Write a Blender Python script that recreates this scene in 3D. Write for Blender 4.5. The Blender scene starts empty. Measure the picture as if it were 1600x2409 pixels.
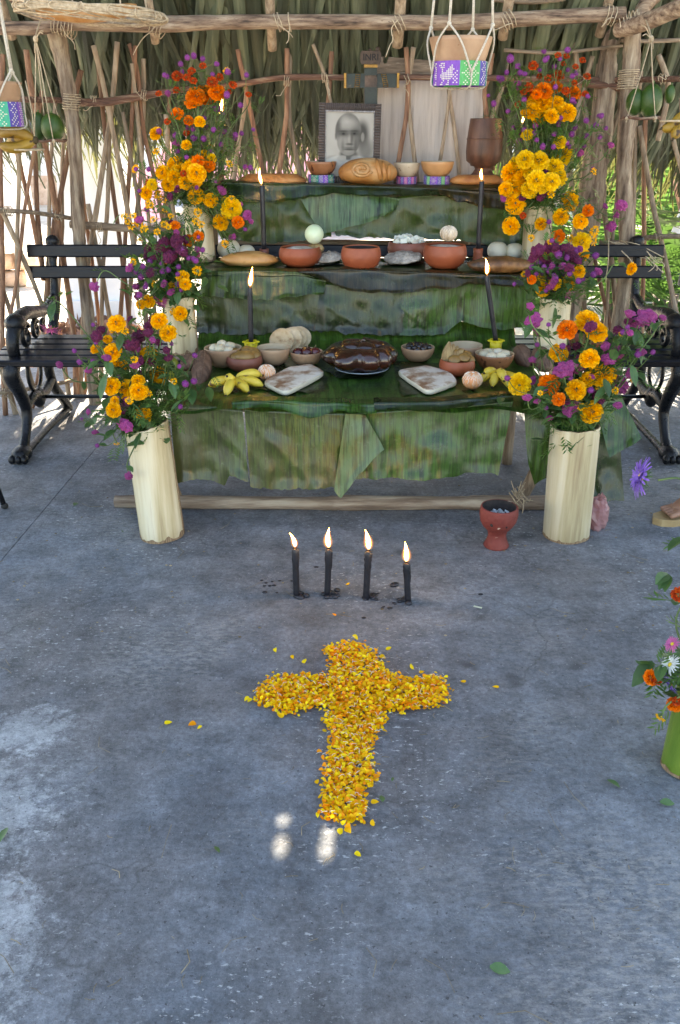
import bpy, bmesh, math, random
from mathutils import Vector, Matrix, noise, Quaternion
PI = math.pi
R = math.radians
random.seed(7)
rnd = random.uniform
sc = bpy.context.scene
COL = sc.collection

# ---------------------------------------------------------------- camera, sky, sun, exposure
CAM_H = 1.3
PITCH = R(24.0)
FPX = 2050.0
CX, CY = 800.0, 1204.5
cam = bpy.data.cameras.new('camera')
cam.sensor_fit = 'VERTICAL'
cam.sensor_height = 24.0
cam.sensor_width = 16.0
cam.lens = FPX / 2409.0 * 24.0
cam.clip_start = 0.05
cam.clip_end = 500.0
camo = bpy.data.objects.new('camera', cam)
COL.objects.link(camo)
camo.location = (0, 0, CAM_H)
camo.rotation_euler = (PI / 2 - PITCH, 0, 0)
sc.camera = camo

SUN_EL = R(52.0)
SUN_AZ = R(4.0)          # towards +Y (behind the altar), a little to the right
world = bpy.data.worlds.new('World')
sc.world = world
world.use_nodes = True
wn = world.node_tree.nodes
bg = wn.get('Background') or wn.new('ShaderNodeBackground')
sky = wn.new('ShaderNodeTexSky')
sky.sky_type = 'NISHITA'
sky.sun_disc = False
sky.sun_elevation = SUN_EL
sky.sun_rotation = SUN_AZ
sky.air_density = 1.0
sky.dust_density = 1.2
world.node_tree.links.new(sky.outputs[0], bg.inputs[0])
bg.inputs[1].default_value = 0.13
sund = bpy.data.lights.new('sun', 'SUN')
sund.energy = 5.0
sund.angle = R(0.42)
sund.color = (1.0, 0.93, 0.82)
suno = bpy.data.objects.new('sun', sund)
COL.objects.link(suno)
SUN_DIR = Vector((math.sin(SUN_AZ) * math.cos(SUN_EL), math.cos(SUN_AZ) * math.cos(SUN_EL), math.sin(SUN_EL)))
suno.rotation_euler = SUN_DIR.to_track_quat('Z', 'Y').to_euler()
sc.view_settings.view_transform = 'Standard'
sc.view_settings.look = 'None'
sc.view_settings.exposure = 2.6
sc.view_settings.gamma = 1.0
sc.view_settings.use_curve_mapping = False
try:
    sc.view_settings.use_white_balance = True
    sc.view_settings.white_balance_temperature = 8100
    sc.view_settings.white_balance_tint = 10
except Exception:
    pass
try:
    sc.cycles.use_denoising = True
    sc.cycles.max_bounces = 8
    sc.cycles.transparent_max_bounces = 12
    sc.cycles.caustics_reflective = False
    sc.cycles.caustics_refractive = False
    sc.cycles.sample_clamp_indirect = 8.0
except Exception:
    pass

# ---------------------------------------------------------------- photo measurements -> points in the place
CP, SP = math.cos(PITCH), math.sin(PITCH)
def ray(px, py):
    u = (px - CX) / FPX; v = (CY - py) / FPX
    return Vector((u, CP + v * SP, -SP + v * CP))
def at(px, py, Y):
    d = ray(px, py)
    return Vector((0, 0, CAM_H)) + d * (Y / d.y)
def onz(px, py, z=0.0):
    d = ray(px, py)
    return Vector((0, 0, CAM_H)) + d * ((z - CAM_H) / d.z)
def depth(p):
    return p.y * CP + (CAM_H - p.z) * SP
def mpp(p):                      # metres per photo pixel at p
    return depth(p) / FPX

# ---------------------------------------------------------------- mesh builder
class MB:
    def __init__(s):
        s.v = []; s.f = []; s.mi = []; s.uv = {}; s.m = 0; s.col = None
    def add(s, vs, fs, m=None):
        o = len(s.v); s.v.extend([Vector(p) for p in vs])
        for f in fs:
            s.f.append([i + o for i in f]); s.mi.append(s.m if m is None else m)
        return o
    def box(s, c, size, rot=None, m=None, taper=1.0):
        x, y, z = size[0] / 2, size[1] / 2, size[2] / 2
        P = [Vector((a * x * (taper if d > 0 else 1), b * y * (taper if d > 0 else 1), d * z)) for d in (-1, 1) for b in (-1, 1) for a in (-1, 1)]
        if rot is not None: P = [rot @ p for p in P]
        c = Vector(c)
        s.add([p + c for p in P], [(0, 2, 3, 1), (4, 5, 7, 6), (0, 1, 5, 4), (2, 6, 7, 3), (0, 4, 6, 2), (1, 3, 7, 5)], m)
    def tube(s, pts, r, n=8, m=None, cap=True, wob=0.0, squash=1.0, closed=False):
        pts = [Vector(p) for p in pts]
        k = len(pts)
        rs = r if hasattr(r, '__len__') else [r] * k
        up = None; rings = []
        for i, p in enumerate(pts):
            if closed: t = pts[(i + 1) % k] - pts[i - 1]
            else: t = pts[min(i + 1, k - 1)] - pts[max(i - 1, 0)]
            if t.length < 1e-9: t = Vector((0, 0, 1))
            t.normalize()
            if up is None:
                a = Vector((0, 0, 1)) if abs(t.z) < 0.9 else Vector((1, 0, 0))
                up = (a - t * a.dot(t)).normalized()
            else:
                up = up - t * up.dot(t)
                if up.length < 1e-6: up = t.orthogonal()
                up.normalize()
            side = t.cross(up)
            ring = []
            for j in range(n):
                a = 2 * PI * j / n
                rr = rs[i] * (1 + (rnd(-wob, wob) if wob else 0))
                ring.append(p + (up * math.cos(a) * squash + side * math.sin(a)) * rr)
            rings.append(ring)
        vs = [q for ring in rings for q in ring]
        fs = []
        kk = k if closed else k - 1
        for i in range(kk):
            i2 = (i + 1) % k
            for j in range(n):
                j2 = (j + 1) % n
                fs.append((i * n + j, i * n + j2, i2 * n + j2, i2 * n + j))
        if cap and not closed:
            fs.append(tuple(reversed(range(n)))); fs.append(tuple((k - 1) * n + j for j in range(n)))
        s.add(vs, fs, m)
    def lathe(s, prof, c=(0, 0, 0), n=24, m=None, rot=None, wob=None, cap0=True, cap1=True):
        c = Vector(c); vs = []; fs = []
        for i, (r, z) in enumerate(prof):
            for j in range(n):
                a = 2 * PI * j / n
                rr = r * (wob(a, z) if wob else 1)
                p = Vector((math.cos(a) * rr, math.sin(a) * rr, z))
                if rot is not None: p = rot @ p
                vs.append(p + c)
        for i in range(len(prof) - 1):
            for j in range(n):
                j2 = (j + 1) % n
                fs.append((i * n + j, i * n + j2, (i + 1) * n + j2, (i + 1) * n + j))
        if cap0: fs.append(tuple(reversed(range(n))))
        if cap1: fs.append(tuple((len(prof) - 1) * n + j for j in range(n)))
        s.add(vs, fs, m)
    def ell(s, c, rad, nu=14, nv=9, m=None, rot=None, disp=None):
        c = Vector(c); rad = Vector(rad) if hasattr(rad, '__len__') else Vector((rad,) * 3)
        vs = []; fs = []
        for i in range(nv + 1):
            t = PI * i / nv
            for j in range(nu):
                a = 2 * PI * j / nu
                d = Vector((math.sin(t) * math.cos(a), math.sin(t) * math.sin(a), math.cos(t)))
                k = 1 + (disp(d) if disp else 0)
                p = Vector((d.x * rad.x, d.y * rad.y, d.z * rad.z)) * k
                if rot is not None: p = rot @ p
                vs.append(p + c)
        for i in range(nv):
            for j in range(nu):
                j2 = (j + 1) % nu
                fs.append((i * nu + j, (i + 1) * nu + j, (i + 1) * nu + j2, i * nu + j2))
        s.add(vs, fs, m)
    def grid(s, fn, nu, nv, m=None, closed=False):
        o = len(s.v); vs = []; fs = []
        for i in range(nu + 1):
            for j in range(nv + 1):
                u, v = i / nu, j / nv
                vs.append(fn(u, v)); s.uv[o + i * (nv + 1) + j] = (u, v)
        for i in range(nu):
            for j in range(nv):
                a = i * (nv + 1) + j
                fs.append((a, a + nv + 1, a + nv + 2, a + 1))
        s.add(vs, fs, m)
    def prism(s, pts, thick, m=None):          # outline of 3d points extruded by a vector
        t = Vector(thick); n = len(pts)
        pts = [Vector(p) for p in pts]
        vs = pts + [p + t for p in pts]
        fs = [tuple(reversed(range(n))), tuple(range(n, 2 * n))] + [(i, (i + 1) % n, n + (i + 1) % n, n + i) for i in range(n)]
        s.add(vs, fs, m)
    def mesh(s, name, mats, off=Vector((0, 0, 0)), smooth=True):
        me = bpy.data.meshes.new(name)
        me.from_pydata([tuple(p - off) for p in s.v], [], s.f)
        for m in (mats if isinstance(mats, (list, tuple)) else [mats]): me.materials.append(m)
        me.polygons.foreach_set('material_index', s.mi)
        me.polygons.foreach_set('use_smooth', [smooth] * len(s.f))
        if s.uv:
            ul = me.uv_layers.new(name='UVMap')
            for l in me.loops:
                ul.data[l.index].uv = s.uv.get(l.vertex_index, (0, 0))
        me.update()
        return me
    def build(s, name, mats, parent=None, base=None, smooth=True, sharp=None):
        if parent is not None: off = OFF[parent.name]
        elif base is not None: off = Vector(base)
        else:
            xs = [p.x for p in s.v]; ys = [p.y for p in s.v]
            off = Vector(((min(xs) + max(xs)) / 2, (min(ys) + max(ys)) / 2, min(p.z for p in s.v)))
        me = s.mesh(name, mats, off, smooth)
        if sharp:
            bpy_set_sharp(me, sharp)
        o = bpy.data.objects.new(name, me); COL.objects.link(o)
        OFF[o.name] = off
        if parent is not None: o.parent = parent
        else: o.location = off
        return o
OFF = {}
def bpy_set_sharp(me, ang):
    bm = bmesh.new(); bm.from_mesh(me)
    for e in bm.edges:
        if len(e.link_faces) == 2 and e.calc_face_angle(0) > R(ang): e.smooth = False
    bm.to_mesh(me); bm.free()
def tag(o, label=None, cat=None, group=None, kind=None):
    if label: o['label'] = label
    if cat: o['category'] = cat
    if group: o['group'] = group
    if kind: o['kind'] = kind
    return o
def empty(name, base, label=None, cat=None, group=None, kind=None):
    o = bpy.data.objects.new(name, None); COL.objects.link(o)
    o.location = Vector(base); o.empty_display_size = 0.05
    OFF[o.name] = Vector(base)
    return tag(o, label, cat, group, kind)
def inst(me, name, M, parent=None):            # one more object sharing mesh data; M is the world matrix
    o = bpy.data.objects.new(name, me); COL.objects.link(o)
    if parent is not None:
        o.parent = parent
        M = Matrix.Translation(-OFF[parent.name]) @ M
    o.matrix_local = M
    OFF[o.name] = OFF[parent.name] if parent is not None else M.translation.copy()
    return o
def align(d, roll=0.0):                        # rotation taking +Z to d
    return (Vector(d).normalized().to_track_quat('Z', 'Y') @ Quaternion((0, 0, 1), roll)).to_matrix()
def TRS(p, rot3, s):
    S = Matrix.Diagonal((s, s, s) if not hasattr(s, '__len__') else tuple(s)).to_4x4()
    return Matrix.Translation(p) @ rot3.to_4x4() @ S
def lerp(a, b, t): return a + (b - a) * t
def poly(pts, t):                              # point on a polyline of tuples, t in 0..1 by index length in x or total
    n = len(pts) - 1
    L = [0.0]
    for i in range(n): L.append(L[-1] + math.dist(pts[i], pts[i + 1]))
    d = t * L[-1]
    for i in range(n):
        if d <= L[i + 1] + 1e-9:
            k = (d - L[i]) / max(1e-9, L[i + 1] - L[i])
            return tuple(lerp(a, b, k) for a, b in zip(pts[i], pts[i + 1]))
    return pts[-1]
def smooth_path(pts, n=6):                     # Catmull-Rom
    pts = [Vector(p) for p in pts]; out = []
    for i in range(len(pts) - 1):
        p0 = pts[max(i - 1, 0)]; p1 = pts[i]; p2 = pts[i + 1]; p3 = pts[min(i + 2, len(pts) - 1)]
        for k in range(n):
            t = k / n
            out.append(0.5 * ((2 * p1) + (p2 - p0) * t + (2 * p0 - 5 * p1 + 4 * p2 - p3) * t * t + (3 * p1 - p0 - 3 * p2 + p3) * t ** 3))
    out.append(pts[-1]); return out
def ss(a, b, x):
    t = max(0.0, min(1.0, (x - a) / (b - a))); return t * t * (3 - 2 * t)

# ---------------------------------------------------------------- materials
def new_mat(name):
    m = bpy.data.materials.new(name); m.use_nodes = True
    nt = m.node_tree; nt.nodes.clear()
    out = nt.nodes.new('ShaderNodeOutputMaterial')
    return m, nt, out
def N(nt, typ, ins=None, **kw):
    n = nt.nodes.new(typ)
    for k, v in kw.items(): setattr(n, k, v)
    if ins:
        for k, v in ins.items():
            sck = n.inputs[k]
            if hasattr(v, 'is_output') and v.is_output: nt.links.new(v, sck)
            else: sck.default_value = v
    return n
def c4(c): return (c[0], c[1], c[2], 1.0)
def ramp(nt, fac, stops, interp='LINEAR'):
    r = N(nt, 'ShaderNodeValToRGB', {0: fac})
    r.color_ramp.interpolation = interp
    el = r.color_ramp.elements
    while len(el) < len(stops): el.new(0.5)
    for e, (p, c) in zip(el, stops):
        e.position = p; e.color = c4(c) if hasattr(c, '__len__') else (c, c, c, 1)
    return r.outputs[0]
def mixc(nt, fac, a, b, mode='MIX'):
    m = N(nt, 'ShaderNodeMix', data_type='RGBA', blend_type=mode)
    for sck, v in ((m.inputs[0], fac), (m.inputs[6], a), (m.inputs[7], b)):
        if hasattr(v, 'is_output'): nt.links.new(v, sck)
        else: sck.default_value = v if not hasattr(v, '__len__') else c4(v)
    return m.outputs[2]
def mat(name, stops, scale=6.0, stretch=(1, 1, 1), rough=0.6, bump=0.0, bscale=None, detail=5.0, coat=0.0, trans=0.0,
        tcol=None, orand=0.0, irand=0.0, spec=0.5, sss=0.0, spots=None, metal=0.0, rvar=0.0, hrand=0.0):
    m, nt, out = new_mat(name)
    tc = N(nt, 'ShaderNodeTexCoord').outputs['Object']
    oi = N(nt, 'ShaderNodeObjectInfo')
    mp = N(nt, 'ShaderNodeMapping', {0: tc, 3: stretch})
    if orand or hrand:
        addv = N(nt, 'ShaderNodeVectorMath', {0: mp.outputs[0], 1: (0, 0, 0)}, operation='ADD')
        cmb = N(nt, 'ShaderNodeMath', {0: oi.outputs['Random'], 1: 37.0}, operation='MULTIPLY')
        nt.links.new(cmb.outputs[0], addv.inputs[1])
        vec = addv.outputs[0]
    else: vec = mp.outputs[0]
    nz = N(nt, 'ShaderNodeTexNoise', {'Vector': vec, 'Scale': scale, 'Detail': detail, 'Roughness': 0.6})
    col = ramp(nt, nz.outputs[0], stops)
    if spots:                                   # (scale, threshold, colour)
        n2 = N(nt, 'ShaderNodeTexNoise', {'Vector': vec, 'Scale': spots[0], 'Detail': 3.0})
        f = ramp(nt, n2.outputs[0], [(spots[1], 0.0), (spots[1] + 0.06, 1.0)])
        col = mixc(nt, f, col, spots[2])
    if orand or irand or hrand:
        val = None
        if irand:
            g = N(nt, 'ShaderNodeNewGeometry').outputs['Random Per Island']
            val = N(nt, 'ShaderNodeMapRange', {0: g, 3: 1 - irand, 4: 1 + irand}).outputs[0]
            rh = g
        if orand or hrand:
            v2 = N(nt, 'ShaderNodeMapRange', {0: oi.outputs['Random'], 3: 1 - orand, 4: 1 + orand}).outputs[0]
            val = v2 if val is None else N(nt, 'ShaderNodeMath', {0: val, 1: v2}, operation='MULTIPLY').outputs[0]
            rh = oi.outputs['Random']
        hs = N(nt, 'ShaderNodeHueSaturation', {'Value': val, 'Color': col})
        if hrand:
            g2 = N(nt, 'ShaderNodeNewGeometry').outputs['Random Per Island'] if irand else oi.outputs['Random']
            h = N(nt, 'ShaderNodeMapRange', {0: g2, 3: 0.5 - hrand, 4: 0.5 + hrand})
            nt.links.new(h.outputs[0], hs.inputs['Hue'])
        col = hs.outputs[0]
    b = N(nt, 'ShaderNodeBsdfPrincipled', {'Base Color': col, 'Roughness': rough, 'Metallic': metal})
    b.inputs['Specular IOR Level'].default_value = spec
    if rvar:
        rr = N(nt, 'ShaderNodeMapRange', {0: nz.outputs[0], 1: 0.3, 2: 0.7, 3: rough - rvar, 4: rough + rvar})
        nt.links.new(rr.outputs[0], b.inputs['Roughness'])
    if coat: b.inputs['Coat Weight'].default_value = coat; b.inputs['Coat Roughness'].default_value = 0.15
    if sss:
        b.inputs['Subsurface Weight'].default_value = sss
        b.inputs['Subsurface Radius'].default_value = (0.012, 0.006, 0.003); b.inputs['Subsurface Scale'].default_value = 1.0
    if bump:
        n3 = N(nt, 'ShaderNodeTexNoise', {'Vector': vec, 'Scale': bscale or scale * 2, 'Detail': 6.0, 'Roughness': 0.65})
        bp = N(nt, 'ShaderNodeBump', {'Height': n3.outputs[0], 'Strength': min(1.0, bump), 'Distance': 0.01 * max(1.0, bump)})
        nt.links.new(bp.outputs[0], b.inputs['Normal'])
    sh = b.outputs[0]
    if trans:
        t = N(nt, 'ShaderNodeBsdfTranslucent', {0: c4(tcol) if tcol else (1, 1, 1, 1)})
        if not tcol: nt.links.new(col, t.inputs[0])
        mx = N(nt, 'ShaderNodeMixShader', {0: trans, 1: sh, 2: t.outputs[0]})
        sh = mx.outputs[0]
    nt.links.new(sh, out.inputs[0])
    return m

def two(a, b, lo=0.35, hi=0.65): return [(lo, a), (hi, b)]
MT = {}
MT['stick'] = mat('stick_wood', [(0.3, (.14, .095, .062)), (0.5, (.30, .22, .15)), (0.7, (.42, .33, .24))], 9, (6, 6, .8), .8, .5, 26, orand=.3)
MT['stick_red'] = mat('split_stick_wood', [(0.3, (.10, .045, .026)), (0.55, (.26, .13, .075)), (0.72, (.36, .24, .15))], 9, (7, 7, .8), .75, .5, 26, orand=.25)
MT['post'] = mat('weathered_post_wood', [(0.3, (.05, .032, .022)), (0.45, (.20, .14, .10)), (0.6, (.38, .30, .22)), (.72, (.5, .42, .32))], 7, (5, 5, .7), .85, 1.2, 18, orand=.1)
MT['beam'] = mat('round_beam_wood', [(0.32, (.055, .033, .022)), (0.45, (.22, .14, .095)), (0.58, (.36, .26, .18)), (0.7, (.50, .39, .29))], 9, (.9, 6, 6), .75, .6, 22, orand=.12, spots=(60, .66, (.07, .045, .035)))
MT['rail_red'] = mat('red_rail_wood', [(0.3, (.06, .026, .018)), (0.55, (.17, .08, .05)), (0.72, (.38, .28, .19))], 9, (.8, 8, 8), .7, .5, 20, orand=.12)
MT['rail'] = mat('grey_rail_wood', [(0.3, (.14, .10, .07)), (0.55, (.28, .21, .15)), (0.72, (.42, .34, .25))], 9, (.8, 8, 8), .8, .5, 20, orand=.12)
MT['log'] = mat('floor_log_wood', [(0.3, (.13, .085, .06)), (0.48, (.27, .2, .145)), (0.62, (.42, .34, .26)), (.75, (.5, .43, .34))], 6, (.7, 7, 7), .8, .9, 18)
MT['twine'] = mat('pale_twine', two((.34, .26, .17), (.56, .46, .33)), 60, rough=.9, orand=.15)
MT['rope'] = mat('white_rope', two((.5, .45, .38), (.72, .67, .58)), 220, rough=.9, bump=.6, bscale=400)
MT['palm'] = mat('dried_palm_leaf', [(0.3, (.028, .038, .024)), (0.5, (.075, .090, .056)), (0.66, (.15, .16, .10)), (.8, (.28, .26, .17))], 5, (9, 9, .6), .45, .35, 30, trans=.16, tcol=(.30, .31, .10), irand=.78, orand=.35)
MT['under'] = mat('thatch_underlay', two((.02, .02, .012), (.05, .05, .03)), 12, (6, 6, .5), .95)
MT['stem'] = mat('green_stem', two((.05, .10, .03), (.13, .2, .06)), 8, rough=.55, irand=.25)
MT['feather'] = mat('feathery_foliage', two((.035, .095, .02), (.10, .21, .05)), 10, rough=.5, irand=.35, trans=.3, tcol=(.17, .33, .06))
MT['broad'] = mat('broad_leaf', two((.03, .085, .03), (.085, .17, .06)), 14, rough=.45, irand=.3, trans=.25, tcol=(.16, .33, .08))
def petal(name, a, b, tc, ir=.18): return mat(name, two(a, b, .3, .7), 9, rough=.6, irand=ir, trans=.22, tcol=tc, orand=.1, hrand=.008, spec=.25)
MT['amber'] = petal('amber_petal', (.92, .43, .006), (.96, .54, .012), (.95, .42, .01))
MT['orange'] = petal('orange_petal', (.82, .17, .004), (.92, .26, .008), (.95, .24, .01))
MT['yellow'] = petal('yellow_petal', (.82, .50, .012), (.92, .62, .02), (.95, .62, .02))
MT['red'] = petal('red_orange_petal', (.40, .035, .008), (.65, .10, .01), (.7, .08, .01), .4)
MT['globe'] = mat('purple_globe', two((.13, .018, .13), (.30, .05, .28)), 8, rough=.65, irand=.3, orand=.15)
MT['maroon'] = mat('maroon_cockscomb', two((.07, .004, .03), (.20, .012, .085)), 30, rough=.75, bump=.6, bscale=90, orand=.2)
MT['magenta'] = mat('magenta_cockscomb', [(.3, (.15, .018, .10)), (.55, (.40, .045, .24)), (.75, (.48, .22, .33))], 22, rough=.75, bump=.6, bscale=90, orand=.25)
MT['pink'] = petal('pink_aster_petal', (.50, .09, .27), (.68, .2, .45), (.7, .15, .4))
MT['violet'] = petal('violet_aster_petal', (.17, .08, .50), (.36, .22, .7), (.3, .15, .6))
MT['white_petal'] = petal('white_aster_petal', (.7, .75, .75), (.85, .88, .85), (.8, .85, .8))
MT['disc'] = mat('yellow_disc', two((.5, .35, .02), (.7, .55, .05)), 60, rough=.7)
MT['cream'] = mat('cream_cut_stem', [(.30, (.30, .20, .11)), (.40, (.50, .41, .24)), (.5, (.63, .54, .36)), (.60, (.70, .63, .46)), (.70, (.50, .38, .25))], 4.2, (4, 4, .22), .4, .15, 30, detail=7, orand=.12)
MT['cream_rim'] = mat('brown_cut_fibre', two((.16, .09, .045), (.36, .25, .15)), 30, (6, 6, .6), .8, .4, 60)
MT['stem_cut'] = mat('dark_soil_fill', two((.02, .018, .012), (.06, .05, .035)), 60, rough=.95, bump=1, bscale=120)
MT['iron'] = mat('black_cast_iron', two((.003, .0035, .005), (.010, .011, .014)), 14, rough=.3, bump=.5, bscale=40, rvar=.1, spec=.35)
MT['slat'] = mat('black_painted_slat', two((.002, .003, .006), (.007, .008, .014)), 5, (.6, 6, 6), .34, .25, 16, rvar=.08, spec=.3)
MT['clay'] = mat('terracotta', two((.25, .052, .02), (.35, .09, .038)), 9, rough=.5, bump=.12, bscale=60, orand=.1, spots=(120, .73, (.55, .3, .2)))
MT['clay_dark'] = mat('dark_terracotta', two((.17, .05, .032), (.27, .085, .05)), 9, rough=.45, bump=.12, bscale=60)
MT['clay_red'] = mat('red_slip_clay', two((.16, .024, .018), (.23, .045, .032)), 12, rough=.7, bump=.5, bscale=50, spots=(45, .68, (.62, .45, .36)))
MT['soot'] = mat('sooty_clay', two((.012, .010, .010), (.05, .035, .03)), 16, rough=.9, bump=.5)
MT['ash'] = mat('grey_ash', two((.3, .34, .36), (.62, .66, .68)), 60, rough=.95, bump=1, bscale=90)
MT['gourd'] = mat('pale_gourd', two((.30, .17, .10), (.42, .27, .17)), 7, rough=.5, orand=.1, spots=(38, .70, (.22, .11, .05)))
MT['gourd_in'] = mat('gourd_inside', two((.36, .27, .17), (.48, .38, .25)), 10, rough=.7)
MT['gourd_dark'] = mat('brown_gourd', two((.18, .065, .03), (.32, .14, .065)), 8, rough=.4, spots=(34, .63, (.07, .02, .012)))
MT['gourd_orange'] = mat('orange_gourd', two((.40, .19, .075), (.55, .30, .14)), 6, rough=.4)
MT['gourd_spot'] = mat('spotted_gourd', two((.42, .32, .22), (.56, .46, .34)), 7, rough=.5, spots=(36, .64, (.24, .13, .06)))
MT['wood_dark'] = mat('dark_turned_wood', [(.3, (.045, .018, .012)), (.6, (.12, .052, .033)), (.75, (.17, .08, .05))], 6, (4, 4, .8), .5, .2, 40)
MT['bread'] = mat('golden_bread', [(.3, (.26, .09, .02)), (.5, (.44, .20, .06)), (.7, (.60, .38, .19))], 7, rough=.5, bump=.3, bscale=40, orand=.12)
MT['flat_bread'] = mat('brown_flatbread', [(.3, (.20, .065, .02)), (.5, (.42, .18, .055)), (.72, (.58, .34, .15))], 9, rough=.6, bump=.5, bscale=40, orand=.12)
MT['tamal'] = mat('baked_tamal', [(.3, (.10, .04, .015)), (.5, (.40, .19, .06)), (.72, (.55, .31, .12))], 6, rough=.35, bump=.4, bscale=30, orand=.15)
MT['char_tamal'] = mat('charred_tamal', [(.35, (.02, .012, .008)), (.52, (.16, .075, .03)), (.7, (.48, .25, .10))], 9, rough=.4, bump=.5, bscale=30)
MT['slab'] = mat('dusted_bread_slab', [(.36, (.26, .13, .065)), (.48, (.50, .39, .29)), (.58, (.68, .62, .53))], 15, rough=.8, bump=.3, bscale=120, spots=(150, .70, (.16, .08, .04)))
MT['slab_side'] = mat('pale_dough', two((.58, .52, .40), (.68, .62, .50)), 20, rough=.7, spots=(90, .72, (.4, .32, .2)))
MT['tortilla'] = mat('toasted_tortilla', [(.34, (.26, .12, .045)), (.46, (.54, .40, .23)), (.7, (.68, .56, .38))], 17, rough=.75, bump=.3, bscale=70, orand=.06)
MT['corn'] = mat('dry_corn_husk', two((.20, .115, .045), (.40, .28, .13)), 9, (6, 6, .6), .7, .4, 30)
MT['banana'] = mat('banana_peel', two((.58, .40, .03), (.74, .57, .08)), 8, rough=.46, orand=.08, bump=.2, bscale=50, spots=(30, .605, (.13, .075, .02)))
MT['banana_old'] = mat('browned_banana_peel', two((.19, .10, .012), (.34, .21, .025)), 8, rough=.45, spots=(26, .57, (.06, .03, .01)))
MT['banana_tip'] = mat('banana_tip', two((.02, .012, .008), (.07, .05, .02)), 20, rough=.8)
MT['tang'] = mat('tangerine_segments', [(.35, (.70, .27, .10)), (.6, (.76, .40, .22)), (.75, (.80, .62, .48))], 16, (3, 3, .5), .45, .2, 60, sss=.1)
MT['pith'] = mat('white_pith', two((.68, .58, .46), (.82, .76, .68)), 40, rough=.7)
MT['pale_seg'] = mat('pale_peeled_citrus', [(.3, (.36, .25, .16)), (.55, (.66, .54, .40)), (.75, (.78, .70, .58))], 14, (3, 3, .5), .6, .3, 60)
MT['lime_pale'] = mat('pale_peeled_fruit', two((.48, .60, .36), (.70, .78, .62)), 5, rough=.4, sss=.1)
MT['white_veg'] = mat('white_round_vegetable', two((.64, .60, .46), (.78, .73, .60)), 5, rough=.45, bump=.1, spots=(60, .72, (.45, .33, .18)))
MT['cube'] = mat('white_jicama_cube', two((.66, .67, .58), (.80, .81, .72)), 8, rough=.5, sss=.1)
MT['salt'] = mat('grey_salt_cake', two((.26, .23, .20), (.62, .58, .52)), 26, rough=.9, bump=1.2, bscale=70)
MT['pumpkin'] = mat('candied_pumpkin', two((.010, .003, .002), (.042, .010, .005)), 5, rough=.14, bump=.25, bscale=24, coat=.6)
MT['plum'] = mat('dark_plum', two((.035, .004, .006), (.10, .012, .014)), 6, rough=.12, coat=.4, orand=.2)
MT['olive'] = mat('black_fruit', two((.004, .003, .005), (.018, .012, .016)), 6, rough=.1, coat=.4)
MT['fruit_brown'] = mat('cooked_brown_fruit', [(.3, (.12, .06, .015)), (.55, (.30, .17, .05)), (.75, (.42, .28, .1))], 8, rough=.35, bump=.3, bscale=40)
MT['soup'] = mat('pale_atole', two((.36, .29, .18), (.46, .38, .25)), 8, rough=.25)
MT['fruit_pale'] = mat('peeled_pale_root', two((.50, .44, .30), (.66, .60, .46)), 10, rough=.4, bump=.3, bscale=50, orand=.1, sss=.1)
MT['mamey'] = mat('brown_dry_pod', [(.3, (.075, .04, .026)), (.55, (.17, .095, .062)), (.75, (.27, .17, .115))], 8, (5, 5, .7), .65, .5, 50, orand=.15)
MT['candle'] = mat('black_wax', two((.007, .007, .010), (.02, .02, .028)), 14, rough=.42, bump=.25, bscale=60)
MT['yellow_holder'] = mat('yellow_holder', two((.68, .52, .01), (.80, .66, .03)), 20, rough=.4, bump=.3, bscale=60)
MT['wick'] = mat('burnt_wick', two((.01, .008, .006), (.04, .02, .01)), 90, rough=.9)
MT['metal'] = mat('grey_enamel_plate', two((.20, .25, .30), (.30, .36, .42)), 10, rough=.3, metal=.3)
MT['green_fruit'] = mat('green_orange_skin', [(.3, (.012, .045, .006)), (.55, (.035, .085, .009)), (.8, (.13, .15, .015))], 2.6, rough=.42, bump=.25, bscale=160, orand=.1)
MT['green_mango'] = mat('yellow_green_skin', two((.09, .13, .012), (.22, .22, .03)), 5, rough=.4)
MT['board'] = mat('pale_grey_board', [(.3, (.33, .28, .25)), (.5, (.47, .41, .37)), (.7, (.56, .50, .46))], 5, (7, 7, .5), .75, .3, 30, spots=(9, .72, (.24, .19, .16)))
MT['plank'] = mat('brown_plank', two((.12, .085, .06), (.30, .22, .16)), 8, (.8, 8, 8), .8, .4, 30, spots=(30, .66, (.42, .34, .27)))
MT['cross_wood'] = mat('old_brown_cross_wood', [(.3, (.025, .015, .010)), (.55, (.09, .052, .035)), (.75, (.17, .11, .08))], 9, (3, 3, 2), .55, .5, 40)
MT['cross_green'] = mat('old_dark_green_paint', two((.008, .016, .014), (.024, .036, .030)), 16, rough=.55, bump=.4, bscale=40, spots=(30, .68, (.12, .085, .055)))
MT['gold'] = mat('worn_gilding', two((.16, .075, .012), (.36, .19, .03)), 30, rough=.4, metal=.4)
MT['ink'] = mat('black_ink', two((.006, .005, .005), (.014, .012, .012)), 8, rough=.7)
MT['frame'] = mat('dark_ribbed_frame', two((.028, .016, .014), (.075, .047, .04)), 20, rough=.4)
MT['silver'] = mat('silver_beads', two((.36, .35, .37), (.6, .58, .6)), 40, rough=.3, metal=.6)
MT['em_purple'] = mat('purple_thread', two((.16, .05, .38), (.26, .10, .52)), 60, (8, 8, 1), .7, .4, 120)
MT['em_blue'] = mat('blue_thread', two((.07, .05, .30), (.12, .09, .42)), 60, (8, 8, 1), .7, .4, 120)
MT['em_green'] = mat('green_thread', two((.06, .34, .10), (.10, .48, .17)), 60, (8, 8, 1), .7, .4, 120)
MT['em_teal'] = mat('teal_thread', two((.02, .16, .13), (.04, .26, .20)), 60, (8, 8, 1), .7, .4, 120)
MT['em_mint'] = mat('mint_thread', two((.03, .36, .22), (.06, .50, .33)), 60, (8, 8, 1), .7, .4, 120)
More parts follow.
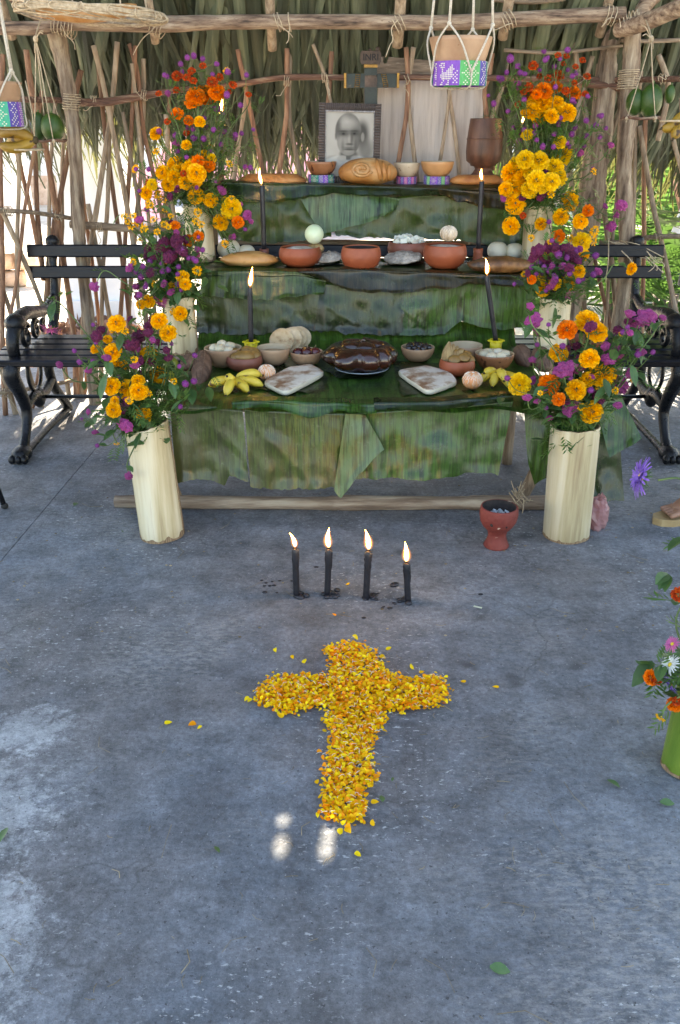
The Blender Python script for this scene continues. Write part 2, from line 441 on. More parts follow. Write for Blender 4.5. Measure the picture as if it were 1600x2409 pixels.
MT['em_pink'] = mat('magenta_thread', two((.42, .03, .26), (.55, .06, .36)), 60, (8, 8, 1), .7, .4, 120)
MT['em_white'] = mat('cream_thread', two((.62, .60, .50), (.76, .74, .66)), 60, rough=.8)
MT['skin'] = mat('brown_skin', two((.26, .13, .08), (.34, .18, .115)), 12, rough=.5, sss=.1)
MT['hair'] = mat('black_hair', two((.008, .006, .006), (.03, .022, .018)), 20, (8, 8, 1), .4)
MT['white_cloth'] = mat('white_cloth', two((.66, .66, .66), (.78, .78, .78)), 14, rough=.85, bump=.3)
MT['dark_cloth'] = mat('dark_cloth', two((.010, .012, .014), (.028, .03, .034)), 14, rough=.85, bump=.3)
MT['grey_cloth'] = mat('dark_grey_cloth', two((.03, .035, .045), (.06, .065, .075)), 14, rough=.85, bump=.3)
MT['sole'] = mat('tan_sole', two((.33, .22, .10), (.42, .30, .15)), 20, rough=.7)
MT['strap'] = mat('white_strap', two((.66, .66, .68), (.80, .80, .82)), 20, rough=.5)
MT['phone'] = mat('white_phone_shell', two((.62, .66, .72), (.74, .78, .84)), 10, rough=.2)
MT['screen'] = mat('dark_phone_print', two((.02, .05, .14), (.03, .07, .2)), 10, rough=.1)
MT['bag'] = mat('pink_plastic_bag', two((.42, .22, .22), (.62, .40, .40)), 12, rough=.25, trans=.4, tcol=(.7, .4, .42))
MT['wall_white'] = mat('white_limewash', [(.3, (.68, .71, .76)), (.5, (.80, .82, .84)), (.7, (.84, .85, .85))], 3, rough=.85, bump=.4, bscale=14)
MT['wall_pale'] = mat('pale_plaster', two((.66, .60, .50), (.76, .72, .64)), 3, rough=.9, bump=.4)
MT['stone'] = mat('pink_stone', two((.42, .27, .19), (.62, .48, .38)), 8, rough=.9, bump=.8, orand=.25)
MT['dry_leaf'] = mat('dry_brown_leaf', two((.16, .075, .05), (.34, .19, .13)), 12, rough=.8, irand=.5, trans=.15, tcol=(.4, .2, .1))
MT['car_pink'] = mat('pink_car_paint', two((.72, .36, .50), (.76, .40, .54)), 2, rough=.3, coat=.4)
MT['car_white'] = mat('white_car_paint', two((.72, .73, .75), (.76, .77, .79)), 2, rough=.25, coat=.4)
MT['car_glass'] = mat('dark_car_glass', two((.02, .03, .045), (.05, .07, .09)), 2, rough=.05)
MT['tyre'] = mat('tyre_rubber', two((.012, .012, .012), (.03, .03, .03)), 10, rough=.85)
MT['chrome'] = mat('grey_rim', two((.3, .3, .31), (.5, .5, .52)), 10, rough=.3, metal=.8)
MT['lamp_red'] = mat('red_lens', two((.4, .015, .015), (.5, .03, .03)), 10, rough=.15)
MT['ground'] = mat('sunlit_dusty_ground', [(.3, (.42, .37, .30)), (.5, (.58, .53, .46)), (.7, (.68, .64, .58))], 3.2, rough=.95, bump=.6, bscale=20)
MT['palm_green'] = mat('fresh_palm_frond', two((.026, .085, .02), (.07, .16, .04)), 3, rough=.45, irand=.4, trans=.35, tcol=(.15, .32, .07))
MT['tree_leaf'] = mat('sunlit_tree_leaf', two((.035, .09, .02), (.09, .17, .04)), 3, rough=.5, irand=.35, trans=.35, tcol=(.2, .36, .06))
MT['bark'] = mat('tree_bark', two((.08, .06, .045), (.22, .17, .13)), 9, (4, 4, .8), .9, .8)
MT['paper'] = mat('pale_scrap', two((.36, .40, .28), (.56, .58, .45)), 20, rough=.8)
MT['twig'] = mat('dry_twig', two((.16, .12, .07), (.36, .29, .19)), 20, rough=.9, irand=.3)
MT['bare_leaf'] = mat('fallen_green_leaf', two((.045, .11, .03), (.09, .18, .06)), 20, rough=.5)
MT['green_stalk'] = mat('green_cut_stalk', [(.3, (.07, .15, .012)), (.55, (.16, .24, .03)), (.75, (.32, .36, .12))], 4, (4, 4, .5), .4, .2, 30, spots=(10, .66, (.07, .045, .02)))

def banana_mat(name, stops, gloss=.3, under=False, brown=None, vein=72.0, veinstr=.9):
    m, nt, out = new_mat(name)
    uv = N(nt, 'ShaderNodeUVMap').outputs[0]
    tc = N(nt, 'ShaderNodeTexCoord').outputs['Object']
    oi = N(nt, 'ShaderNodeObjectInfo').outputs['Random']
    off = N(nt, 'ShaderNodeMath', {0: oi, 1: 23.0}, operation='MULTIPLY').outputs[0]
    p = N(nt, 'ShaderNodeVectorMath', {0: tc, 1: off}, operation='ADD').outputs[0]
    n1 = N(nt, 'ShaderNodeTexNoise', {'Vector': p, 'Scale': 5.5, 'Detail': 6.0, 'Roughness': .62}).outputs[0]
    col = ramp(nt, n1, stops)
    # veins run across the leaf: stretched fine noise along x, long along the vein
    mp = N(nt, 'ShaderNodeMapping', {0: p, 3: (1.0, .05, .05)}).outputs[0]
    n2 = N(nt, 'ShaderNodeTexNoise', {'Vector': mp, 'Scale': vein, 'Detail': 3.0, 'Roughness': .7}).outputs[0]
    v = ramp(nt, n2, [(.34, 1.15), (.44, 1.0), (.485, .30), (.515, .30), (.56, 1.0), (.66, 1.25)])
    col = mixc(nt, veinstr, col, v, 'MULTIPLY')
    # dark broken dashes along the veins
    mp2 = N(nt, 'ShaderNodeMapping', {0: p, 3: (1.0, .14, .14)}).outputs[0]
    n4 = N(nt, 'ShaderNodeTexNoise', {'Vector': mp2, 'Scale': 48.0, 'Detail': 2.0}).outputs[0]
    d = ramp(nt, n4, [(.33, .9), (.41, 0.0)])
    col = mixc(nt, d, col, (.006, .012, .003))
    n5 = N(nt, 'ShaderNodeTexNoise', {'Vector': p, 'Scale': 2.6, 'Detail': 5.0}).outputs[0]
    if brown:
        col = mixc(nt, ramp(nt, n5, [(.50, 0.0), (.70, .6)]), col, brown)
    wear = N(nt, 'ShaderNodeTexNoise', {'Vector': p, 'Scale': 90.0, 'Detail': 3.0}).outputs[0]
    col = mixc(nt, ramp(nt, wear, [(.62, 0.0), (.72, .18)]), col, (.20, .25, .16))
    rg = N(nt, 'ShaderNodeMapRange', {0: n1, 1: .3, 2: .7, 3: gloss - .04, 4: gloss + .16}).outputs[0]
    b = N(nt, 'ShaderNodeBsdfPrincipled', {'Base Color': col, 'Roughness': rg})
    b.inputs['Specular IOR Level'].default_value = .5
    b.inputs['Coat Weight'].default_value = .10; b.inputs['Coat Roughness'].default_value = .25
    wv = N(nt, 'ShaderNodeTexNoise', {'Vector': N(nt, 'ShaderNodeMapping', {0: p, 3: (1, .5, .45)}).outputs[0], 'Scale': 12.0, 'Detail': 4.0}).outputs[0]
    bp1 = N(nt, 'ShaderNodeBump', {'Height': n2, 'Strength': .45, 'Distance': .003})
    bp2 = N(nt, 'ShaderNodeBump', {'Height': wv, 'Strength': .6, 'Distance': .022, 'Normal': bp1.outputs[0]})
    nt.links.new(bp2.outputs[0], b.inputs['Normal'])
    t = N(nt, 'ShaderNodeBsdfTranslucent', {0: (.12, .26, .03, 1)})
    mx = N(nt, 'ShaderNodeMixShader', {0: .12, 1: b.outputs[0], 2: t.outputs[0]})
    nt.links.new(mx.outputs[0], out.inputs[0])
    return m
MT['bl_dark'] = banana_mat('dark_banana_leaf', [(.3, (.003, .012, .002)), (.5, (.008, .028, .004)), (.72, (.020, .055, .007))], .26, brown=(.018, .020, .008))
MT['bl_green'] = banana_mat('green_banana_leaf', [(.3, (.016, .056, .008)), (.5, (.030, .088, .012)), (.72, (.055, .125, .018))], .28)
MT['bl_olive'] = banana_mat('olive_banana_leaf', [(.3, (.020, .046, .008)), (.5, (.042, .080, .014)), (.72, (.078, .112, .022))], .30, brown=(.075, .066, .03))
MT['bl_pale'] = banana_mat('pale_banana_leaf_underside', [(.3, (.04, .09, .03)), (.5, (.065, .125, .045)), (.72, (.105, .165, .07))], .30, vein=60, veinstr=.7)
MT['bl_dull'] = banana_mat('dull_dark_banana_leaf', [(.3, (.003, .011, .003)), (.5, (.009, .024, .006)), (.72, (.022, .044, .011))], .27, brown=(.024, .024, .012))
MT['bl_brown'] = banana_mat('browned_banana_leaf', [(.3, (.012, .012, .004)), (.5, (.034, .026, .008)), (.72, (.07, .042, .014))], .28)

def flame_mats():
    m, nt, out = new_mat('flame_core')
    g = N(nt, 'ShaderNodeTexCoord').outputs['Generated']
    z = N(nt, 'ShaderNodeSeparateXYZ', {0: g}).outputs[2]
    col = ramp(nt, z, [(0.0, (1, .30, .06)), (.22, (1, .62, .22)), (.7, (1, .58, .18)), (1.0, (1, .38, .07))])
    st = ramp(nt, z, [(0.0, .06), (.25, 1.0), (.8, .8), (1.0, .35)])
    mul = N(nt, 'ShaderNodeMath', {0: st, 1: 26.0}, operation='MULTIPLY').outputs[0]
    e = N(nt, 'ShaderNodeEmission', {0: col, 1: mul})
    nt.links.new(e.outputs[0], out.inputs[0])
    m3, nt, out = new_mat('flame_glow')
    z = N(nt, 'ShaderNodeSeparateXYZ', {0: N(nt, 'ShaderNodeTexCoord').outputs['Generated']}).outputs[2]
    e = N(nt, 'ShaderNodeEmission', {0: ramp(nt, z, [(0.0, (.5, .2, .2)), (.2, (1, .46, .10)), (1.0, (1, .36, .04))]), 1: .30})
    a = N(nt, 'ShaderNodeAddShader', {0: e.outputs[0], 1: N(nt, 'ShaderNodeBsdfTransparent').outputs[0]})
    nt.links.new(a.outputs[0], out.inputs[0])
    m2, nt, out = new_mat('flame_halo')
    e = N(nt, 'ShaderNodeEmission', {0: (1, .36, .05, 1), 1: .045})
    t = N(nt, 'ShaderNodeBsdfTransparent')
    a = N(nt, 'ShaderNodeAddShader', {0: e.outputs[0], 1: t.outputs[0]})
    nt.links.new(a.outputs[0], out.inputs[0])
    return m, m2, m3
MT['flame'], MT['halo'], MT['flame_mid'] = flame_mats()

def floor_mat():
    m, nt, out = new_mat('worn_concrete')
    p = N(nt, 'ShaderNodeTexCoord').outputs['Object']
    def nz(scale, detail=6.0, rough=.6, st=None, off=None):
        v = p
        if st or off: v = N(nt, 'ShaderNodeMapping', {0: p, 1: off or (0, 0, 0), 3: st or (1, 1, 1)}).outputs[0]
        return N(nt, 'ShaderNodeTexNoise', {'Vector': v, 'Scale': scale, 'Detail': detail, 'Roughness': rough}).outputs[0]
    base = ramp(nt, nz(2.4, 8, .65), [(.3, (.084, .098, .117)), (.5, (.138, .158, .183)), (.7, (.220, .242, .270))])
    warm = ramp(nt, nz(1.5, 5, .6, off=(3, 1, 0)), [(.42, 0.0), (.68, .55)])
    col = mixc(nt, warm, base, (.18, .155, .14))
    mid = ramp(nt, nz(9, 9, .74), [(.30, .50), (.5, 1.0), (.70, 1.5)])
    col = mixc(nt, 1.0, col, mid, 'MULTIPLY')
    fine = ramp(nt, nz(62, 7, .85), [(.32, .50), (.5, 1.0), (.68, 1.6)])
    col = mixc(nt, .9, col, fine, 'MULTIPLY')
    # broad pale scuffs with a streaky edge
    sc1 = N(nt, 'ShaderNodeMath', {0: ramp(nt, nz(1.1, 4, .6, off=(7, 2, 0)), [(.50, 0.0), (.64, 1.0)]), 1: ramp(nt, nz(34, 6, .8, st=(1, 2.4, 1)), [(.46, 0.0), (.60, 1.0)])}, operation='MULTIPLY').outputs[0]
    col = mixc(nt, N(nt, 'ShaderNodeMath', {0: sc1, 1: .62}, operation='MULTIPLY').outputs[0], col, (.40, .39, .37))
    # a worn lime-white patch at the near left (two ellipses with a torn edge)
    def patch(cx, cy, rx, ry, lo, hi):
        mp = N(nt, 'ShaderNodeMapping', {0: p, 1: (-cx / rx, -cy / ry, 0), 3: (1 / rx, 1 / ry, 1)}).outputs[0]
        L = N(nt, 'ShaderNodeVectorMath', {0: mp}, operation='LENGTH').outputs['Value']
        a = N(nt, 'ShaderNodeMath', {0: nz(22, 10, .82), 1: 3.2}, operation='MULTIPLY').outputs[0]
        s_ = N(nt, 'ShaderNodeMath', {0: L, 1: a}, operation='ADD').outputs[0]
        return N(nt, 'ShaderNodeMapRange', {0: s_, 1: lo + .28, 2: hi + .12, 3: 1.0, 4: 0.0}).outputs[0]
    for (cx, cy, rx, ry) in ((-.80, 1.38, .30, .24), (-.66, 1.06, .20, .26), (-.74, 1.66, .16, .12), (-.92, 1.15, .34, .34), (-.52, .80, .16, .16), (-1.2, 1.9, .3, .3)):
        f = patch(cx, cy, rx, ry, 1.75, 2.25)
        f = N(nt, 'ShaderNodeMath', {0: f, 1: .70}, operation='MULTIPLY').outputs[0]
        col = mixc(nt, f, col, mixc(nt, .75, (.42, .44, .455), mixc(nt, 1.0, fine, mid, 'MULTIPLY'), 'MULTIPLY'))
    # dark blotches
    vo = N(nt, 'ShaderNodeTexVoronoi', {'Vector': N(nt, 'ShaderNodeVectorMath', {0: p, 1: N(nt, 'ShaderNodeVectorMath', {0: N(nt, 'ShaderNodeTexNoise', {'Vector': p, 'Scale': 16.0}).outputs['Color'], 1: (.06, .06, .06)}, operation='MULTIPLY').outputs[0]}, operation='ADD').outputs[0], 'Scale': 4.2})
    dk = ramp(nt, vo.outputs['Distance'], [(.07, .62), (.15, 0.0)])
    sel = ramp(nt, N(nt, 'ShaderNodeSeparateColor', {0: vo.outputs['Color']}).outputs[0], [(.30, 0.0), (.4, 1.0)])
    col = mixc(nt, N(nt, 'ShaderNodeMath', {0: dk, 1: sel}, operation='MULTIPLY').outputs[0], col, (.045, .048, .055))
    # white paint flecks
    fl = N(nt, 'ShaderNodeMath', {0: ramp(nt, nz(2.2, 3, .5, off=(1, 5, 0)), [(.48, 0.0), (.6, 1.0)]), 1: ramp(nt, nz(48, 4, .65, st=(1, 2.0, 1)), [(.60, 0.0), (.65, 1.0)])}, operation='MULTIPLY').outputs[0]
    col = mixc(nt, N(nt, 'ShaderNodeMath', {0: fl, 1: .8}, operation='MULTIPLY').outputs[0], col, (.55, .57, .58))
    sp = ramp(nt, nz(130, 3, .6), [(.66, 0.0), (.70, .8)])
    col = mixc(nt, sp, col, (.42, .42, .42))
    dk2 = ramp(nt, nz(95, 3, .6, off=(4, 4, 0)), [(.32, .75), (.36, 0.0)])
    col = mixc(nt, dk2, col, (.04, .04, .045))
    # hairline cracks
    v2 = N(nt, 'ShaderNodeTexVoronoi', {'Vector': N(nt, 'ShaderNodeVectorMath', {0: p, 1: N(nt, 'ShaderNodeVectorMath', {0: N(nt, 'ShaderNodeTexNoise', {'Vector': p, 'Scale': 3.0, 'Detail': 6.0}).outputs['Color'], 1: (.5, .5, .5)}, operation='MULTIPLY').outputs[0]}, operation='ADD').outputs[0], 'Scale': 1.1}, feature='DISTANCE_TO_EDGE')
    ck = ramp(nt, v2.outputs['Distance'], [(.0, .5), (.006, 0.0)])
    ckm = ramp(nt, nz(1.4, 3, .5, off=(9, 9, 0)), [(.40, 0.0), (.52, 1.0)])
    ck = N(nt, 'ShaderNodeMath', {0: ck, 1: ckm}, operation='MULTIPLY').outputs[0]
    col = mixc(nt, ck, col, (.05, .05, .05))
    rg = N(nt, 'ShaderNodeMapRange', {0: nz(5, 4), 1: .3, 2: .7, 3: .55, 4: .85}).outputs[0]
    b = N(nt, 'ShaderNodeBsdfPrincipled', {'Base Color': col, 'Roughness': rg})
    bp = N(nt, 'ShaderNodeBump', {'Height': nz(75, 6, .75), 'Strength': .8, 'Distance': .008})
    bp2 = N(nt, 'ShaderNodeBump', {'Height': nz(7, 5, .7), 'Strength': .35, 'Distance': .02, 'Normal': bp.outputs[0]})
    nt.links.new(bp2.outputs[0], b.inputs['Normal'])
    nt.links.new(b.outputs[0], out.inputs[0])
    return m
MT['floor'] = floor_mat()

# ================================================================ THE SETTING
# ---- floor: two concrete slabs with an open joint between them
JA, JB = onz(238, 1040), onz(0, 1322)
jd = (JB - JA).normalized(); jn = Vector((-jd.y, jd.x, 0))
if jn.x > 0: jn = -jn
J0 = JA - jd * 1.6; J1 = JB + jd * 4.0
FZ = -0.03
def slab(name, pts, lab):
    b = MB(); b.prism([(p[0], p[1], -.055) for p in pts], (0, 0, .055))
    o = b.build(name, MT['floor'], base=(0, 0, 0), smooth=False)
    return tag(o, lab, kind='structure')
EDGE_Y = 5.0
jg = .0014
a0, a1 = J0 - jn * jg, J1 - jn * jg
tj = (EDGE_Y - J0.y) / -jd.y
J0 = J0 - jd * tj; a0 = J0 - jn * jg
slab('floor', [(a0.x, a0.y), (a1.x, a1.y), (5, a1.y), (5, EDGE_Y)], 'stained grey concrete floor slab in front of the altar')
b0, b1 = J0 + jn * jg, J1 + jn * jg
slab('floor', [(b0.x, b0.y), (-5, EDGE_Y), (-5, b1.y), (b1.x, b1.y)], 'concrete floor slab left of the joint')
b = MB(); b.add([(-160, -60, -.05), (160, -60, -.05), (160, 240, -.05), (-160, 240, -.05)], [(0, 1, 2, 3)])
tag(b.build('ground', MT['ground'], base=(0, 0, -.05)), kind='structure')

# ---- thatched hut: posts, beams, rafters, fronds
def zroof(y): return 1.78 + 1.4 * (4.45 - y)
hut = empty('thatched_hut', (0, 4.2, 0), 'open pole hut with a steep roof of dried palm leaves', 'hut')
def pole(name, mt, pts, parent, n=9, per=7, knots=.06, grain=.03):
    b = MB()
    P = smooth_path([p for p, r in pts], per)
    k = len(pts) - 1; rs = []
    for i in range(len(P)):
        t = i / (len(P) - 1) * k; j = min(int(t), k - 1)
        rs.append(lerp(pts[j][1], pts[j + 1][1], t - j) * (1 + knots * noise.noise(P[i] * 9)))
    b.tube(P, rs, n, wob=grain)
    return b.build(name, MT[mt], parent)
def ptube(pix, Y, w):   # [(px,py)...] with pixel width(s) on the depth(s) Y
    out = []
    for i, (x, y) in enumerate(pix):
        yy = Y[i] if hasattr(Y, '__len__') else Y
        ww = w[i] if hasattr(w, '__len__') else w
        p = at(x, y, yy); out.append((p, ww / 2 * mpp(p)))
    return out
pole('post', 'post', ptube([(120, 20), (140, 110), (163, 225), (176, 344), (183, 499), (190, 590), (207, 740), (219, 893), (226, 966)], [4.24, 4.27, 4.27, 4.27, 4.27, 4.27, 4.27, 4.27, 4.27], [50, 44, 34, 31, 30, 28, 28, 28, 30]), hut, 12, 9, .12, .07)
pole('post', 'post', ptube([(1486, 40), (1487, 110), (1480, 220), (1472, 321), (1468, 420), (1474, 560), (1469, 672), (1452, 785), (1440, 968)], 4.27, [46, 42, 40, 38, 38, 36, 36, 34, 34]), hut, 12, 9, .12, .07)
pole('post', 'post', ptube([(1446, 60), (1433, 125), (1416, 286), (1398, 400), (1388, 480), (1356, 640), (1330, 760), (1322, 930)], 4.42, [40, 46, 52, 60, 66, 62, 60, 60]), hut, 12, 9, .14, .08)
pole('beam', 'beam', ptube([(-120, 72), (0, 66), (90, 66), (165, 54), (358, 57), (540, 52), (800, 51), (1060, 53), (1290, 41), (1470, 32)], 4.17, [28, 30, 30, 33, 36, 31, 32, 33, 33, 30]), hut, 12, 7, .07, .03)
pole('beam', 'beam', ptube([(1452, 70), (1500, 58), (1600, 18), (1680, -20)], [4.2, 4.12, 3.95, 3.8], [34, 38, 40, 40]), hut, 12, 7, .07, .03)
pole('beam', 'beam', ptube([(104, 44), (60, 14), (10, -30)], [4.2, 4.16, 4.1], [34, 34, 32]), hut, 10, 7, .07, .03)
pole('beam', 'beam', ptube([(1500, 50), (1520, 10), (1560, -30)], [4.26, 4.27, 4.3], [36, 36, 36]), hut, 10, 7, .07, .03)
DN = Vector((0, .581, -.814))
for (px, w, ly) in ((366, 20, 100), (641, 22, 116), (935, 26, 108), (1182, 24, 90), (1410, 22, 84), (30, 20, 90), (1640, 22, 80), (-200, 20, 80)):
    e = at(px, ly, 4.31); r = w / 2 * mpp(e)
    up = e - DN * 3.6; up.z = e.z + 2.93
    P = [e, e - DN * .4 + Vector((.004, 0, 0)), e - DN * 1.4, up]
    b = MB(); b.tube(smooth_path(P, 6), [r * (1 + .06 * noise.noise(Vector((i, px, 0)))) for i in range(19)], 9, wob=.03)
    b.build('rafter', MT['stick'], hut)
# thin roof battens on the rafters
for (pix, Yb, w) in (([(1186, 118), (1311, 124), (1465, 107)], 4.36, 8), ([(1461, 95), (1530, 97), (1640, 92)], 4.34, 10), ([(1160, -2), (1250, 4), (1330, -4)], 4.3, 12)):
    pole('batten', 'rail', ptube(pix, Yb, w), hut, 7, 6, .1)

# palm fronds: a few shared meshes, hung along the slope
def frond_mesh(k):
    b = MB(); rr = random.Random(100 + k)
    n = 13
    for i in range(n):
        t = (i + .5) / n - .5
        L = rr.uniform(.72, 1.04) if k < 6 else rr.uniform(.6, 1.0)
        w = rr.uniform(.010, .021)
        x0 = t * .16; ang = t * rr.uniform(.25, .42) + rr.uniform(-.06, .06)
        yo = rr.uniform(-.03, .03); curl = rr.uniform(-.05, .10); tw = rr.uniform(-.7, .7)
        splay = rr.uniform(-.10, .10)
        segs = 6; rows = []
        for s in range(segs + 1):
            q = s / segs
            c = Vector((x0 + math.sin(ang) * L * q + splay * q ** 3, yo + curl * q * q, -L * q))
            ww = w * (1 - q ** 3.6 * .94) * (.55 + .45 * min(1, q * 6))
            a = tw * q + rr.uniform(-.05, .05)
            sx = Vector((math.cos(a), math.sin(a), 0)) * ww
            f = Vector((-math.sin(a), math.cos(a), 0)) * ww * .55
            rows += [c - sx, c - f, c + sx]
        fs = []
        for s in range(segs):
            for j in (0, 1):
                fs.append((s * 3 + j, s * 3 + j + 1, s * 3 + j + 4, s * 3 + j + 3))
        b.add(rows, fs)
    # split threads at the end
    for i in range(12):
        x = rr.uniform(-.24, .24); z = -rr.uniform(.4, .75); l = rr.uniform(.2, .4); d = rr.uniform(-.14, .14); w = .0025
        b.add([(x - w, .02, z), (x + w, .02, z), (x + d + w, .03, z - l), (x + d - w, .03, z - l)], [(0, 1, 2, 3)])
    return b.mesh('palm_frond', MT['palm'], smooth=False)
FM = [frond_mesh(k) for k in range(9)]
rF = random.Random(5)
def tipz(x):
    px = 800 + x / 4.3 * 2050
    z = 1.04
    if px < 420: z = 1.12
    if 540 < px < 760: z = .95
    if px > 1480: z = .93
    if 900 < px < 1140: z = 1.0
    return z
for (zo, offy, step, lo) in ((2.34, -.03, .085, 0), (2.12, .03, .10, .03), (1.98, .09, .11, .02), (1.84, .14, .12, -.02)):
    x = -2.15
    while x < 2.15:
        z0 = zo + rF.uniform(-.08, .08)
        y0 = 4.45 - (z0 - 1.78) / 1.4 + offy + rF.uniform(-.02, .02)
        tz = tipz(x) + lo + rF.uniform(-.07, .16)
        d = Vector((rF.uniform(-.10, .10), rF.uniform(.46, .56), -.83)).normalized()
        L = (z0 - tz) / -d.z
        zax = -d
        xax = Vector((1, rF.uniform(-.1, .1), 0)); xax = (xax - zax * xax.dot(zax)).normalized()
        yax = zax.cross(xax)
        rot = Matrix((xax, yax, zax)).transposed()
        inst(rF.choice(FM), 'palm_frond', TRS((x, y0, z0), rot, (L * rF.uniform(.85, 1.15), L * .6, L)), hut)
        x += step * rF.uniform(.8, 1.25)
# underlay sheet with two little gaps that let the sun through
def sunhole(px, py):
    f = onz(px, py, 0)
    t = (1.78 + 1.4 * (4.45 - f.y) + .20) / (SUN_DIR.z + 1.4 * SUN_DIR.y)
    return f + SUN_DIR * t
HOLES = [(sunhole(667, 1936), .009, .010), (sunhole(662, 1996), .0105, .022), (sunhole(773, 1968), .0095, .016), (sunhole(768, 2002), .0105, .024),
         (sunhole(148, 1034), .012, .016), (sunhole(220, 1003), .02, .012), (sunhole(186, 955), .02, .012), (sunhole(1506, 1000), .016, .02), (sunhole(1556, 965), .016, .012)]
def under():
    b = MB(); dx = .10; dv = .10
    x0 = -5.0; nx = 100; nv = 60
    # local frame on the sheet: u along x, w down the slope from the ridge
    P0 = Vector((0, 4.45 - 3.6 / 1.4 + .08, 1.78 + 3.6 + .12))
    def pt(u, w): return P0 + Vector((u, 0, 0)) + DN * w
    W = (4.74 - P0.y) / DN.y
    nv = int(W / dv)
    hs = []
    for h, ru, rw in HOLES:
        w = (h - P0).dot(DN); hs.append((h.x, w, ru, rw))
    skip = {}
    for (u, w, ru, rw) in hs:
        i = int((u - x0) / dx); j = int(w / dv)
        for ii in range(int((u - ru - x0) / dx), int((u + ru - x0) / dx) + 1):
            for jj in range(int((w - rw) / dv), int((w + rw) / dv) + 1):
                if 0 <= ii < nx and 0 <= jj < nv: skip.setdefault((ii, jj), []).append((u, w, ru, rw))
    vs = []; fs = []
    for i in range(nx + 1):
        for j in range(nv + 1): vs.append(pt(x0 + i * dx, j * dv))
    for i in range(nx):
        for j in range(nv):
            if (i, j) in skip: continue
            a = i * (nv + 1) + j
            fs.append((a, a + nv + 1, a + nv + 2, a + 1))
    b.add(vs, fs)
    for (i, j), L in skip.items():
        # fine cells, dropping those that fall inside a gap
        m = 40
        vv = []; ff = []
        for p in range(m + 1):
            for q in range(m + 1): vv.append(pt(x0 + (i + p / m) * dx, (j + q / m) * dv))
        for p in range(m):
            for q in range(m):
                u = x0 + (i + (p + .5) / m) * dx; w = (j + (q + .5) / m) * dv
                if any(((u - a) / ru) ** 2 + ((w - c) / rw) ** 2 < 1 for a, c, ru, rw in L): continue
                a = p * (m + 1) + q
                ff.append((a, a + m + 1, a + m + 2, a + 1))
        b.add(vv, ff)
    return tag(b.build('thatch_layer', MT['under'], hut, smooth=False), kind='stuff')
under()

# twine lashings on the beam and posts
def lash(c, axis, r, n, wid, mt='twine', parent=None, loose=2, rt=.0022):
    b = MB(); c = Vector(c); ax = Vector(axis).normalized(); s1 = ax.orthogonal().normalized(); s2 = ax.cross(s1)
    P = []
    for i in range(n * 10 + 1):
        a = 2 * PI * i / 10; t = (i / (n * 10) - .5) * wid
        P.append(c + ax * (t + rnd(-.002, .002)) + (s1 * math.cos(a) + s2 * math.sin(a)) * (r + rt))
    b.tube(P, rt, 5, cap=True)
    for k in range(loose):
        q = c + Vector((rnd(-.02, .02), -r - .004, rnd(-.02, .02)))
        P = [q]
        d = Vector((rnd(-.02, .02), -.004, rnd(-.025, .01)))
        for i in range(4):
            q = q + d + Vector((rnd(-.02, .02), 0, rnd(-.03, .012))); P.append(q)
        b.tube(smooth_path(P, 4), rt * .9, 5)
    return b.build('lashing', MT[mt], parent)
for (x, y, Y, ax, r, n, w) in ((150, 62, 4.17, (1, .05, -.3), .036, 7, .10), (372, 62, 4.17, (1, 0, -.5), .038, 4, .06), (657, 52, 4.17, (1, 0, .3), .034, 2, .03), (682, 52, 4.17, (1, 0, .05), .034, 1, .015), (938, 55, 4.17, (1, 0, .5), .034, 3, .05),
                              (1195, 48, 4.17, (1, 0, .5), .035, 4, .06), (1436, 36, 4.17, (1, 0, -.3), .034, 3, .05), (1480, 52, 4.18, (1, -.2, .2), .04, 6, .09), (1478, 187, 4.27, (0, 0, 1), .042, 9, .08), (168, 240, 4.27, (.15, 0, 1), .036, 7, .07)):
    lash(at(x, y, Y), ax, r, n, w, parent=hut, loose=1)

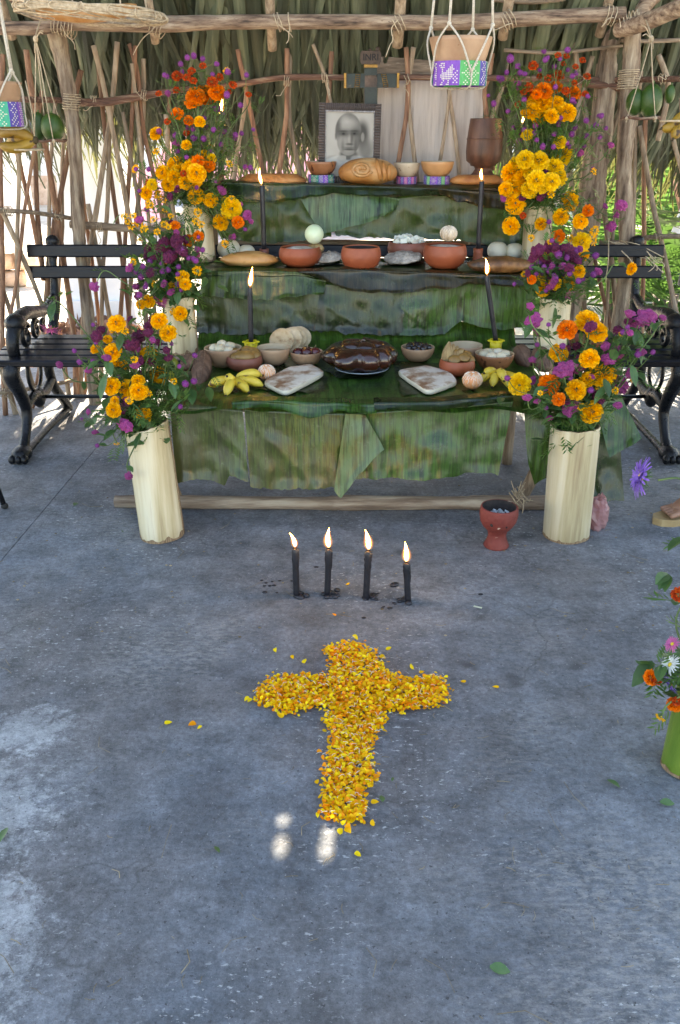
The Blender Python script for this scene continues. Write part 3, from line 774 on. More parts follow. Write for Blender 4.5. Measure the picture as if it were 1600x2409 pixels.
# ---- stick fence behind the altar
fence = empty('stick_fence', (0, 4.42, 0), 'open fence of crossed thin sticks tied to rails behind the bench', 'fence')
def Yf(px): return 4.42 - .36 * ss(230, -10, px) - .25 * ss(1480, 1640, px)
ST = [  # (path, width, material)
 ([(220, 107), (241, 190), (262, 290), (300, 490), (326, 640), (340, 712), (352, 880)], 13, 'stick'),
 ([(276, 98), (266, 220), (246, 370), (226, 499), (207, 620), (196, 760), (188, 940)], 13, 'stick'),
 ([(305, 103), (325, 179), (337, 300), (352, 370), (364, 425), (392, 560)], 11, 'stick_red'),
 ([(337, 138), (338, 240), (331, 413), (322, 505), (306, 690), (301, 810), (298, 940)], 12, 'stick'),
 ([(191, 165), (178, 227), (164, 344), (138, 490), (128, 620)], 13, 'stick_red'),
 ([(62, 117), (76, 220), (107, 344), (131, 490), (146, 590), (165, 720), (176, 815), (180, 935)], 15, 'stick_red'),
 ([(36, 345), (55, 420), (73, 496), (92, 590), (104, 640)], 11, 'stick_red'),
 ([(79, 303), (84, 400), (88, 500), (97, 590), (102, 660)], 12, 'stick_red'),
 ([(7, 127), (0, 280), (3, 499), (6, 650), (6, 824), (14, 985)], 13, 'stick_red'),
 ([(2, 490), (30, 550), (59, 618), (82, 672), (104, 730)], 12, 'stick'),
 ([(-20, 620), (10, 690), (38, 773), (60, 820)], 12, 'stick'),
 ([(-18, 830), (4, 872), (28, 940), (42, 997)], 13, 'stick'),
 ([(207, 480), (222, 560), (238, 635), (258, 745), (276, 830), (300, 935)], 12, 'stick'),
 ([(131, 500), (122, 580), (112, 700)], 12, 'stick_red'),
 ([(62, 855), (79, 910), (96, 950), (108, 990)], 11, 'stick'),
 ([(96, 850), (88, 900), (76, 960)], 10, 'stick_red'),
 ([(150, 850), (156, 890), (164, 940)], 12, 'stick'),
 ([(178, 850), (188, 900), (200, 945)], 12, 'stick'),
 ([(205, 850), (203, 900), (196, 945)], 10, 'stick_red'),
 ([(240, 850), (238, 960)], 10, 'stick'),
 ([(270, 850), (276, 950)], 11, 'stick'),
 ([(559, 116), (568, 160), (577, 200), (592, 275), (607, 350), (622, 425), (640, 560)], 12, 'stick_red'),
 ([(573, 104), (577, 171), (579, 229), (568, 300), (555, 380), (546, 470)], 11, 'stick'),
 ([(675, 114), (675, 200), (674, 271), (664, 350), (655, 425), (645, 560)], 13, 'stick_red'),
 ([(684, 117), (680, 200), (681, 279), (694, 350), (706, 420), (720, 540)], 12, 'stick'),
 ([(736, 104), (750, 140), (764, 179), (778, 240), (796, 330), (810, 420)], 9, 'stick'),
 ([(780, 121), (777, 180), (770, 260), (762, 340), (752, 440)], 12, 'stick_red'),
 ([(955, 111), (960, 195), (956, 270), (946, 330), (936, 390), (925, 470)], 12, 'stick_red'),
 ([(973, 111), (962, 185), (962, 250), (969, 320), (977, 390), (990, 480)], 12, 'stick'),
 ([(1062, 130), (1058, 214), (1046, 310), (1032, 400), (1020, 500)], 9, 'stick'),
 ([(1050, 130), (1056, 214), (1070, 310), (1082, 425), (1092, 520)], 10, 'stick'),
 ([(1158, 125), (1150, 180), (1140, 214), (1146, 286), (1160, 400)], 12, 'stick_red'),
 ([(1196, 130), (1183, 200), (1168, 245), (1154, 286), (1140, 350)], 11, 'stick'),
 ([(1342, 57), (1352, 110), (1361, 171), (1372, 236), (1390, 321), (1405, 420), (1420, 490), (1430, 560), (1442, 640), (1455, 800)], 13, 'stick'),
 ([(1394, 132), (1378, 190), (1362, 250), (1346, 330), (1330, 420), (1316, 520)], 13, 'stick'),
 ([(1461, 250), (1440, 310), (1416, 375), (1397, 430), (1376, 485), (1362, 560)], 12, 'stick'),
 ([(1412, 420), (1400, 470), (1385, 540), (1372, 640), (1360, 740), (1350, 900)], 12, 'stick'),
 ([(1395, 590), (1406, 640), (1420, 700), (1440, 790)], 11, 'stick_red'),
 ([(1550, 130), (1572, 200), (1560, 280), (1548, 330)], 14, 'stick'),
 ([(1504, 296), (1520, 390), (1536, 480), (1553, 555), (1575, 659), (1592, 740), (1612, 820)], 13, 'stick'),
 ([(1578, 300), (1592, 360), (1610, 420)], 12, 'stick'),
 ([(1060, 740), (1055, 800)], 10, 'stick'), ([(1096, 742), (1104, 800)], 10, 'stick'),
 ([(925, 740), (920, 810)], 10, 'stick'),
 ([(1475, 776), (1494, 850), (1510, 930)], 10, 'stick'), ([(1580, 830), (1592, 880), (1600, 930)], 13, 'stick'),
 ([(1186, 770), (1178, 830)], 11, 'stick'), ([(1205, 772), (1215, 830)], 11, 'stick_red'),
]
rS = random.Random(63)
for k in range(22):
    x0 = rS.uniform(-30, 400) if k < 14 else rS.uniform(1330, 1620); y0 = rS.uniform(100, 330); sl = rS.uniform(-.16, .16); L = rS.uniform(420, 780)
    y1 = min(y0 + L, 985 if x0 < 60 or x0 > 1560 else 940)
    ST.append(([(x0 + sl * (y - y0) + rS.uniform(-6, 6), y) for y in [lerp(y0, y1, i / 4) for i in range(5)]], rS.uniform(8, 12), rS.choice(('stick', 'stick', 'stick_red'))))
for pix, w, mt in ST:
    off = rnd(-.03, .05)
    pole('stick', mt, ptube(pix, [Yf(x) + off for x, y in pix], w * .95), fence, 7, 4, .12, .05)
for pix, w, mt in ((([(50, 234), (120, 235), (172, 237), (241, 238), (330, 224), (413, 213), (500, 205), (575, 196), (671, 182), (807, 182), (939, 182), (1060, 182), (1147, 183), (1300, 186), (1465, 188), (1640, 184)]), 13, 'rail_red'),
                   ([(170, 244), (260, 243), (400, 216)], 10, 'rail_red'),
                   ([(-60, 492), (0, 495), (70, 499), (127, 507), (175, 515)], 10, 'rail'),
                   ([(165, 528), (230, 532), (293, 537), (365, 543), (430, 548)], 17, 'rail'),
                   ([(1361, 195), (1410, 200), (1468, 208)], 16, 'rail_red'),
                   ([(1410, 572), (1450, 571), (1500, 563), (1547, 557), (1660, 555)], 12, 'rail'),
                   ([(1418, 578), (1460, 580), (1484, 580)], 14, 'rail'),
                   ([(-40, 926), (0, 924), (60, 916), (114, 907), (180, 893)], 10, 'rail'),
                   ([(540, 574), (690, 570), (820, 572), (1000, 574), (1260, 574)], 15, 'rail')):
    Yr = [Yf(x) - .035 for x, y in pix]
    pole('rail', mt, ptube(pix, Yr, w), fence, 8, 4, .12, .03)
for (x, y) in ((222, 237), (340, 224), (675, 190), (764, 183), (959, 186), (1061, 184), (1378, 190), (1560, 186), (20, 497), (1547, 558), (1476, 566), (10, 924), (236, 534), (131, 507)):
    lash(at(x, y, Yf(x) - .035), (1, 0, rnd(-.3, .3)), .019, rnd(2, 5).__int__(), .03, parent=fence, loose=1, rt=.0018)
b = MB()      # a bundle of loose twine at the right post
for k in range(9):
    p0 = at(1440 + rnd(-10, 25), 572 + rnd(-8, 8), 4.2); p1 = at(1512 + rnd(-12, 14), 590 + rnd(-20, 25), 4.16); p2 = at(1545 + rnd(-10, 20), 625 + rnd(-30, 25), 4.14)
    b.tube(smooth_path([p0, (p0 + p1) / 2 + Vector((0, -.02, rnd(-.02, .02))), p1, p2, p2 + Vector((rnd(-.05, .05), 0, rnd(-.04, .02)))], 5), .0022, 5)
for (x0, y0, x1, y1) in ((1432, 560, 1424, 665), (1462, 590, 1492, 625), (1560, 845, 1545, 885), (1585, 850, 1600, 865)):
    b.tube(smooth_path([at(x0, y0, 4.1), at((x0 + x1) / 2 + 3, (y0 + y1) / 2, 4.08), at(x1, y1, 4.1)], 5), .0025, 5)
tag(b.build('twine_bundle', MT['twine'], fence), kind='stuff')
b = MB(); p = at(945, 160, 4.5)   # short sawn board tied behind the cross
b.box(at(938, 158, 4.47), (.31, .02, .075), Matrix.Rotation(R(4), 3, 'Y')); b.box(at(1052, 167, 4.47), (.20, .018, .05), Matrix.Rotation(R(-4), 3, 'Y'), taper=.96)
b.build('cross_board', MT['plank'], fence, smooth=False)

# ---- pale board leaning behind the sticks
pts = [at(889, 188, 4.478), at(1137, 186, 4.48), at(1136, 440, 4.47), at(884, 438, 4.47)]
b = MB(); b.prism(pts, (0, .012, 0))
tag(b.build('backing_board', MT['board'], smooth=False), 'large pale grey board standing behind the sticks right of the portrait', 'board')

# ---- beyond the fence
b = MB()
c = onz(272, 792, -.05)
pb = empty('white_pillar', (c.x, 5.95, -.05), 'thick limewashed white pillar beyond the fence', 'pillar')
b.box((c.x, 5.95, 1.6), (.39, .39, 3.3)); b.box((c.x, 5.95, .10), (.45, .45, .3)); o = b.build('shaft', MT['wall_white'], pb, smooth=False)
b = MB(); b.box((c.x, 5.95, 3.35), (.5, .5, .16)); b.build('capital', MT['wall_white'], pb, smooth=False)
# dry leaves heaped at the pillar
b = MB(); rr = random.Random(3)
for i in range(2600):
    x = c.x + rr.gauss(0, .42); y = 5.55 + rr.gauss(0, .22); h = .22 * math.exp(-((x - c.x) / .55) ** 2 - ((y - 5.55) / .3) ** 2)
    p = Vector((x, y, -.05 + rr.uniform(0, 1) * h + .01)); s = rr.uniform(.015, .04)
    m = align((rr.gauss(0, 1), rr.gauss(0, 1), rr.gauss(0, 1) + .6), rr.uniform(0, 6))
    b.add([p + m @ Vector(q) * s for q in ((0, -1, 0), (.55, 0, .15), (0, 1, 0), (-.55, 0, .15))], [(0, 1, 2), (0, 2, 3)])
tag(b.build('dry_leaves', MT['dry_leaf'], smooth=False), 'heap of dry brown leaves at the foot of the white pillar', 'dry leaves', kind='stuff')
# low stone kerb wall, far left
sw = empty('stone_wall', (-4.2, 8.1, -.05), 'low wall of pinkish stones beyond the far left of the fence', 'wall')
rr = random.Random(9)
for row in range(2):
    x = -6.2 + row * .12
    while x < -2.9:
        w = rr.uniform(.2, .34); b = MB()
        b.ell((x + w / 2, 8.1 + rr.uniform(-.02, .02), .02 + row * .15), (w * .50, .15, .075), 12, 8, disp=lambda d: .12 * noise.noise(d * 2 + Vector((x, row, 0))) + .30 * (min(abs(d.x), abs(d.z)) * 1.414) ** 3)
        b.build('stone', MT['stone'], sw); x += w
b = MB(); b.box((-4.6, 8.12, .29), (3.4, .36, .07)); b.build('coping', MT['wall_pale'], sw, smooth=False)
# white painted wall and pale building farther back
b = MB()
wb = empty('white_wall', (-6.5, 9.8, -.05), 'low white wall seen through the sticks at far left', 'wall')
b.box((-6.4, 9.8, .52), (6.2, .2, 1.1)); b.build('wall_face', MT['wall_white'], wb, smooth=False)
b = MB(); b.box((-6.4, 9.8, 1.09), (6.24, .28, .06)); b.build('coping', MT['wall_pale'], wb, smooth=False)
bd = empty('pale_building', (0, 17, -.05), 'long pale plastered building far behind the altar', 'building')
b = MB(); b.box((-2, 17, 1.9), (26, .3, 3.9)); b.build('wall', MT['wall_white'], bd, smooth=False)
b = MB(); b.box((-2, 16.9, 3.95), (26.6, 1.0, .18)); b.build('roof_edge', MT['wall_pale'], bd, smooth=False)
b = MB(); b.box((-2, 16.82, .2), (26, .08, .5)); b.build('plinth', MT['stone'], bd, smooth=False)
for x in (-9, -5.2, 3.2, 7.5):
    b = MB(); b.box((x, 16.82, 1.7), (1.1, .06, 1.3)); f = b.build('window', MT['wall_pale'], bd, smooth=False)
    b = MB(); b.box((x, 16.785, 1.7), (.95, .02, 1.15)); b.build('pane', MT['car_glass'], f, smooth=False)

# cars parked beyond
def car(base, yaw, paint, L, Hh, W, lab):
    root = empty('parked_car', base, lab, 'car', 'cars parked beyond the fence')
    M = Matrix.Translation(base) @ Matrix.Rotation(yaw, 4, 'Z')
    prof = [(-.5, .22), (-.5, .50), (-.47, .60), (-.30, .66), (-.17, .97), (-.10, 1.0), (.22, 1.0), (.30, .97), (.42, .64), (.49, .58), (.5, .45), (.5, .22)]
    b = MB(); rows = []
    for (k, ins) in ((-.5, .03), (-.46, 0), (.46, 0), (.5, .03)):
        rows.append([M @ Vector((x * L, k * W * (.86 if z > .7 else 1), .18 + (z - .22) * (Hh - .18) / .78)) for x, z in prof])
    n = len(prof); vs = [p for r in rows for p in r]; fs = []
    for i in range(3):
        for j in range(n): fs.append((i * n + j, i * n + (j + 1) % n, (i + 1) * n + (j + 1) % n, (i + 1) * n + j))
    fs.append(tuple(range(n))); fs.append(tuple(reversed(range(3 * n, 4 * n))))
    b.add(vs, fs); b.build('body', paint, root, sharp=28)
    def quad(pts, name, mt):
        b = MB(); P = [M @ Vector((x * L, y * W, .18 + (z - .22) * (Hh - .18) / .78)) for x, y, z in pts]
        nrm = (P[1] - P[0]).cross(P[2] - P[0]).normalized() * .012
        b.prism([p - nrm * .3 for p in P], nrm); b.build(name, mt, root, smooth=False)
    for s in (-1, 1):
        k = s * .46
        q1 = [(-.25, k, .69), (.03, k, .69), (.03, k * .93, .95), (-.145, k * .93, .95)]; q2 = [(.05, k, .69), (.36, k, .69), (.285, k * .93, .95), (.05, k * .93, .95)]
        for q in (q1, q2): quad(q if s < 0 else list(reversed(q)), 'side_window', MT['car_glass'])
        b = MB(); b.ell(M @ Vector((.49 * L, s * .36 * W, .18 + .3 * (Hh - .18))), (.05, .12, .07), 10, 6, rot=M.to_3x3()); b.build('tail_lamp', MT['lamp_red'], root)
        b = MB(); b.ell(M @ Vector((-.49 * L, s * .36 * W, .18 + .32 * (Hh - .18))), (.06, .12, .07), 10, 6, rot=M.to_3x3()); b.build('headlight', MT['chrome'], root)
    for x in (-.31, .31):
        for s in (-1, 1):
            rot = M.to_3x3() @ Matrix.Rotation(PI / 2, 3, 'X'); cc = M @ Vector((x * L, s * (W * .5 - .08), .3))
            wv = MB(); wv.lathe([(.17, -.1), (.29, -.1), (.31, -.06), (.31, .06), (.29, .1), (.17, .1)], cc, 20, rot=rot); wo = wv.build('wheel', MT['tyre'], root)
            rv = MB(); rv.lathe([(.01, -.105), (.17, -.108), (.18, 0), (.17, .108), (.01, .105)], cc, 16, rot=rot); rv.build('rim', MT['chrome'], wo)
    quad([(-.175, -.4, .955), (-.29, -.44, .69), (-.29, .44, .69), (-.175, .4, .955)][::-1], 'windscreen', MT['car_glass'])
    quad([(.305, -.4, .95), (.405, -.44, .68), (.405, .44, .68), (.305, .4, .95)], 'rear_window', MT['car_glass'])
    return root
car((-.95, 13.0, -.05), R(184), MT['car_pink'], 3.7, 1.42, 1.65, 'pink car parked in the sun behind the altar')
car((-5.5, 8.95, -.05), R(2), MT['car_white'], 3.9, 1.25, 1.6, 'white car parked in the sun beyond the far left of the fence')

# palm bushes and trees on the right
def palm_leaf(k):
    b = MB(); rr = random.Random(40 + k)
    L = 1.0; bend = rr.uniform(.25, .55)
    P = []
    for i in range(11):
        t = i / 10; P.append(Vector((t * L * .72, 0, L * .8 * t - bend * 1.1 * t * t)))
    b.tube(P, [.010 * (1 - .8 * i / 10) for i in range(11)], 4)
    for i in range(30):
        t = .15 + .85 * i / 30; q = t * 10; j = min(int(q), 9); c = P[j].lerp(P[j + 1], q - j)
        tan = (P[min(j + 1, 10)] - P[j]).normalized()
        for s in (-1, 1):
            l = .34 * math.sin(PI * (.12 + .8 * t)) + .05
            d = (Vector((0, s, 0)) * .8 + tan * .65 + Vector((0, 0, rr.uniform(-.3, .1)))).normalized()
            wd = tan.cross(d).cross(d).normalized() * .0065
            b.add([c, c + d * l * .5 + wd - Vector((0, 0, .01)), c + d * l - Vector((0, 0, .05 * l / .3)), c + d * l * .5 - wd - Vector((0, 0, .01))], [(0, 1, 2), (0, 2, 3)])
    return b.mesh('frond', MT['palm_green'], smooth=False)
PL = [palm_leaf(k) for k in range(4)]
rr = random.Random(21)
for (px, Y, sc_, n, h0, lab) in ((1450, 5.9, 1.0, 9, .05, 'bright green palm bush behind the right post'), (1570, 5.6, 1.15, 9, .02, 'large feathery palm bush at the right edge behind the fence'), (1360, 6.9, 1.15, 8, .1, 'palm bush behind the right bouquets'),
                            (1520, 7.4, 1.8, 11, .4, 'tall palm with arching fronds beyond the right side'), (1680, 6.4, 1.5, 9, .2, 'palm bush beyond the right edge of the fence'), (1420, 9.2, 2.0, 10, .5, 'distant tall palm right of the altar')):
    X = (px - 800) / 2050 * (Y * CP + 1.0 * SP)
    root = empty('palm_bush', (X, Y, -.05), lab, 'palm', 'palms beyond the right side of the hut')
    b = MB()
    for k in range(5):
        x, y = X + rr.uniform(-.08, .08), Y + rr.uniform(-.08, .08)
        b.tube([(x, y, -.05), (x + rr.uniform(-.04, .04), y, .25 * sc_ + h0)], [.02 * sc_, .014 * sc_], 6)
    b.build('trunk', MT['bark'], root)
    for k in range(n):
        a = 2 * PI * k / n * 1.0 + rr.uniform(-.3, .3); til = rr.uniform(-.25, .75)
        rot = Matrix.Rotation(a, 3, 'Z') @ Matrix.Rotation(til, 3, 'Y')
        inst(rr.choice(PL), 'frond', TRS((X + rr.uniform(-.06, .06), Y + rr.uniform(-.06, .06), h0 + rr.uniform(.0, .25) * sc_), rot, sc_ * rr.uniform(.75, 1.1)), root)
# strap-leaved ground plants at right
def strap_plant(c, n, h, lab):
    root = empty('strap_leaf_plant', c, lab, 'plant', 'strap leaved plants by the right post')
    for k in range(n):
        a = rr.uniform(0, 2 * PI); l = h * rr.uniform(.6, 1); d = Vector((math.cos(a), math.sin(a), 0)); b = MB(); P = []
        for i in range(6):
            t = i / 5; P.append((Vector(c) + d * (l * .55 * t + .02) + Vector((0, 0, l * (t - .45 * t * t))), .018 * (1 - t ** 2 * .95)))
        sd = d.cross(Vector((0, 0, 1)))
        vs = []; fs = []
        for p, w in P: vs += [p - sd * w, p - Vector((0, 0, w * .4)), p + sd * w]
        for i in range(5):
            for j in (0, 1): fs.append((i * 3 + j, i * 3 + j + 1, i * 3 + j + 4, i * 3 + j + 3))
        b.add(vs, fs); b.build('leaf', MT['palm_green'], root)
strap_plant((1.72, 5.3, -.05), 16, .5, 'strap leaved plant low behind the right end of the bench')
strap_plant((2.1, 5.6, -.05), 16, .6, 'strap leaved plant at the right edge behind the fence')
strap_plant((1.42, 5.7, -.05), 14, .45, 'strap leaved plant behind the right cream vases')
def leaf_tree(base, h, rad, lab, n=3000):
    root = empty('tree', base, lab, 'tree', 'trees far behind the hut')
    base = Vector(base); rt = random.Random(int(base.x * 10) + 77)
    b = MB(); b.tube(smooth_path([base, base + Vector((.05, 0, h * .3)), base + Vector((-.05, .05, h * .62))], 5), [.16 - .008 * i for i in range(11)], 9, wob=.05)
    for k in range(7):
        a = k * 2.4; p = base + Vector((0, 0, h * rt.uniform(.4, .6))); q = p + Vector((math.cos(a) * rad * .7, math.sin(a) * rad * .7, h * rt.uniform(.1, .28)))
        b.tube([p, (p + q) / 2 + Vector((0, 0, .1)), q], [.06, .04, .015], 6)
    b.build('trunk', MT['bark'], root)
    cl = [base + Vector((rt.gauss(0, .45) * rad, rt.gauss(0, .45) * rad, h * .68 + rt.gauss(0, .22) * rad)) for k in range(26)]
    b = MB()
    for i in range(n):
        c = rt.choice(cl); p = c + Vector((rt.gauss(0, 1), rt.gauss(0, 1), rt.gauss(0, .8))) * rad * .17; s = rt.uniform(.05, .10)
        m = align((rt.gauss(0, 1), rt.gauss(0, 1), rt.gauss(0, 1) + .8), rt.uniform(0, 6))
        b.add([p + m @ Vector(q) * s for q in ((0, -1, 0), (.5, 0, .1), (0, 1, 0), (-.5, 0, .1))], [(0, 1, 2, 3)])
    tag(b.build('crown', MT['tree_leaf'], root, smooth=False), kind='stuff')
leaf_tree((4.6, 10.5, -.05), 4.2, 2.0, 'leafy tree beyond the palms at right')
leaf_tree((7.2, 12.5, -.05), 5.0, 2.4, 'taller leafy tree at the far right')
leaf_tree((-8.5, 14, -.05), 5.0, 2.4, 'leafy tree at the far left by the pale building')

# ================================================================ BENCH
bench = empty('park_bench', (.02, 3.9, 0), 'long black park bench with cast iron scroll arms behind the altar', 'bench')
def bench_frame(X, s):
    b = MB()
    def tb(pts, r, n=8, sq=1.0):
        r = [q * .80 for q in r]
        b.tube(smooth_path([(X + (p[2] if len(p) > 2 else 0), p[0], p[1]) for p in pts], 5), [lerp(r[int(i / 5 * 1) if i / 5 < len(r) else -1], r[min(int(i / 5) + 1, len(r) - 1)], (i % 5) / 5) for i in range(5 * (len(pts) - 1) + 1)], n, squash=sq)
    tb([(4.05, .40), (4.13, .52), (4.17, .62), (4.19, .72), (4.215, .80)], [.03, .03, .024, .025, .028])           # back upright
    b.ell((X, 4.22, .80), (.034, .03, .03), 10, 7)
    tb([(4.13, .56), (4.00, .53), (3.86, .545), (3.72, .565), (3.60, .545), (3.535, .48), (3.55, .41)], [.024, .030, .036, .038, .040, .034, .03])  # arm
    b.ell((X, 3.60, .55), (.042, .06, .04), 10, 7)
    for (cy, cz, rr, r2) in ((3.70, .475, .055, .012), (3.83, .475, .045, .010), (3.93, .47, .03, .009)):             # scroll work under the arm
        P = []
        for i in range(22):
            a = 2 * PI * i / 16 + .6; q = 1 - i / 30
            P.append((X, cy + rr * q * math.cos(a), cz + rr * q * math.sin(a)))
        b.tube(P, r2, 6)
    tb([(3.50, .40), (3.475, .36), (3.54, .27), (3.58, .18), (3.53, .09), (3.47, .035)], [.045, .044, .036, .030, .026, .032])    # front leg
    b.ell((X, 3.455, .032), (.042, .06, .034), 12, 8)
    for k in (-1, 0, 1): b.ell((X + k * .026, 3.405, .022), (.016, .022, .02), 8, 6)
    tb([(4.02, .40), (3.93, .30), (3.97, .18), (4.08, .08), (4.14, .02)], [.036, .030, .028, .028, .03])              # rear leg
    tb([(3.50, .02), (3.80, .025), (4.13, .02)], [.022, .018, .022], 8)                                              # floor bar
    tb([(3.57, .19), (3.68, .215), (3.80, .19), (3.95, .22)], [.02, .03, .034, .026])
    b.ell((X, 3.75, .19), (.03, .045, .045), 10, 7)
    tb([(3.48, .40), (3.8, .385), (4.06, .40)], [.03, .026, .03])
    P = [(X, 3.74 + .085 * math.cos(a), .31 + .085 * math.sin(a)) for a in [2 * PI * i / 18 for i in range(18)]]
    b.tube(P, .009, 6, closed=True)
    b.build('frame', MT['iron'], bench)
bench_frame(-1.34, -1); bench_frame(1.385, 1)
def bslat(y, z, h, d, rot, x0=-1.44, x1=1.49):
    b = MB(); Rm = Matrix.Rotation(rot, 3, 'X'); prof = []
    for (a, c) in ((-d / 2, -h / 2 + .006), (-d / 2 + .005, -h / 2), (d / 2 - .005, -h / 2), (d / 2, -h / 2 + .006), (d / 2, h / 2 - .006), (d / 2 - .005, h / 2), (-d / 2 + .005, h / 2), (-d / 2, h / 2 - .006)):
        prof.append(Rm @ Vector((0, a, c)))
    b.prism([Vector((x0, y, z)) + p for p in prof], (x1 - x0, 0, 0))
    b.build('slat', MT['slat'], bench, smooth=False)
bslat(4.165, .765, .056, .026, R(-8)); bslat(4.15, .672, .056, .026, R(-8))
for y in (3.50, 3.60, 3.70, 3.80, 3.90): bslat(y, .414, .028, .082, 0)
b = MB(); b.tube([(-1.34, 3.76, .19), (1.385, 3.76, .19)], .009, 8); b.build('tie_rod', MT['iron'], bench)

# ================================================================ ALTAR STAND
Z1, Z2, Z3 = .44, .735, 1.043
altar = empty('altar_stand', (0, 3.6, 0), 'three-tiered altar stand of poles and planks draped in banana leaves', 'altar')
pole('floor_log', 'log', [((-.83, 2.955, .028), .024), ((-.5, 2.95, .026), .025), ((-.1, 2.945, .024), .024), ((.02, 2.945, .025), .028), ((.4, 2.945, .026), .025), ((.55, 2.945, .026), .028), ((.82, 2.95, .026), .025)], altar, 12, 8, .10, .05)
for x, dx in ((-.60, -.03), (.66, .055)):
    pole('leg', 'stick', [((x, 2.98, .0), .024), ((x + dx, 2.93, .18), .023), ((x + dx * 1.8, 2.87, Z1 - .02), .022)], altar, 9, 6)
for x in (-.56, .70):
    pole('leg', 'stick', [((x, 3.42, 0), .022), ((x, 3.42, Z1 - .02), .02)], altar, 9, 6)
for x in (-.70, .74):
    pole('leg', 'stick', [((x, 4.07, 0), .02), ((x, 4.08, .4), .02), ((x, 4.085, Z2 - .02), .02)], altar, 9, 6)
    pole('leg', 'stick', [((x * .86, 4.33, 0), .02), ((x * .86, 4.34, .5), .02), ((x * .86, 4.34, Z3 - .02), .02)], altar, 9, 6)
def plank(x0, x1, y0, y1, z, t=.018):
    n = 3; w = (y1 - y0) / n
    for i in range(n):
        b = MB(); b.box(((x0 + x1) / 2 + rnd(-.01, .01), y0 + w * (i + .5), z - t / 2), (x1 - x0, w - .006, t)); b.build('plank', MT['plank'], altar, smooth=False)
plank(-.58, .72, 2.81, 3.44, Z1 - .006)
plank(-.68, .94, 3.70, 4.11, Z2 - .006)
plank(-.57, .80, 4.155, 4.385, Z3 - .006)
lash((.665, 2.955, .045), (1, 0, .8), .036, 4, .05, parent=altar, loose=4)
b = MB()
for k in range(7):
    p = Vector((.645, 2.93, .05)); b.tube([p, p + Vector((rnd(-.03, .03), rnd(-.02, .01), rnd(.03, .08)))], .0016, 4)
tag(b.build('lashing_ends', MT['twine'], altar), kind='stuff')

# ================================================================ BANANA LEAVES
def leaf_sheet(top, bot, Yt, Yb, mt, label, lip=.05, nu=64, nv=24, wav=.013, rag=5, seed=0, bulge=0.0, fold=0.0, ztop=None, slits=()):
    b = MB(); nl = 4 if lip else 0
    sd = Vector((seed * 7.3, seed * 3.1, 0))
    def fn(u, v):
        tx, ty = poly(top, u); bx, by = poly(bot, u)
        if nl and v < nl / (nv + nl):
            k = v / (nl / (nv + nl)); T = at(tx, ty, Yt)
            return T + Vector((0, lip * (1 - k), .006 * (1 - k) + .004 * noise.noise(T * 20 + sd)))
        w = (v - nl / (nv + nl)) / (1 - nl / (nv + nl)) if nl else v
        by2 = by + rag * (noise.noise(Vector((bx * .035, seed, 0))) + .6 * noise.noise(Vector((bx * .12, seed, 4))))
        px, py = lerp(tx, bx, w), lerp(ty, by2, w)
        p0 = at(px, py, lerp(Yt, Yb, w))
        q = p0 * 6 + sd
        d = wav * min(1, w * 2.5) * (noise.noise(Vector((q.x * 1.2, 0, q.z * .7))) * 1.1 + .4 * noise.noise(q * 2.6))
        d += .007 * w * noise.noise(Vector((q.x * 2.6, q.z * .25, seed + 3))) + .007 * w * w * noise.noise(Vector((q.x * 5.5, q.z * .6, seed + 6)))
        cr = noise.noise(Vector((q.x * .55 + q.z * .5, q.z * .3, seed + 11))); d -= .002 * min(1, w * 2) * math.exp(-(cr / .05) ** 2)
        d -= fold * w * abs(noise.noise(Vector((q.x * .8, seed, 1))))
        # edges curl a little
        d -= .006 * (math.exp(-w * 12) ) + .012 * ss(.86, 1, w) * (.4 + noise.noise(Vector((px * .02, seed, 9))))
        return p0 + Vector((0, d, 0))
    b.grid(fn, nu, nv + nl)
    o = b.build('banana_leaf', MT[mt])
    return tag(o, label, 'banana leaf', 'banana leaves draped over the altar')
YF = 2.80
leaf_sheet([(400, 953), (490, 956), (571, 962)], [(414, 1134), (470, 1128), (528, 1140), (540, 1118), (586, 1128)], YF, YF - .03, 'bl_olive', 'brownish banana leaf hanging at the left end of the front tier', seed=1, wav=.012)
leaf_sheet([(575, 958), (680, 966), (820, 970)], [(589, 1147), (680, 1152), (790, 1146)], YF - .004, YF - .035, 'bl_olive', 'squared olive banana leaf hanging left of the folded flap', seed=2, wav=.014)
leaf_sheet([(800, 972), (940, 962), (1080, 952), (1207, 941)], [(828, 1128), (900, 1124), (1010, 1128), (1100, 1116), (1130, 1112), (1172, 1118)], YF + .004, YF - .03, 'bl_green', 'wide bright green banana leaf hanging right of the folded flap', seed=3, wav=.016, rag=4)
leaf_sheet([(813, 972), (835, 973), (859, 975)], [(786, 1150), (800, 1172), (842, 1116), (904, 1056)], YF - .03, YF - .055, 'bl_pale', 'pale folded flap of banana leaf at the middle of the front tier', lip=0, nu=18, seed=4, wav=.012, rag=2)
leaf_sheet([(1232, 944), (1262, 944), (1296, 944)], [(1242, 1090), (1257, 1140), (1292, 1122)], YF + .02, YF - .01, 'bl_green', 'narrow banana leaf hanging just left of the right cream vase', nu=14, seed=5, rag=1)
leaf_sheet([(1398, 935), (1430, 932), (1462, 932)], [(1432, 1074), (1470, 1056), (1509, 1030)], 2.92, 2.86, 'bl_green', 'slanting banana leaf behind the right cream vase', lip=0, nu=16, seed=6, rag=2)
leaf_sheet([(1378, 960), (1410, 965), (1455, 975)], [(1385, 1180), (1420, 1178), (1468, 1176)], 2.98, 2.93, 'bl_dark', 'dark banana leaf strip standing behind the right cream vase', lip=0, nu=14, seed=7, rag=3)
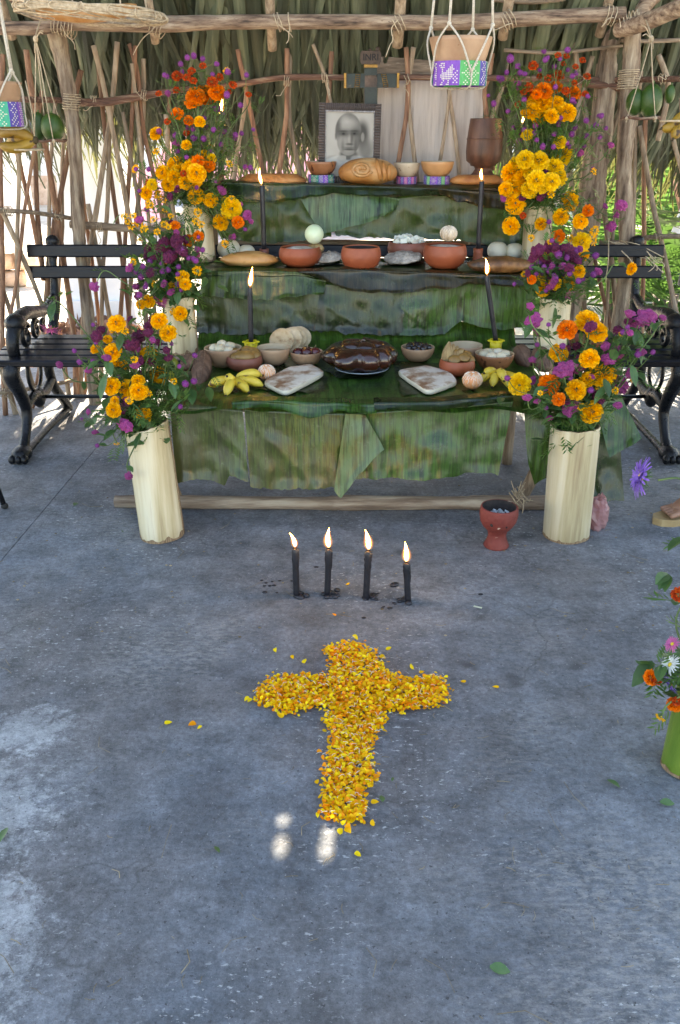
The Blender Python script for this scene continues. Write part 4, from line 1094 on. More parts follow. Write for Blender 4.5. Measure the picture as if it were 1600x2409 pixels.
def top_sheet(x0, x1, y0, y1, z, mt, label, curl=0.0, seed=0, over=.02, wav=.005, ragf=.012):
    b = MB(); sd = Vector((seed * 5.7, seed * 2.3, 0))
    def fn(u, v):
        x = lerp(x0, x1, u); y = lerp(y0, y1, v)
        yf = ragf * (noise.noise(Vector((x * 5, seed, 0))) + .7 * noise.noise(Vector((x * 17, seed, 2))))
        if v == 0: y += yf - over
        elif v < .1: y += yf * .6
        zz = z + .004 + wav * (.5 + noise.noise(Vector((x * 6, y * 6, seed))))
        if v < .001: zz = z - .010 + .02 * noise.noise(Vector((x * 7, seed, 8)))
        elif v < .06: zz = max(zz, z + .006)
        if curl and v > .88:
            k = (v - .88) / .12; zz += curl * k * k * (1 + .25 * noise.noise(Vector((x * 4, seed, 5))))
        return Vector((x, y, zz))
    b.grid(fn, 60, 24)
    return tag(b.build('banana_leaf', MT[mt]), label, 'banana leaf', 'banana leaves draped over the altar')
top_sheet(-.60, .74, 2.795, 3.72, Z1, 'bl_green', 'long banana leaf spread over the lowest tier, curling up at its back edge', curl=.085, seed=11)
leaf_sheet([(545, 946), (640, 944), (760, 948), (885, 952)], [(548, 962), (640, 958), (730, 984), (800, 964), (886, 972)], YF - .012, YF - .03, 'bl_green', 'torn leaf edge curling over the left half of the lowest tier', lip=.04, nu=50, nv=6, seed=12, rag=5)
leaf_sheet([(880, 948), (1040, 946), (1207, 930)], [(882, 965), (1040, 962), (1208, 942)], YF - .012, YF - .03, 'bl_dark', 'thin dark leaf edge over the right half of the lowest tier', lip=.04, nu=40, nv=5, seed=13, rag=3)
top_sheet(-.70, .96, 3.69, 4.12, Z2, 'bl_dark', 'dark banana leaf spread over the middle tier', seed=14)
Y2 = 3.69
leaf_sheet([(480, 640), (600, 636), (700, 640), (768, 660)], [(467, 697), (582, 702), (633, 706), (655, 704), (692, 696), (762, 692)], Y2 - .01, Y2 - .045, 'bl_olive', 'yellowish banana leaf lip hanging at the left of the middle tier', seed=15)
leaf_sheet([(462, 690), (560, 694), (660, 692), (770, 680)], [(462, 782), (560, 788), (680, 782), (775, 776)], Y2 + .012, Y2 - .01, 'bl_dull', 'dull dark banana leaf below the left lip of the middle tier', seed=16, wav=.02)
leaf_sheet([(756, 664), (850, 676), (956, 686)], [(740, 776), (850, 786), (952, 788)], Y2 + .004, Y2 - .028, 'bl_dull', 'ribbed shiny banana leaf at the centre of the middle tier', seed=17, wav=.022)
leaf_sheet([(700, 640), (820, 634), (950, 640), (1110, 645), (1250, 648)], [(745, 652), (820, 684), (916, 689), (970, 687), (1020, 676), (1061, 680), (1104, 668), (1248, 676)], Y2 - .016, Y2 - .05, 'bl_brown', 'browned banana leaf lip along the right of the middle tier', seed=18, rag=3)
leaf_sheet([(946, 680), (1020, 676), (1094, 664)], [(940, 788), (1020, 788), (1050, 782), (1089, 754)], Y2 - .002, Y2 - .024, 'bl_green', 'green banana leaf panel right of centre under the middle tier', seed=19, nu=24)
leaf_sheet([(1088, 664), (1170, 664), (1262, 672)], [(1086, 756), (1140, 770), (1186, 775), (1256, 768)], Y2 + .006, Y2 - .014, 'bl_green', 'green banana leaf panel at the right end of the middle tier', seed=20, nu=26)
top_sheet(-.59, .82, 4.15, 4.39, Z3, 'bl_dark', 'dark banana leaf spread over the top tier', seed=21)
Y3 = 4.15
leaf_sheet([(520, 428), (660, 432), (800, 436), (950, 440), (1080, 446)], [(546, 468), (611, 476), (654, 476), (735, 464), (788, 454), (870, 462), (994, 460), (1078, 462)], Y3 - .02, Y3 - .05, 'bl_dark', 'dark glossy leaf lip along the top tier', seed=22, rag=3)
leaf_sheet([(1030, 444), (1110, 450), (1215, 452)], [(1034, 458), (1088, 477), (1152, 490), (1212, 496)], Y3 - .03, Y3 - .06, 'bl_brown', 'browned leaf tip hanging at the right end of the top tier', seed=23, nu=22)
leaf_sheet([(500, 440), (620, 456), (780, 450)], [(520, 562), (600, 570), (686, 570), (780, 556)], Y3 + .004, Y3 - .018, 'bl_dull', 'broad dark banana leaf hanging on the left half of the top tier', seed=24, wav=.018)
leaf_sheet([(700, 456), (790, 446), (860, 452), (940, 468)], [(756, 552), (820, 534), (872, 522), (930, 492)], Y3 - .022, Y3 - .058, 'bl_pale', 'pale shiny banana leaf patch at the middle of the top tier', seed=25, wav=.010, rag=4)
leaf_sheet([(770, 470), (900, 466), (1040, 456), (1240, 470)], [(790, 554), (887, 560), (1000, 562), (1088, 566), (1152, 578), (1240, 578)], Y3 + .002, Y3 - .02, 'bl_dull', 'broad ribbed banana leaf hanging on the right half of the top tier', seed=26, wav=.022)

def leaf_patch(pix, z, mt, label, seed=0, n=10, up=.006, cat='banana leaf'):
    P = [onz(x, y, z) for x, y in pix]
    P = [p.xy for p in P]; cx = sum(p.x for p in P) / len(P); cy = sum(p.y for p in P) / len(P)
    b = MB(); m = len(P); vs = []; fs = []; per = 6; ring = []
    for i in range(m):
        for k in range(per):
            p = P[i].lerp(P[(i + 1) % m], k / per); ring.append(p)
    K = 5
    for k in range(1, K + 1):
        for j, p in enumerate(ring):
            t = k / K; q = Vector((cx, cy)).lerp(p, t)
            q = q + Vector((noise.noise(Vector((q.x * 14, q.y * 14, seed))), noise.noise(Vector((q.y * 14, q.x * 14, seed + 3))))) * .006 * t
            zz = z + .008 + up * t * (noise.noise(Vector((q.x * 9, q.y * 9, seed))) + .3) + (.010 * t ** 6 * noise.noise(Vector((q.x * 20, q.y * 20, seed + 9))))
            vs.append(Vector((q.x, q.y, max(zz, z + .0065))))
    nr = len(ring); c = len(vs); vs.append(Vector((cx, cy, z + .009)))
    for k in range(K - 1):
        for j in range(nr): fs.append((k * nr + j, (k + 1) * nr + j, (k + 1) * nr + (j + 1) % nr, k * nr + (j + 1) % nr))
    for j in range(nr): fs.append((c, j, (j + 1) % nr))
    b.add(vs, fs)
    return tag(b.build('leaf_piece', MT[mt]), label, cat, 'cut pieces of banana leaf under the food')
leaf_patch([(566, 918), (622, 925), (700, 930), (764, 934), (779, 852), (700, 850), (628, 876)], Z1, 'bl_dark', 'cut leaf piece under the left bread slab', 1)
leaf_patch([(924, 861), (946, 938), (1010, 928), (1084, 908), (1056, 862), (980, 856)], Z1, 'bl_dark', 'cut leaf piece under the right bread slab', 2)
leaf_patch([(764, 878), (800, 896), (890, 896), (940, 850), (900, 836), (770, 840)], Z1, 'bl_dull', 'cut leaf piece under the candied pumpkin', 3)

# ================================================================ FOOD AND VESSELS
def g1(px, py): return onz(px, py, Z1 + .006)
def g2(px, py):
    p = onz(px, py, Z2 + .006)
    if p.y > 4.04: p = at(px, py, 4.04); p.z = Z2 + .006
    return p
def g3(px, Y=4.26): p = at(px, 433, Y); p.z = Z3 + .006; return p
def bowl(p, rpx, hpx, kind, mo, mi, label, group, name='bowl', squash=1.0):
    r = rpx * mpp(p); h = hpx * mpp(p); root = empty(name, p, label, 'bowl', group)
    if kind == 'clay':
        pr = [(.42, 0), (.62, .03), (.86, .22), (.99, .50), (1.0, .66), (.96, .86), (.92, .97), (.905, 1.0), (.87, 1.0), (.86, .95), (.90, .82), (.93, .64), (.90, .45), (.72, .2), (.40, .09), (.01, .07)]
    else:
        pr = [(.30, 0), (.52, .05), (.74, .22), (.90, .50), (.985, .82), (1.0, .98), (.99, 1.0), (.95, 1.0), (.93, .94), (.86, .55), (.70, .28), (.45, .11), (.01, .07)]
    k = 10 if kind == 'clay' else 7
    sd = p.x * 40
    wob = lambda a, z: 1 + .018 * noise.noise(Vector((math.cos(a) * 1.2, math.sin(a) * 1.2, sd)))
    b = MB(); b.lathe([(x * r, z * h) for x, z in pr[:k]], p, 36, wob=wob, cap1=False); b.build('shell', MT[mo], root)
    b = MB(); b.lathe([(x * r, z * h) for x, z in pr[k - 1:]], p, 36, wob=wob, cap0=False); b.build('inner_face', MT[mi], root)
    return p, r, h
def surf_item(name, p, rad, mt, label, cat, group=None, disp=None, rot=None, nu=12, nv=8):
    b = MB(); b.ell(p, rad, nu, nv, rot=rot, disp=disp); return tag(b.build(name, MT[mt]), label, cat, group)
rb = random.Random(11)
GB = 'gourd bowls of food on the altar'; GC = 'terracotta bowls on the altar'
# --- tier 1
A = bowl(g1(527, 862), 44, 46, 'gourd', 'gourd', 'gourd_in', 'pale gourd bowl of peeled roots at the left of the lowest tier', GB)
C_ = bowl(g1(645, 858), 40, 42, 'gourd', 'gourd', 'gourd_in', 'pale gourd bowl of thin porridge beside the left yellow candle holder', GB)
B_ = bowl(g1(576, 870), 43, 34, 'clay', 'clay_dark', 'clay_dark', 'small terracotta bowl with a brown cooked fruit at left of the lowest tier', GC)
D_ = bowl(g1(721, 858), 39, 33, 'gourd', 'gourd', 'gourd_in', 'pale gourd bowl holding dark plums left of the pumpkin', GB)
E_ = bowl(g1(982, 849), 39, 34, 'gourd', 'gourd', 'gourd_in', 'pale gourd bowl of black fruit right of the pumpkin', GB)
F_ = bowl(g1(1094, 848), 39, 38, 'gourd', 'gourd', 'gourd_in', 'pale gourd bowl half hidden behind the right terracotta bowl', GB)
G_ = bowl(g1(1074, 882), 42, 38, 'clay', 'clay', 'clay', 'terracotta bowl with brown fruit slices right of the pumpkin', GC)
H_ = bowl(g1(1161, 868), 46, 38, 'gourd', 'gourd_dark', 'gourd_in', 'brown gourd bowl of pale mash under the right yellow candle holder', GB)
cpot = at(1376, 838, 3.62); cpot.z = .432
bowl(cpot, 42, 46, 'clay', 'clay_dark', 'soot', 'brown clay pot on the bench seat behind the right floor bouquet', None, 'clay_pot')
q = g1(405, 893); q.y = 3.12; surf_item_q = q
def fill(Bw, zt, mt, name='filling', label='', cat='food', bumpy=.1, k=.86):
    p, r, h = Bw; b = MB()
    b.lathe([(.01, h * zt + r * bumpy), (r * k * .5, h * zt + r * bumpy * .8), (r * k, h * zt), (r * k * .9, h * zt - .008), (.01, h * .1)], p, 26, wob=lambda a, z: 1 + .02 * noise.noise(Vector((a, p.x, 0))))
    return tag(b.build(name, MT[mt]), label, cat)
fill(C_, .72, 'soup', 'porridge', 'pale porridge in the gourd bowl by the left yellow holder', 'porridge', .0)
fill(H_, .78, 'fruit_pale', 'mash', 'pale mash heaped in the brown gourd bowl', 'mash', .12, .9)
for k in range(7):
    a = k * .9; p, r, h = A; q = p + Vector((math.cos(a) * r * .5 * (k > 0), math.sin(a) * r * .45 * (k > 0), h * .86 + .006 * (k % 3)))
    surf_item('peeled_root', q, (r * .36, r * .26, r * .26), 'fruit_pale', 'peeled pale root piece in the leftmost gourd bowl', 'root', 'peeled roots in the leftmost gourd bowl', disp=lambda d: .12 * noise.noise(d * 2 + Vector((k, 0, 0))), rot=align((math.cos(a * 2), .3, .4)))
for k in range(6):
    p, r, h = H_; a = k * 1.05; q = p + Vector((math.cos(a) * r * .5, math.sin(a) * r * .5, h * .9))
    surf_item('mash_lump', q, (r * .3, r * .26, r * .22), 'fruit_pale', 'pale lump on the mash in the brown gourd bowl', 'mash', 'pale lumps in the brown gourd bowl', disp=lambda d: .16 * noise.noise(d * 2 + Vector((k, 4, 0))))
p, r, h = B_
surf_item('cooked_fruit', p + Vector((.002, -.012, h * .98)), (r * .62, r * .5, r * .34), 'fruit_brown', 'large brown cooked fruit in the left terracotta bowl', 'fruit', disp=lambda d: .06 * noise.noise(d * 2), nu=18, nv=12)
for k, (dx, dy, dz) in enumerate(((-.55, .25, .16), (.52, .3, .2), (.1, .5, .24), (.62, -.05, .1), (-.45, -.3, .06))):
    surf_item('fruit_slice', p + Vector((dx * r, dy * r, h * .95 + dz * r)), (r * .34, r * .28, r * .12), 'fruit_brown', 'brown fruit slice in the left terracotta bowl', 'fruit slice', 'fruit slices in the left terracotta bowl', rot=align((dx * .6, -.5, .7)), disp=lambda d: .15 * noise.noise(d * 2 + Vector((k, 1, 0))))
p, r, h = G_
for k, (dx, dy, dz) in enumerate(((-.2, -.3, .12), (.35, -.2, .2), (.05, .2, .34), (.5, .3, .22), (-.5, .1, .1), (.2, .5, .3), (.65, -.1, .05))):
    surf_item('fruit_slice', p + Vector((dx * r, dy * r, h * .93 + dz * r)), (r * .36, r * .28, r * .10), 'fruit_brown', 'brown fruit slice in the right terracotta bowl', 'fruit slice', 'fruit slices in the right terracotta bowl', rot=align((rb.uniform(-.7, .7), -.6, .6)), disp=lambda d: .18 * noise.noise(d * 2 + Vector((k, 6, 0))))
for k in range(4):      # corn husks leaning out of that bowl
    q = p + Vector((-r * .74 + k * .005, .006 * (k % 3), h * .6)); e = q + Vector((.020 + k * .012, .02, .085 - .010 * k))
    b = MB(); sd = (e - q).cross(Vector((0, 1, 0))).normalized(); vs = []; fs = []
    for i in range(6):
        t = i / 5; c = q.lerp(e, t) + Vector((0, -.012 * math.sin(PI * t), 0)); w = .017 * (.7 + .5 * math.sin(PI * t * .8)) * (1 - t ** 4 * .8)
        vs += [c - sd * w, c + Vector((0, -.008, 0)), c + sd * w]
    for i in range(5):
        for j in (0, 1): fs.append((i * 3 + j, i * 3 + j + 1, i * 3 + j + 4, i * 3 + j + 3))
    b.add(vs, fs); tag(b.build('corn_husk', MT['corn']), 'dry corn husk standing in the right terracotta bowl', 'corn husk', 'corn husks in the right terracotta bowl')
p, r, h = D_
for (dx, dy, dz) in ((-.48, -.12, 0), (.06, -.28, .05), (.52, .0, 0), (.0, .32, .0)):
    q = p + Vector((dx * r, dy * r, h * .84 + dz * r)); pl = surf_item('plum', q, (r * .36,) * 3, 'plum', 'dark red plum in the gourd bowl left of the pumpkin', 'plum', 'plums in the gourd bowl', disp=lambda d: -.06 * max(0, d.z) ** 8, nu=18, nv=12)
    b = MB(); b.tube([q + Vector((0, 0, r * .32)), q + Vector((.003, 0, r * .32 + .012))], .0013, 5); b.build('stalk', MT['twig'], pl)
p, r, h = E_
for k in range(16):
    a = k * 2.4; rr_ = math.sqrt(k / 16) * .74; q = p + Vector((math.cos(a) * rr_ * r, math.sin(a) * rr_ * r, h * .86 + r * .22 * (1 - rr_)))
    surf_item('black_fruit', q, (r * .22, r * .20, r * .19), 'olive', 'glossy black fruit in the gourd bowl right of the pumpkin', 'fruit', 'black fruits in the gourd bowl', rot=align((math.cos(k), math.sin(k * 3), .5)))
# tortillas leaning in a row
for k, (px, py, rp) in enumerate(((663, 824, 30), (682, 822, 29), (692, 821, 29), (703, 822, 28))):
    c = g1(px, py + 8); c.y = 3.50 + .028 * k; c.z = Z1 + .01; r = rp * mpp(c); b = MB()
    rot = Matrix.Rotation(R(62 - k * 3), 3, 'X') @ Matrix.Rotation(R(-8 + 5 * k), 3, 'Y')
    b.lathe([(.01, -.002), (r * .96, -.002), (r, 0), (r * .96, .003), (.01, .003)], c + rot @ Vector((0, r * .98, 0)), 26, rot=rot, wob=lambda a, z: 1 + .035 * noise.noise(Vector((math.cos(a) * 2, math.sin(a) * 2, k))))
    tag(b.build('tortilla', MT['tortilla']), ['front tortilla of the row leaning left of the pumpkin', 'second tortilla of the leaning row', 'third tortilla of the leaning row', 'rearmost tortilla, nearest the pumpkin'][k], 'tortilla', 'tortillas leaning behind the bowls')
# candied pumpkin on a plate
c = g1(852, 888); c.y += .06
b = MB(); r = 64 * mpp(c); b.lathe([(r * .55, 0), (r * .7, .003), (r * .98, .012), (r, .015), (r * .97, .016), (r * .68, .008), (.01, .007)], Vector((c.x, c.y, Z1 + .016)), 36); tag(b.build('plate', MT['metal']), 'grey enamel plate under the candied pumpkin', 'plate')
pk = empty('pumpkin', Vector((c.x, c.y, Z1 + .02)), 'dark glossy candied pumpkin on a grey plate at the centre', 'pumpkin')
b = MB(); r = 90 * mpp(c); hh = .098
prof = []
for i in range(15):
    t = i / 14; a = -PI / 2 + t * PI
    prof.append((max(.004, r * (.16 + .84 * math.cos(a) ** .8 if abs(a) < PI / 2 - .01 else .12)), hh / 2 + hh / 2 * math.sin(a) - (.028 * ss(.82, 1, t))))
b.lathe(prof, Vector((c.x, c.y + .01, Z1 + .024)), 80, wob=lambda a, z: 1 - .15 * abs(math.sin(a * 4.5 + .4 + .5 * math.sin(a) + .3 * math.sin(2 * a + 1))) ** 6 + .10 * noise.noise(Vector((math.cos(a) * 1.3, math.sin(a) * 1.3, z * 9))) + .05 * noise.noise(Vector((math.cos(a) * 4, math.sin(a) * 4, z * 22))))
b.build('flesh', MT['pumpkin'], pk)
b = MB()
for k in range(5):
    a = k * 1.25; b.ell(Vector((c.x + math.cos(a) * .05, c.y + .02 + math.sin(a) * .035, Z1 + .024 + hh * .80)), (.042, .036, .024), 12, 8, disp=lambda d: .15 * noise.noise(d * 2 + Vector((k, 0, 0))))
b.build('crown_lump', MT['pumpkin'], pk)
b = MB(); q = Vector((c.x, c.y + .015, Z1 + .02 + hh * .98)); b.tube(smooth_path([q, q + Vector((.003, 0, .008)), q + Vector((.012, -.005, .014))], 4), [.012, .011, .010, .009, .009, .010, .011, .011, .011], 8); b.build('stalk', MT['pumpkin'], pk)
# bread slabs
def slab_bread(pix, label, th=.018):
    P = [onz(x, y, Z1 + .03) for x, y in pix]; cen = sum(P, Vector()) / len(P)
    ring = []
    n = len(P)
    for i in range(n):
        for k in range(8):
            ring.append(P[i].lerp(P[(i + 1) % n], k / 8))
    for _ in range(2): ring = [(ring[i - 1] + ring[i] * 2 + ring[(i + 1) % len(ring)]) / 4 for i in range(len(ring))]
    root = empty('bread_slab', Vector((cen.x, cen.y, Z1 + .012)), label, 'bread', 'dusted bread slabs on the lowest tier')
    def shell(levels):
        vs = []; fs = []; m = len(ring)
        for (k, z) in levels:
            for q in ring:
                v = cen + (q - cen) * k; vs.append(Vector((v.x, v.y, Z1 + .012 + z + .0015 * noise.noise(v * 30))))
        for i in range(len(levels) - 1):
            for j in range(m): fs.append((i * m + j, i * m + (j + 1) % m, (i + 1) * m + (j + 1) % m, (i + 1) * m + j))
        return vs, fs, m
    b = MB(); vs, fs, m = shell([(.96, 0), (1.0, .004), (1.005, th * .7), (.985, th)]); fs.append(tuple(reversed(range(m)))); b.add(vs, fs); b.build('side_crust', MT['slab_side'], root)
    b = MB(); vs, fs, m = shell([(.985, th), (.90, th + .004), (.6, th + .006), (.3, th + .006)]); fs.append(tuple(range(3 * m, 4 * m))); b.add(vs, fs); b.build('top_crust', MT['slab'], root)
slab_bread([(617, 897), (672, 924), (766, 874), (732, 856), (677, 864)], 'flat dusted bread slab left of the pumpkin')
slab_bread([(931, 870), (1006, 922), (1077, 897), (1062, 877), (1006, 859)], 'flat dusted bread slab right of the pumpkin')
# peeled tangerines
def tanger(c, r, mt, label, n=10, name='tangerine', cat='tangerine', tilt=0.2):
    root = empty(name, c - Vector((0, 0, r * .86)), label, cat); rot = Matrix.Rotation(tilt, 3, 'X')
    b = MB(); prof = [(max(.001, r * math.sin(PI * i / 12)), -r * .86 * math.cos(PI * i / 12)) for i in range(13)]
    b.lathe(prof, c, n * 7, rot=rot, wob=lambda a, z: 1 - .09 * abs(math.sin(a * n / 2)) ** .5 * 0 - .085 * (1 - min(1, abs(math.sin(a * n / 2)) * 3.2)), cap0=False, cap1=False)
    b.build('segments', MT[mt], root)
    b = MB(); rr = random.Random(int(c.x * 1000))
    for k in range(n * 3):
        a = 2 * PI * k / (n * 3) + rr.uniform(-.05, .05); t0 = rr.uniform(.25, .7); t1 = t0 + rr.uniform(.5, 1.5); P = []
        for i in range(7):
            t = lerp(t0, min(t1, 2.7), i / 6); aa = a + .06 * math.sin(i * 2 + k)
            P.append(c + rot @ Vector((math.sin(t) * math.cos(aa) * r * .985, math.sin(t) * math.sin(aa) * r * .985, r * .86 * math.cos(t))))
        b.tube(P, .0011, 4, cap=False)
    tag(b.build('pith_threads', MT['pith'], root), kind='stuff')
    b = MB(); b.ell(c + rot @ Vector((0, 0, r * .84)), (r * .16, r * .16, r * .06), 8, 5); b.build('pith_button', MT['pith'], root)
q = g1(628, 896); r = 21 * mpp(q); tanger(q + Vector((0, 0, r * .86 + .004)), r, 'tang', 'peeled tangerine beside the left bananas')
q = g1(1110, 917); r = 24 * mpp(q); tanger(q + Vector((0, 0, r * .86 + .004)), r, 'tang', 'peeled tangerine beside the right bananas', 9)
# bananas
def banana(root, a, d, L, r, bend, mt, up=Vector((0, 0, 1))):
    d = d.normalized(); P = []; rs = []
    for i in range(11):
        t = i / 10; P.append(a + d * (L * t) + up * (bend * math.sin(PI * t)))
        rs.append(r * min(1, .42 + 3.2 * t * (1 - t) ** .0 if t < .2 else 1.0) * (1 if t < .72 else max(.25, 1 - ((t - .72) / .28) ** 1.6 * .75)))
    b = MB(); b.tube(P, rs, 7); f = b.build('banana', MT[mt], root)
    b = MB(); e = P[-1]; b.tube([e - d * .001, e + d * r * .45], [r * .26, r * .16], 7); b.build('tip', MT['banana_tip'], f)
def hand(px, py, dirs, label, mt, L=.088, r=.0175, z=Z1):
    c = onz(px, py, z + .03); root = empty('banana_bunch', Vector((c.x, c.y, z + .008)), label, 'bananas', 'small banana bunches on the altar')
    b = MB(); b.ell(c + Vector((0, .004, .006)), (.013, .013, .014), 9, 6); b.build('stalk', MT['banana_tip'], root)
    for (dx, dy, dz, k, bend) in dirs:
        d = Vector((dx, dy, dz)); banana(root, c + d.normalized() * .006, d, L * k, r, bend, mt)
hand(549, 897, [(-.9, -.35, -.08, .95, .010), (-.15, -1, -.22, 1.1, .012), (.62, -.75, -.2, 1.0, .010), (.98, -.12, -.12, 1.15, .012), (.85, .5, .05, 1.2, .016), (-.12, -.25, .2, .45, .0)], 'bunch of stubby yellow bananas at the left of the lowest tier', 'banana')
hand(1170, 882, [(-.85, -.65, -.15, 1.0, .016), (-.35, -1, -.2, 1.1, .014), (.1, -1, .02, .95, .02), (.35, -1, -.22, 1.2, .012), (.85, -.7, -.15, 1.15, .012), (-.6, -.5, .2, .8, .01)], 'bunch of spotted small bananas at the right of the lowest tier', 'banana', .084, .0165)
# brown dry pods
def pod(c, d, L, r, label, tail=.0):
    d = d.normalized(); root = empty('dry_pod', c, label, 'pod', 'brown dry pods at the ends of the lowest tier')
    b = MB(); P = []; rs = []
    for i in range(17):
        t = i / 16; P.append(c + d * (L * t)); rs.append(max(.003, r * math.sin(PI * min(1, t * .93 + .04)) ** .75))
    if tail:
        for k in (1, 2): P.append(P[16] + d * tail * k / 2 + Vector((.004 * k, 0, -.002 * k))); rs.append(.0025)
    b.tube(P, rs, 14); b.build('husk', MT['mamey'], root)
    s = d.cross(Vector((0, 0, 1))).normalized(); n = s.cross(d); b = MB()
    for side in (-.35, .5):
        Q = [P[i] + (n * math.cos(side) + s * math.sin(side)) * rs[i] * 1.0 for i in range(1, 16)]
        b.tube(Q, .0022, 5)
    b.build('seam', MT['mamey'], root)
pod(g1(480, 868) + Vector((0, .03, .06)), Vector((.03, -.62, -.17)), .25, .038, 'long brown pod drooping over the left end of the lowest tier', .04)
pod(g1(452, 878) + Vector((.01, .05, .05)), Vector((-.15, -.6, -.05)), .13, .030, 'smaller brown pod at the far left beside the long one')
pod(g1(1218, 850) + Vector((0, .03, .05)), Vector((.12, -.62, -.22)), .135, .038, 'brown split pod right of the brown gourd bowl')
pod(g1(1262, 856) + Vector((0, .03, .05)), Vector((.1, -.62, -.2)), .15, .042, 'rightmost brown pod under the right bouquets')
surf_item('green_fruit', Vector((q.x, q.y, q.z)) * 0 + at(404, 868, 3.15), (.032, .034, .046), 'green_mango', 'yellowish green fruit at the left end of the lowest tier behind the bouquet', 'fruit', disp=lambda d: .05 * noise.noise(d * 1.5), nu=20, nv=14)
# --- tier 2
B1 = bowl(g2(707, 626), 50, 44, 'clay', 'clay', 'clay', 'terracotta bowl under the pale green ball at left of the middle tier', GC)
B2 = bowl(g2(849, 634), 47, 52, 'clay', 'clay', 'soot', 'terracotta bowl at the centre of the middle tier', GC)
B3 = bowl(g2(958, 608), 47, 42, 'clay', 'clay_dark', 'clay_dark', 'dark terracotta bowl of white cubes behind the others', GC)
B4 = bowl(g2(1045, 630), 51, 53, 'clay', 'clay', 'clay', 'largest terracotta bowl under the pale peeled citrus', GC)
fill(B1, .86, 'salt', 'salt_crust', 'grey salt crust in the left terracotta bowl of the middle tier', 'salt', .14, .84)
fill(B4, .90, 'salt', 'salt_crust', 'grey salt crust under the pale peeled citrus', 'salt', .08, .84)
fill(B2, .72, 'soup', 'broth', 'broth in the central terracotta bowl of the middle tier', 'broth', 0, .86)
p, r, h = B3
for k in range(15):
    a = k * 2.4; q_ = math.sqrt(k / 15) * .72; c = p + Vector((math.cos(a) * q_ * r, math.sin(a) * q_ * r, h * .92 + r * .25 * (1 - q_) + .004))
    b = MB(); b.box(c, (r * .34, r * .30, r * .22), align((rb.uniform(-1, 1), rb.uniform(-1, .2), 1), rb.uniform(0, 3)), taper=.88)
    tag(b.build('white_cube', MT['cube'], smooth=False), 'white root cube in the dark terracotta bowl', 'cube', 'white cubes in the dark terracotta bowl')
p, r, h = B1
q = p + Vector((r * .66, .01, h * .95)); rr_ = 22 * mpp(q)
surf_item('corn_wrap', q + Vector((.006, .012, -.005)), (r * .4, r * .3, r * .22), 'corn', 'crumpled husk under the pale green ball', 'husk', disp=lambda d: .2 * noise.noise(d * 3))
surf_item('pale_fruit', q + Vector((0, 0, rr_ + .014)), (rr_, rr_, rr_), 'lime_pale', 'pale green peeled ball of fruit above the left terracotta bowl', 'fruit', disp=lambda d: .02 * noise.noise(d * 2), nu=22, nv=14)
p, r, h = B4
q = p + Vector((.012, .0, h * .95)); rr_ = 20.5 * mpp(q); tanger(q + Vector((0, 0, rr_ + .012)), rr_, 'pale_seg', 'pale peeled citrus above the largest terracotta bowl', 11, 'peeled_citrus', 'citrus', .05)
def salt(px, py, wpx, label, seed):
    c = g2(px, py); w = wpx * mpp(c) / 2; b = MB()
    b.lathe([(.01, .001), (w, .001), (w * 1.03, .006), (w * .94, .013), (w * .8, .012), (w * .72, .018), (w * .45, .019), (w * .38, .024), (.01, .025)], c + Vector((0, -.02, .026)), 30, rot=Matrix.Rotation(R(13), 3, 'X') @ Matrix.Diagonal((1, .75, 1)) @ Matrix.Rotation(R(-3), 3, 'Y'), wob=lambda a, z: 1 + .10 * noise.noise(Vector((math.cos(a) * 2, math.sin(a) * 2, seed))))
    for v in b.v: v += Vector((0, 0, 1)) * (.006 * noise.noise(v * 70) + .005 * noise.noise(v * 160)) + Vector((.004 * noise.noise(v * 60 + Vector((9, 0, 0))), 0, 0))
    tag(b.build('salt_cake', MT['salt']), label, 'salt cake', 'grey salt cakes on folded leaves')
    return c, w
def cup_leaf(c, w, label, seed):
    b = MB()
    def fn(u, v):
        a = 2 * PI * u; k = v; x = math.cos(a) * w * (1.25 * k); y = math.sin(a) * w * .7 * k
        return c + Vector((x, y, .004 + .012 * k ** 3 + .010 * k ** 3 * noise.noise(Vector((math.cos(a) * 2, math.sin(a) * 2, seed)))))
    b.grid(fn, 28, 6); tag(b.build('leaf_piece', MT['bl_dark']), label, 'banana leaf', 'cut pieces of banana leaf under the food')
for (px, py, w, l1, l2, s) in ((771, 622, 76, 'grey salt cake left of the central terracotta bowl', 'folded leaf under the left salt cake', 3), (947, 622, 90, 'larger grey salt cake right of the central terracotta bowl', 'folded leaf under the right salt cake', 5)):
    c, w_ = salt(px, py, w, l1, s); cup_leaf(c, w_, l2, s)
def tamal(px0, px1, py, hpx, mt, label, dpt=.09, seed=0):
    a, b_ = g2(px0, py), g2(px1, py); c = (a + b_) / 2; w = (b_.x - a.x) / 2; h = hpx * mpp(c) / 2
    b = MB(); b.ell(c + Vector((0, .02, h * .72)), (w, dpt / 2 * 1.1, h), 28, 14, disp=lambda d: .10 * noise.noise(d * 2.2 + Vector((seed, 0, 0))) + .10 * (abs(d.x) ** 6) - .06 * max(0, -d.z))
    return tag(b.build('tamal', MT[mt]), label, 'tamal', 'baked tamales on the middle tier')
tamal(524, 648, 628, 40, 'tamal', 'golden brown baked tamal at the left of the middle tier', .11, 1)
tamal(1106, 1250, 640, 40, 'char_tamal', 'charred baked tamal at the right of the middle tier', .10, 4)
c = g2(585, 630); cup_leaf(c + Vector((0, .01, 0)), .135, 'leaf wrapper under the golden tamal', 8)
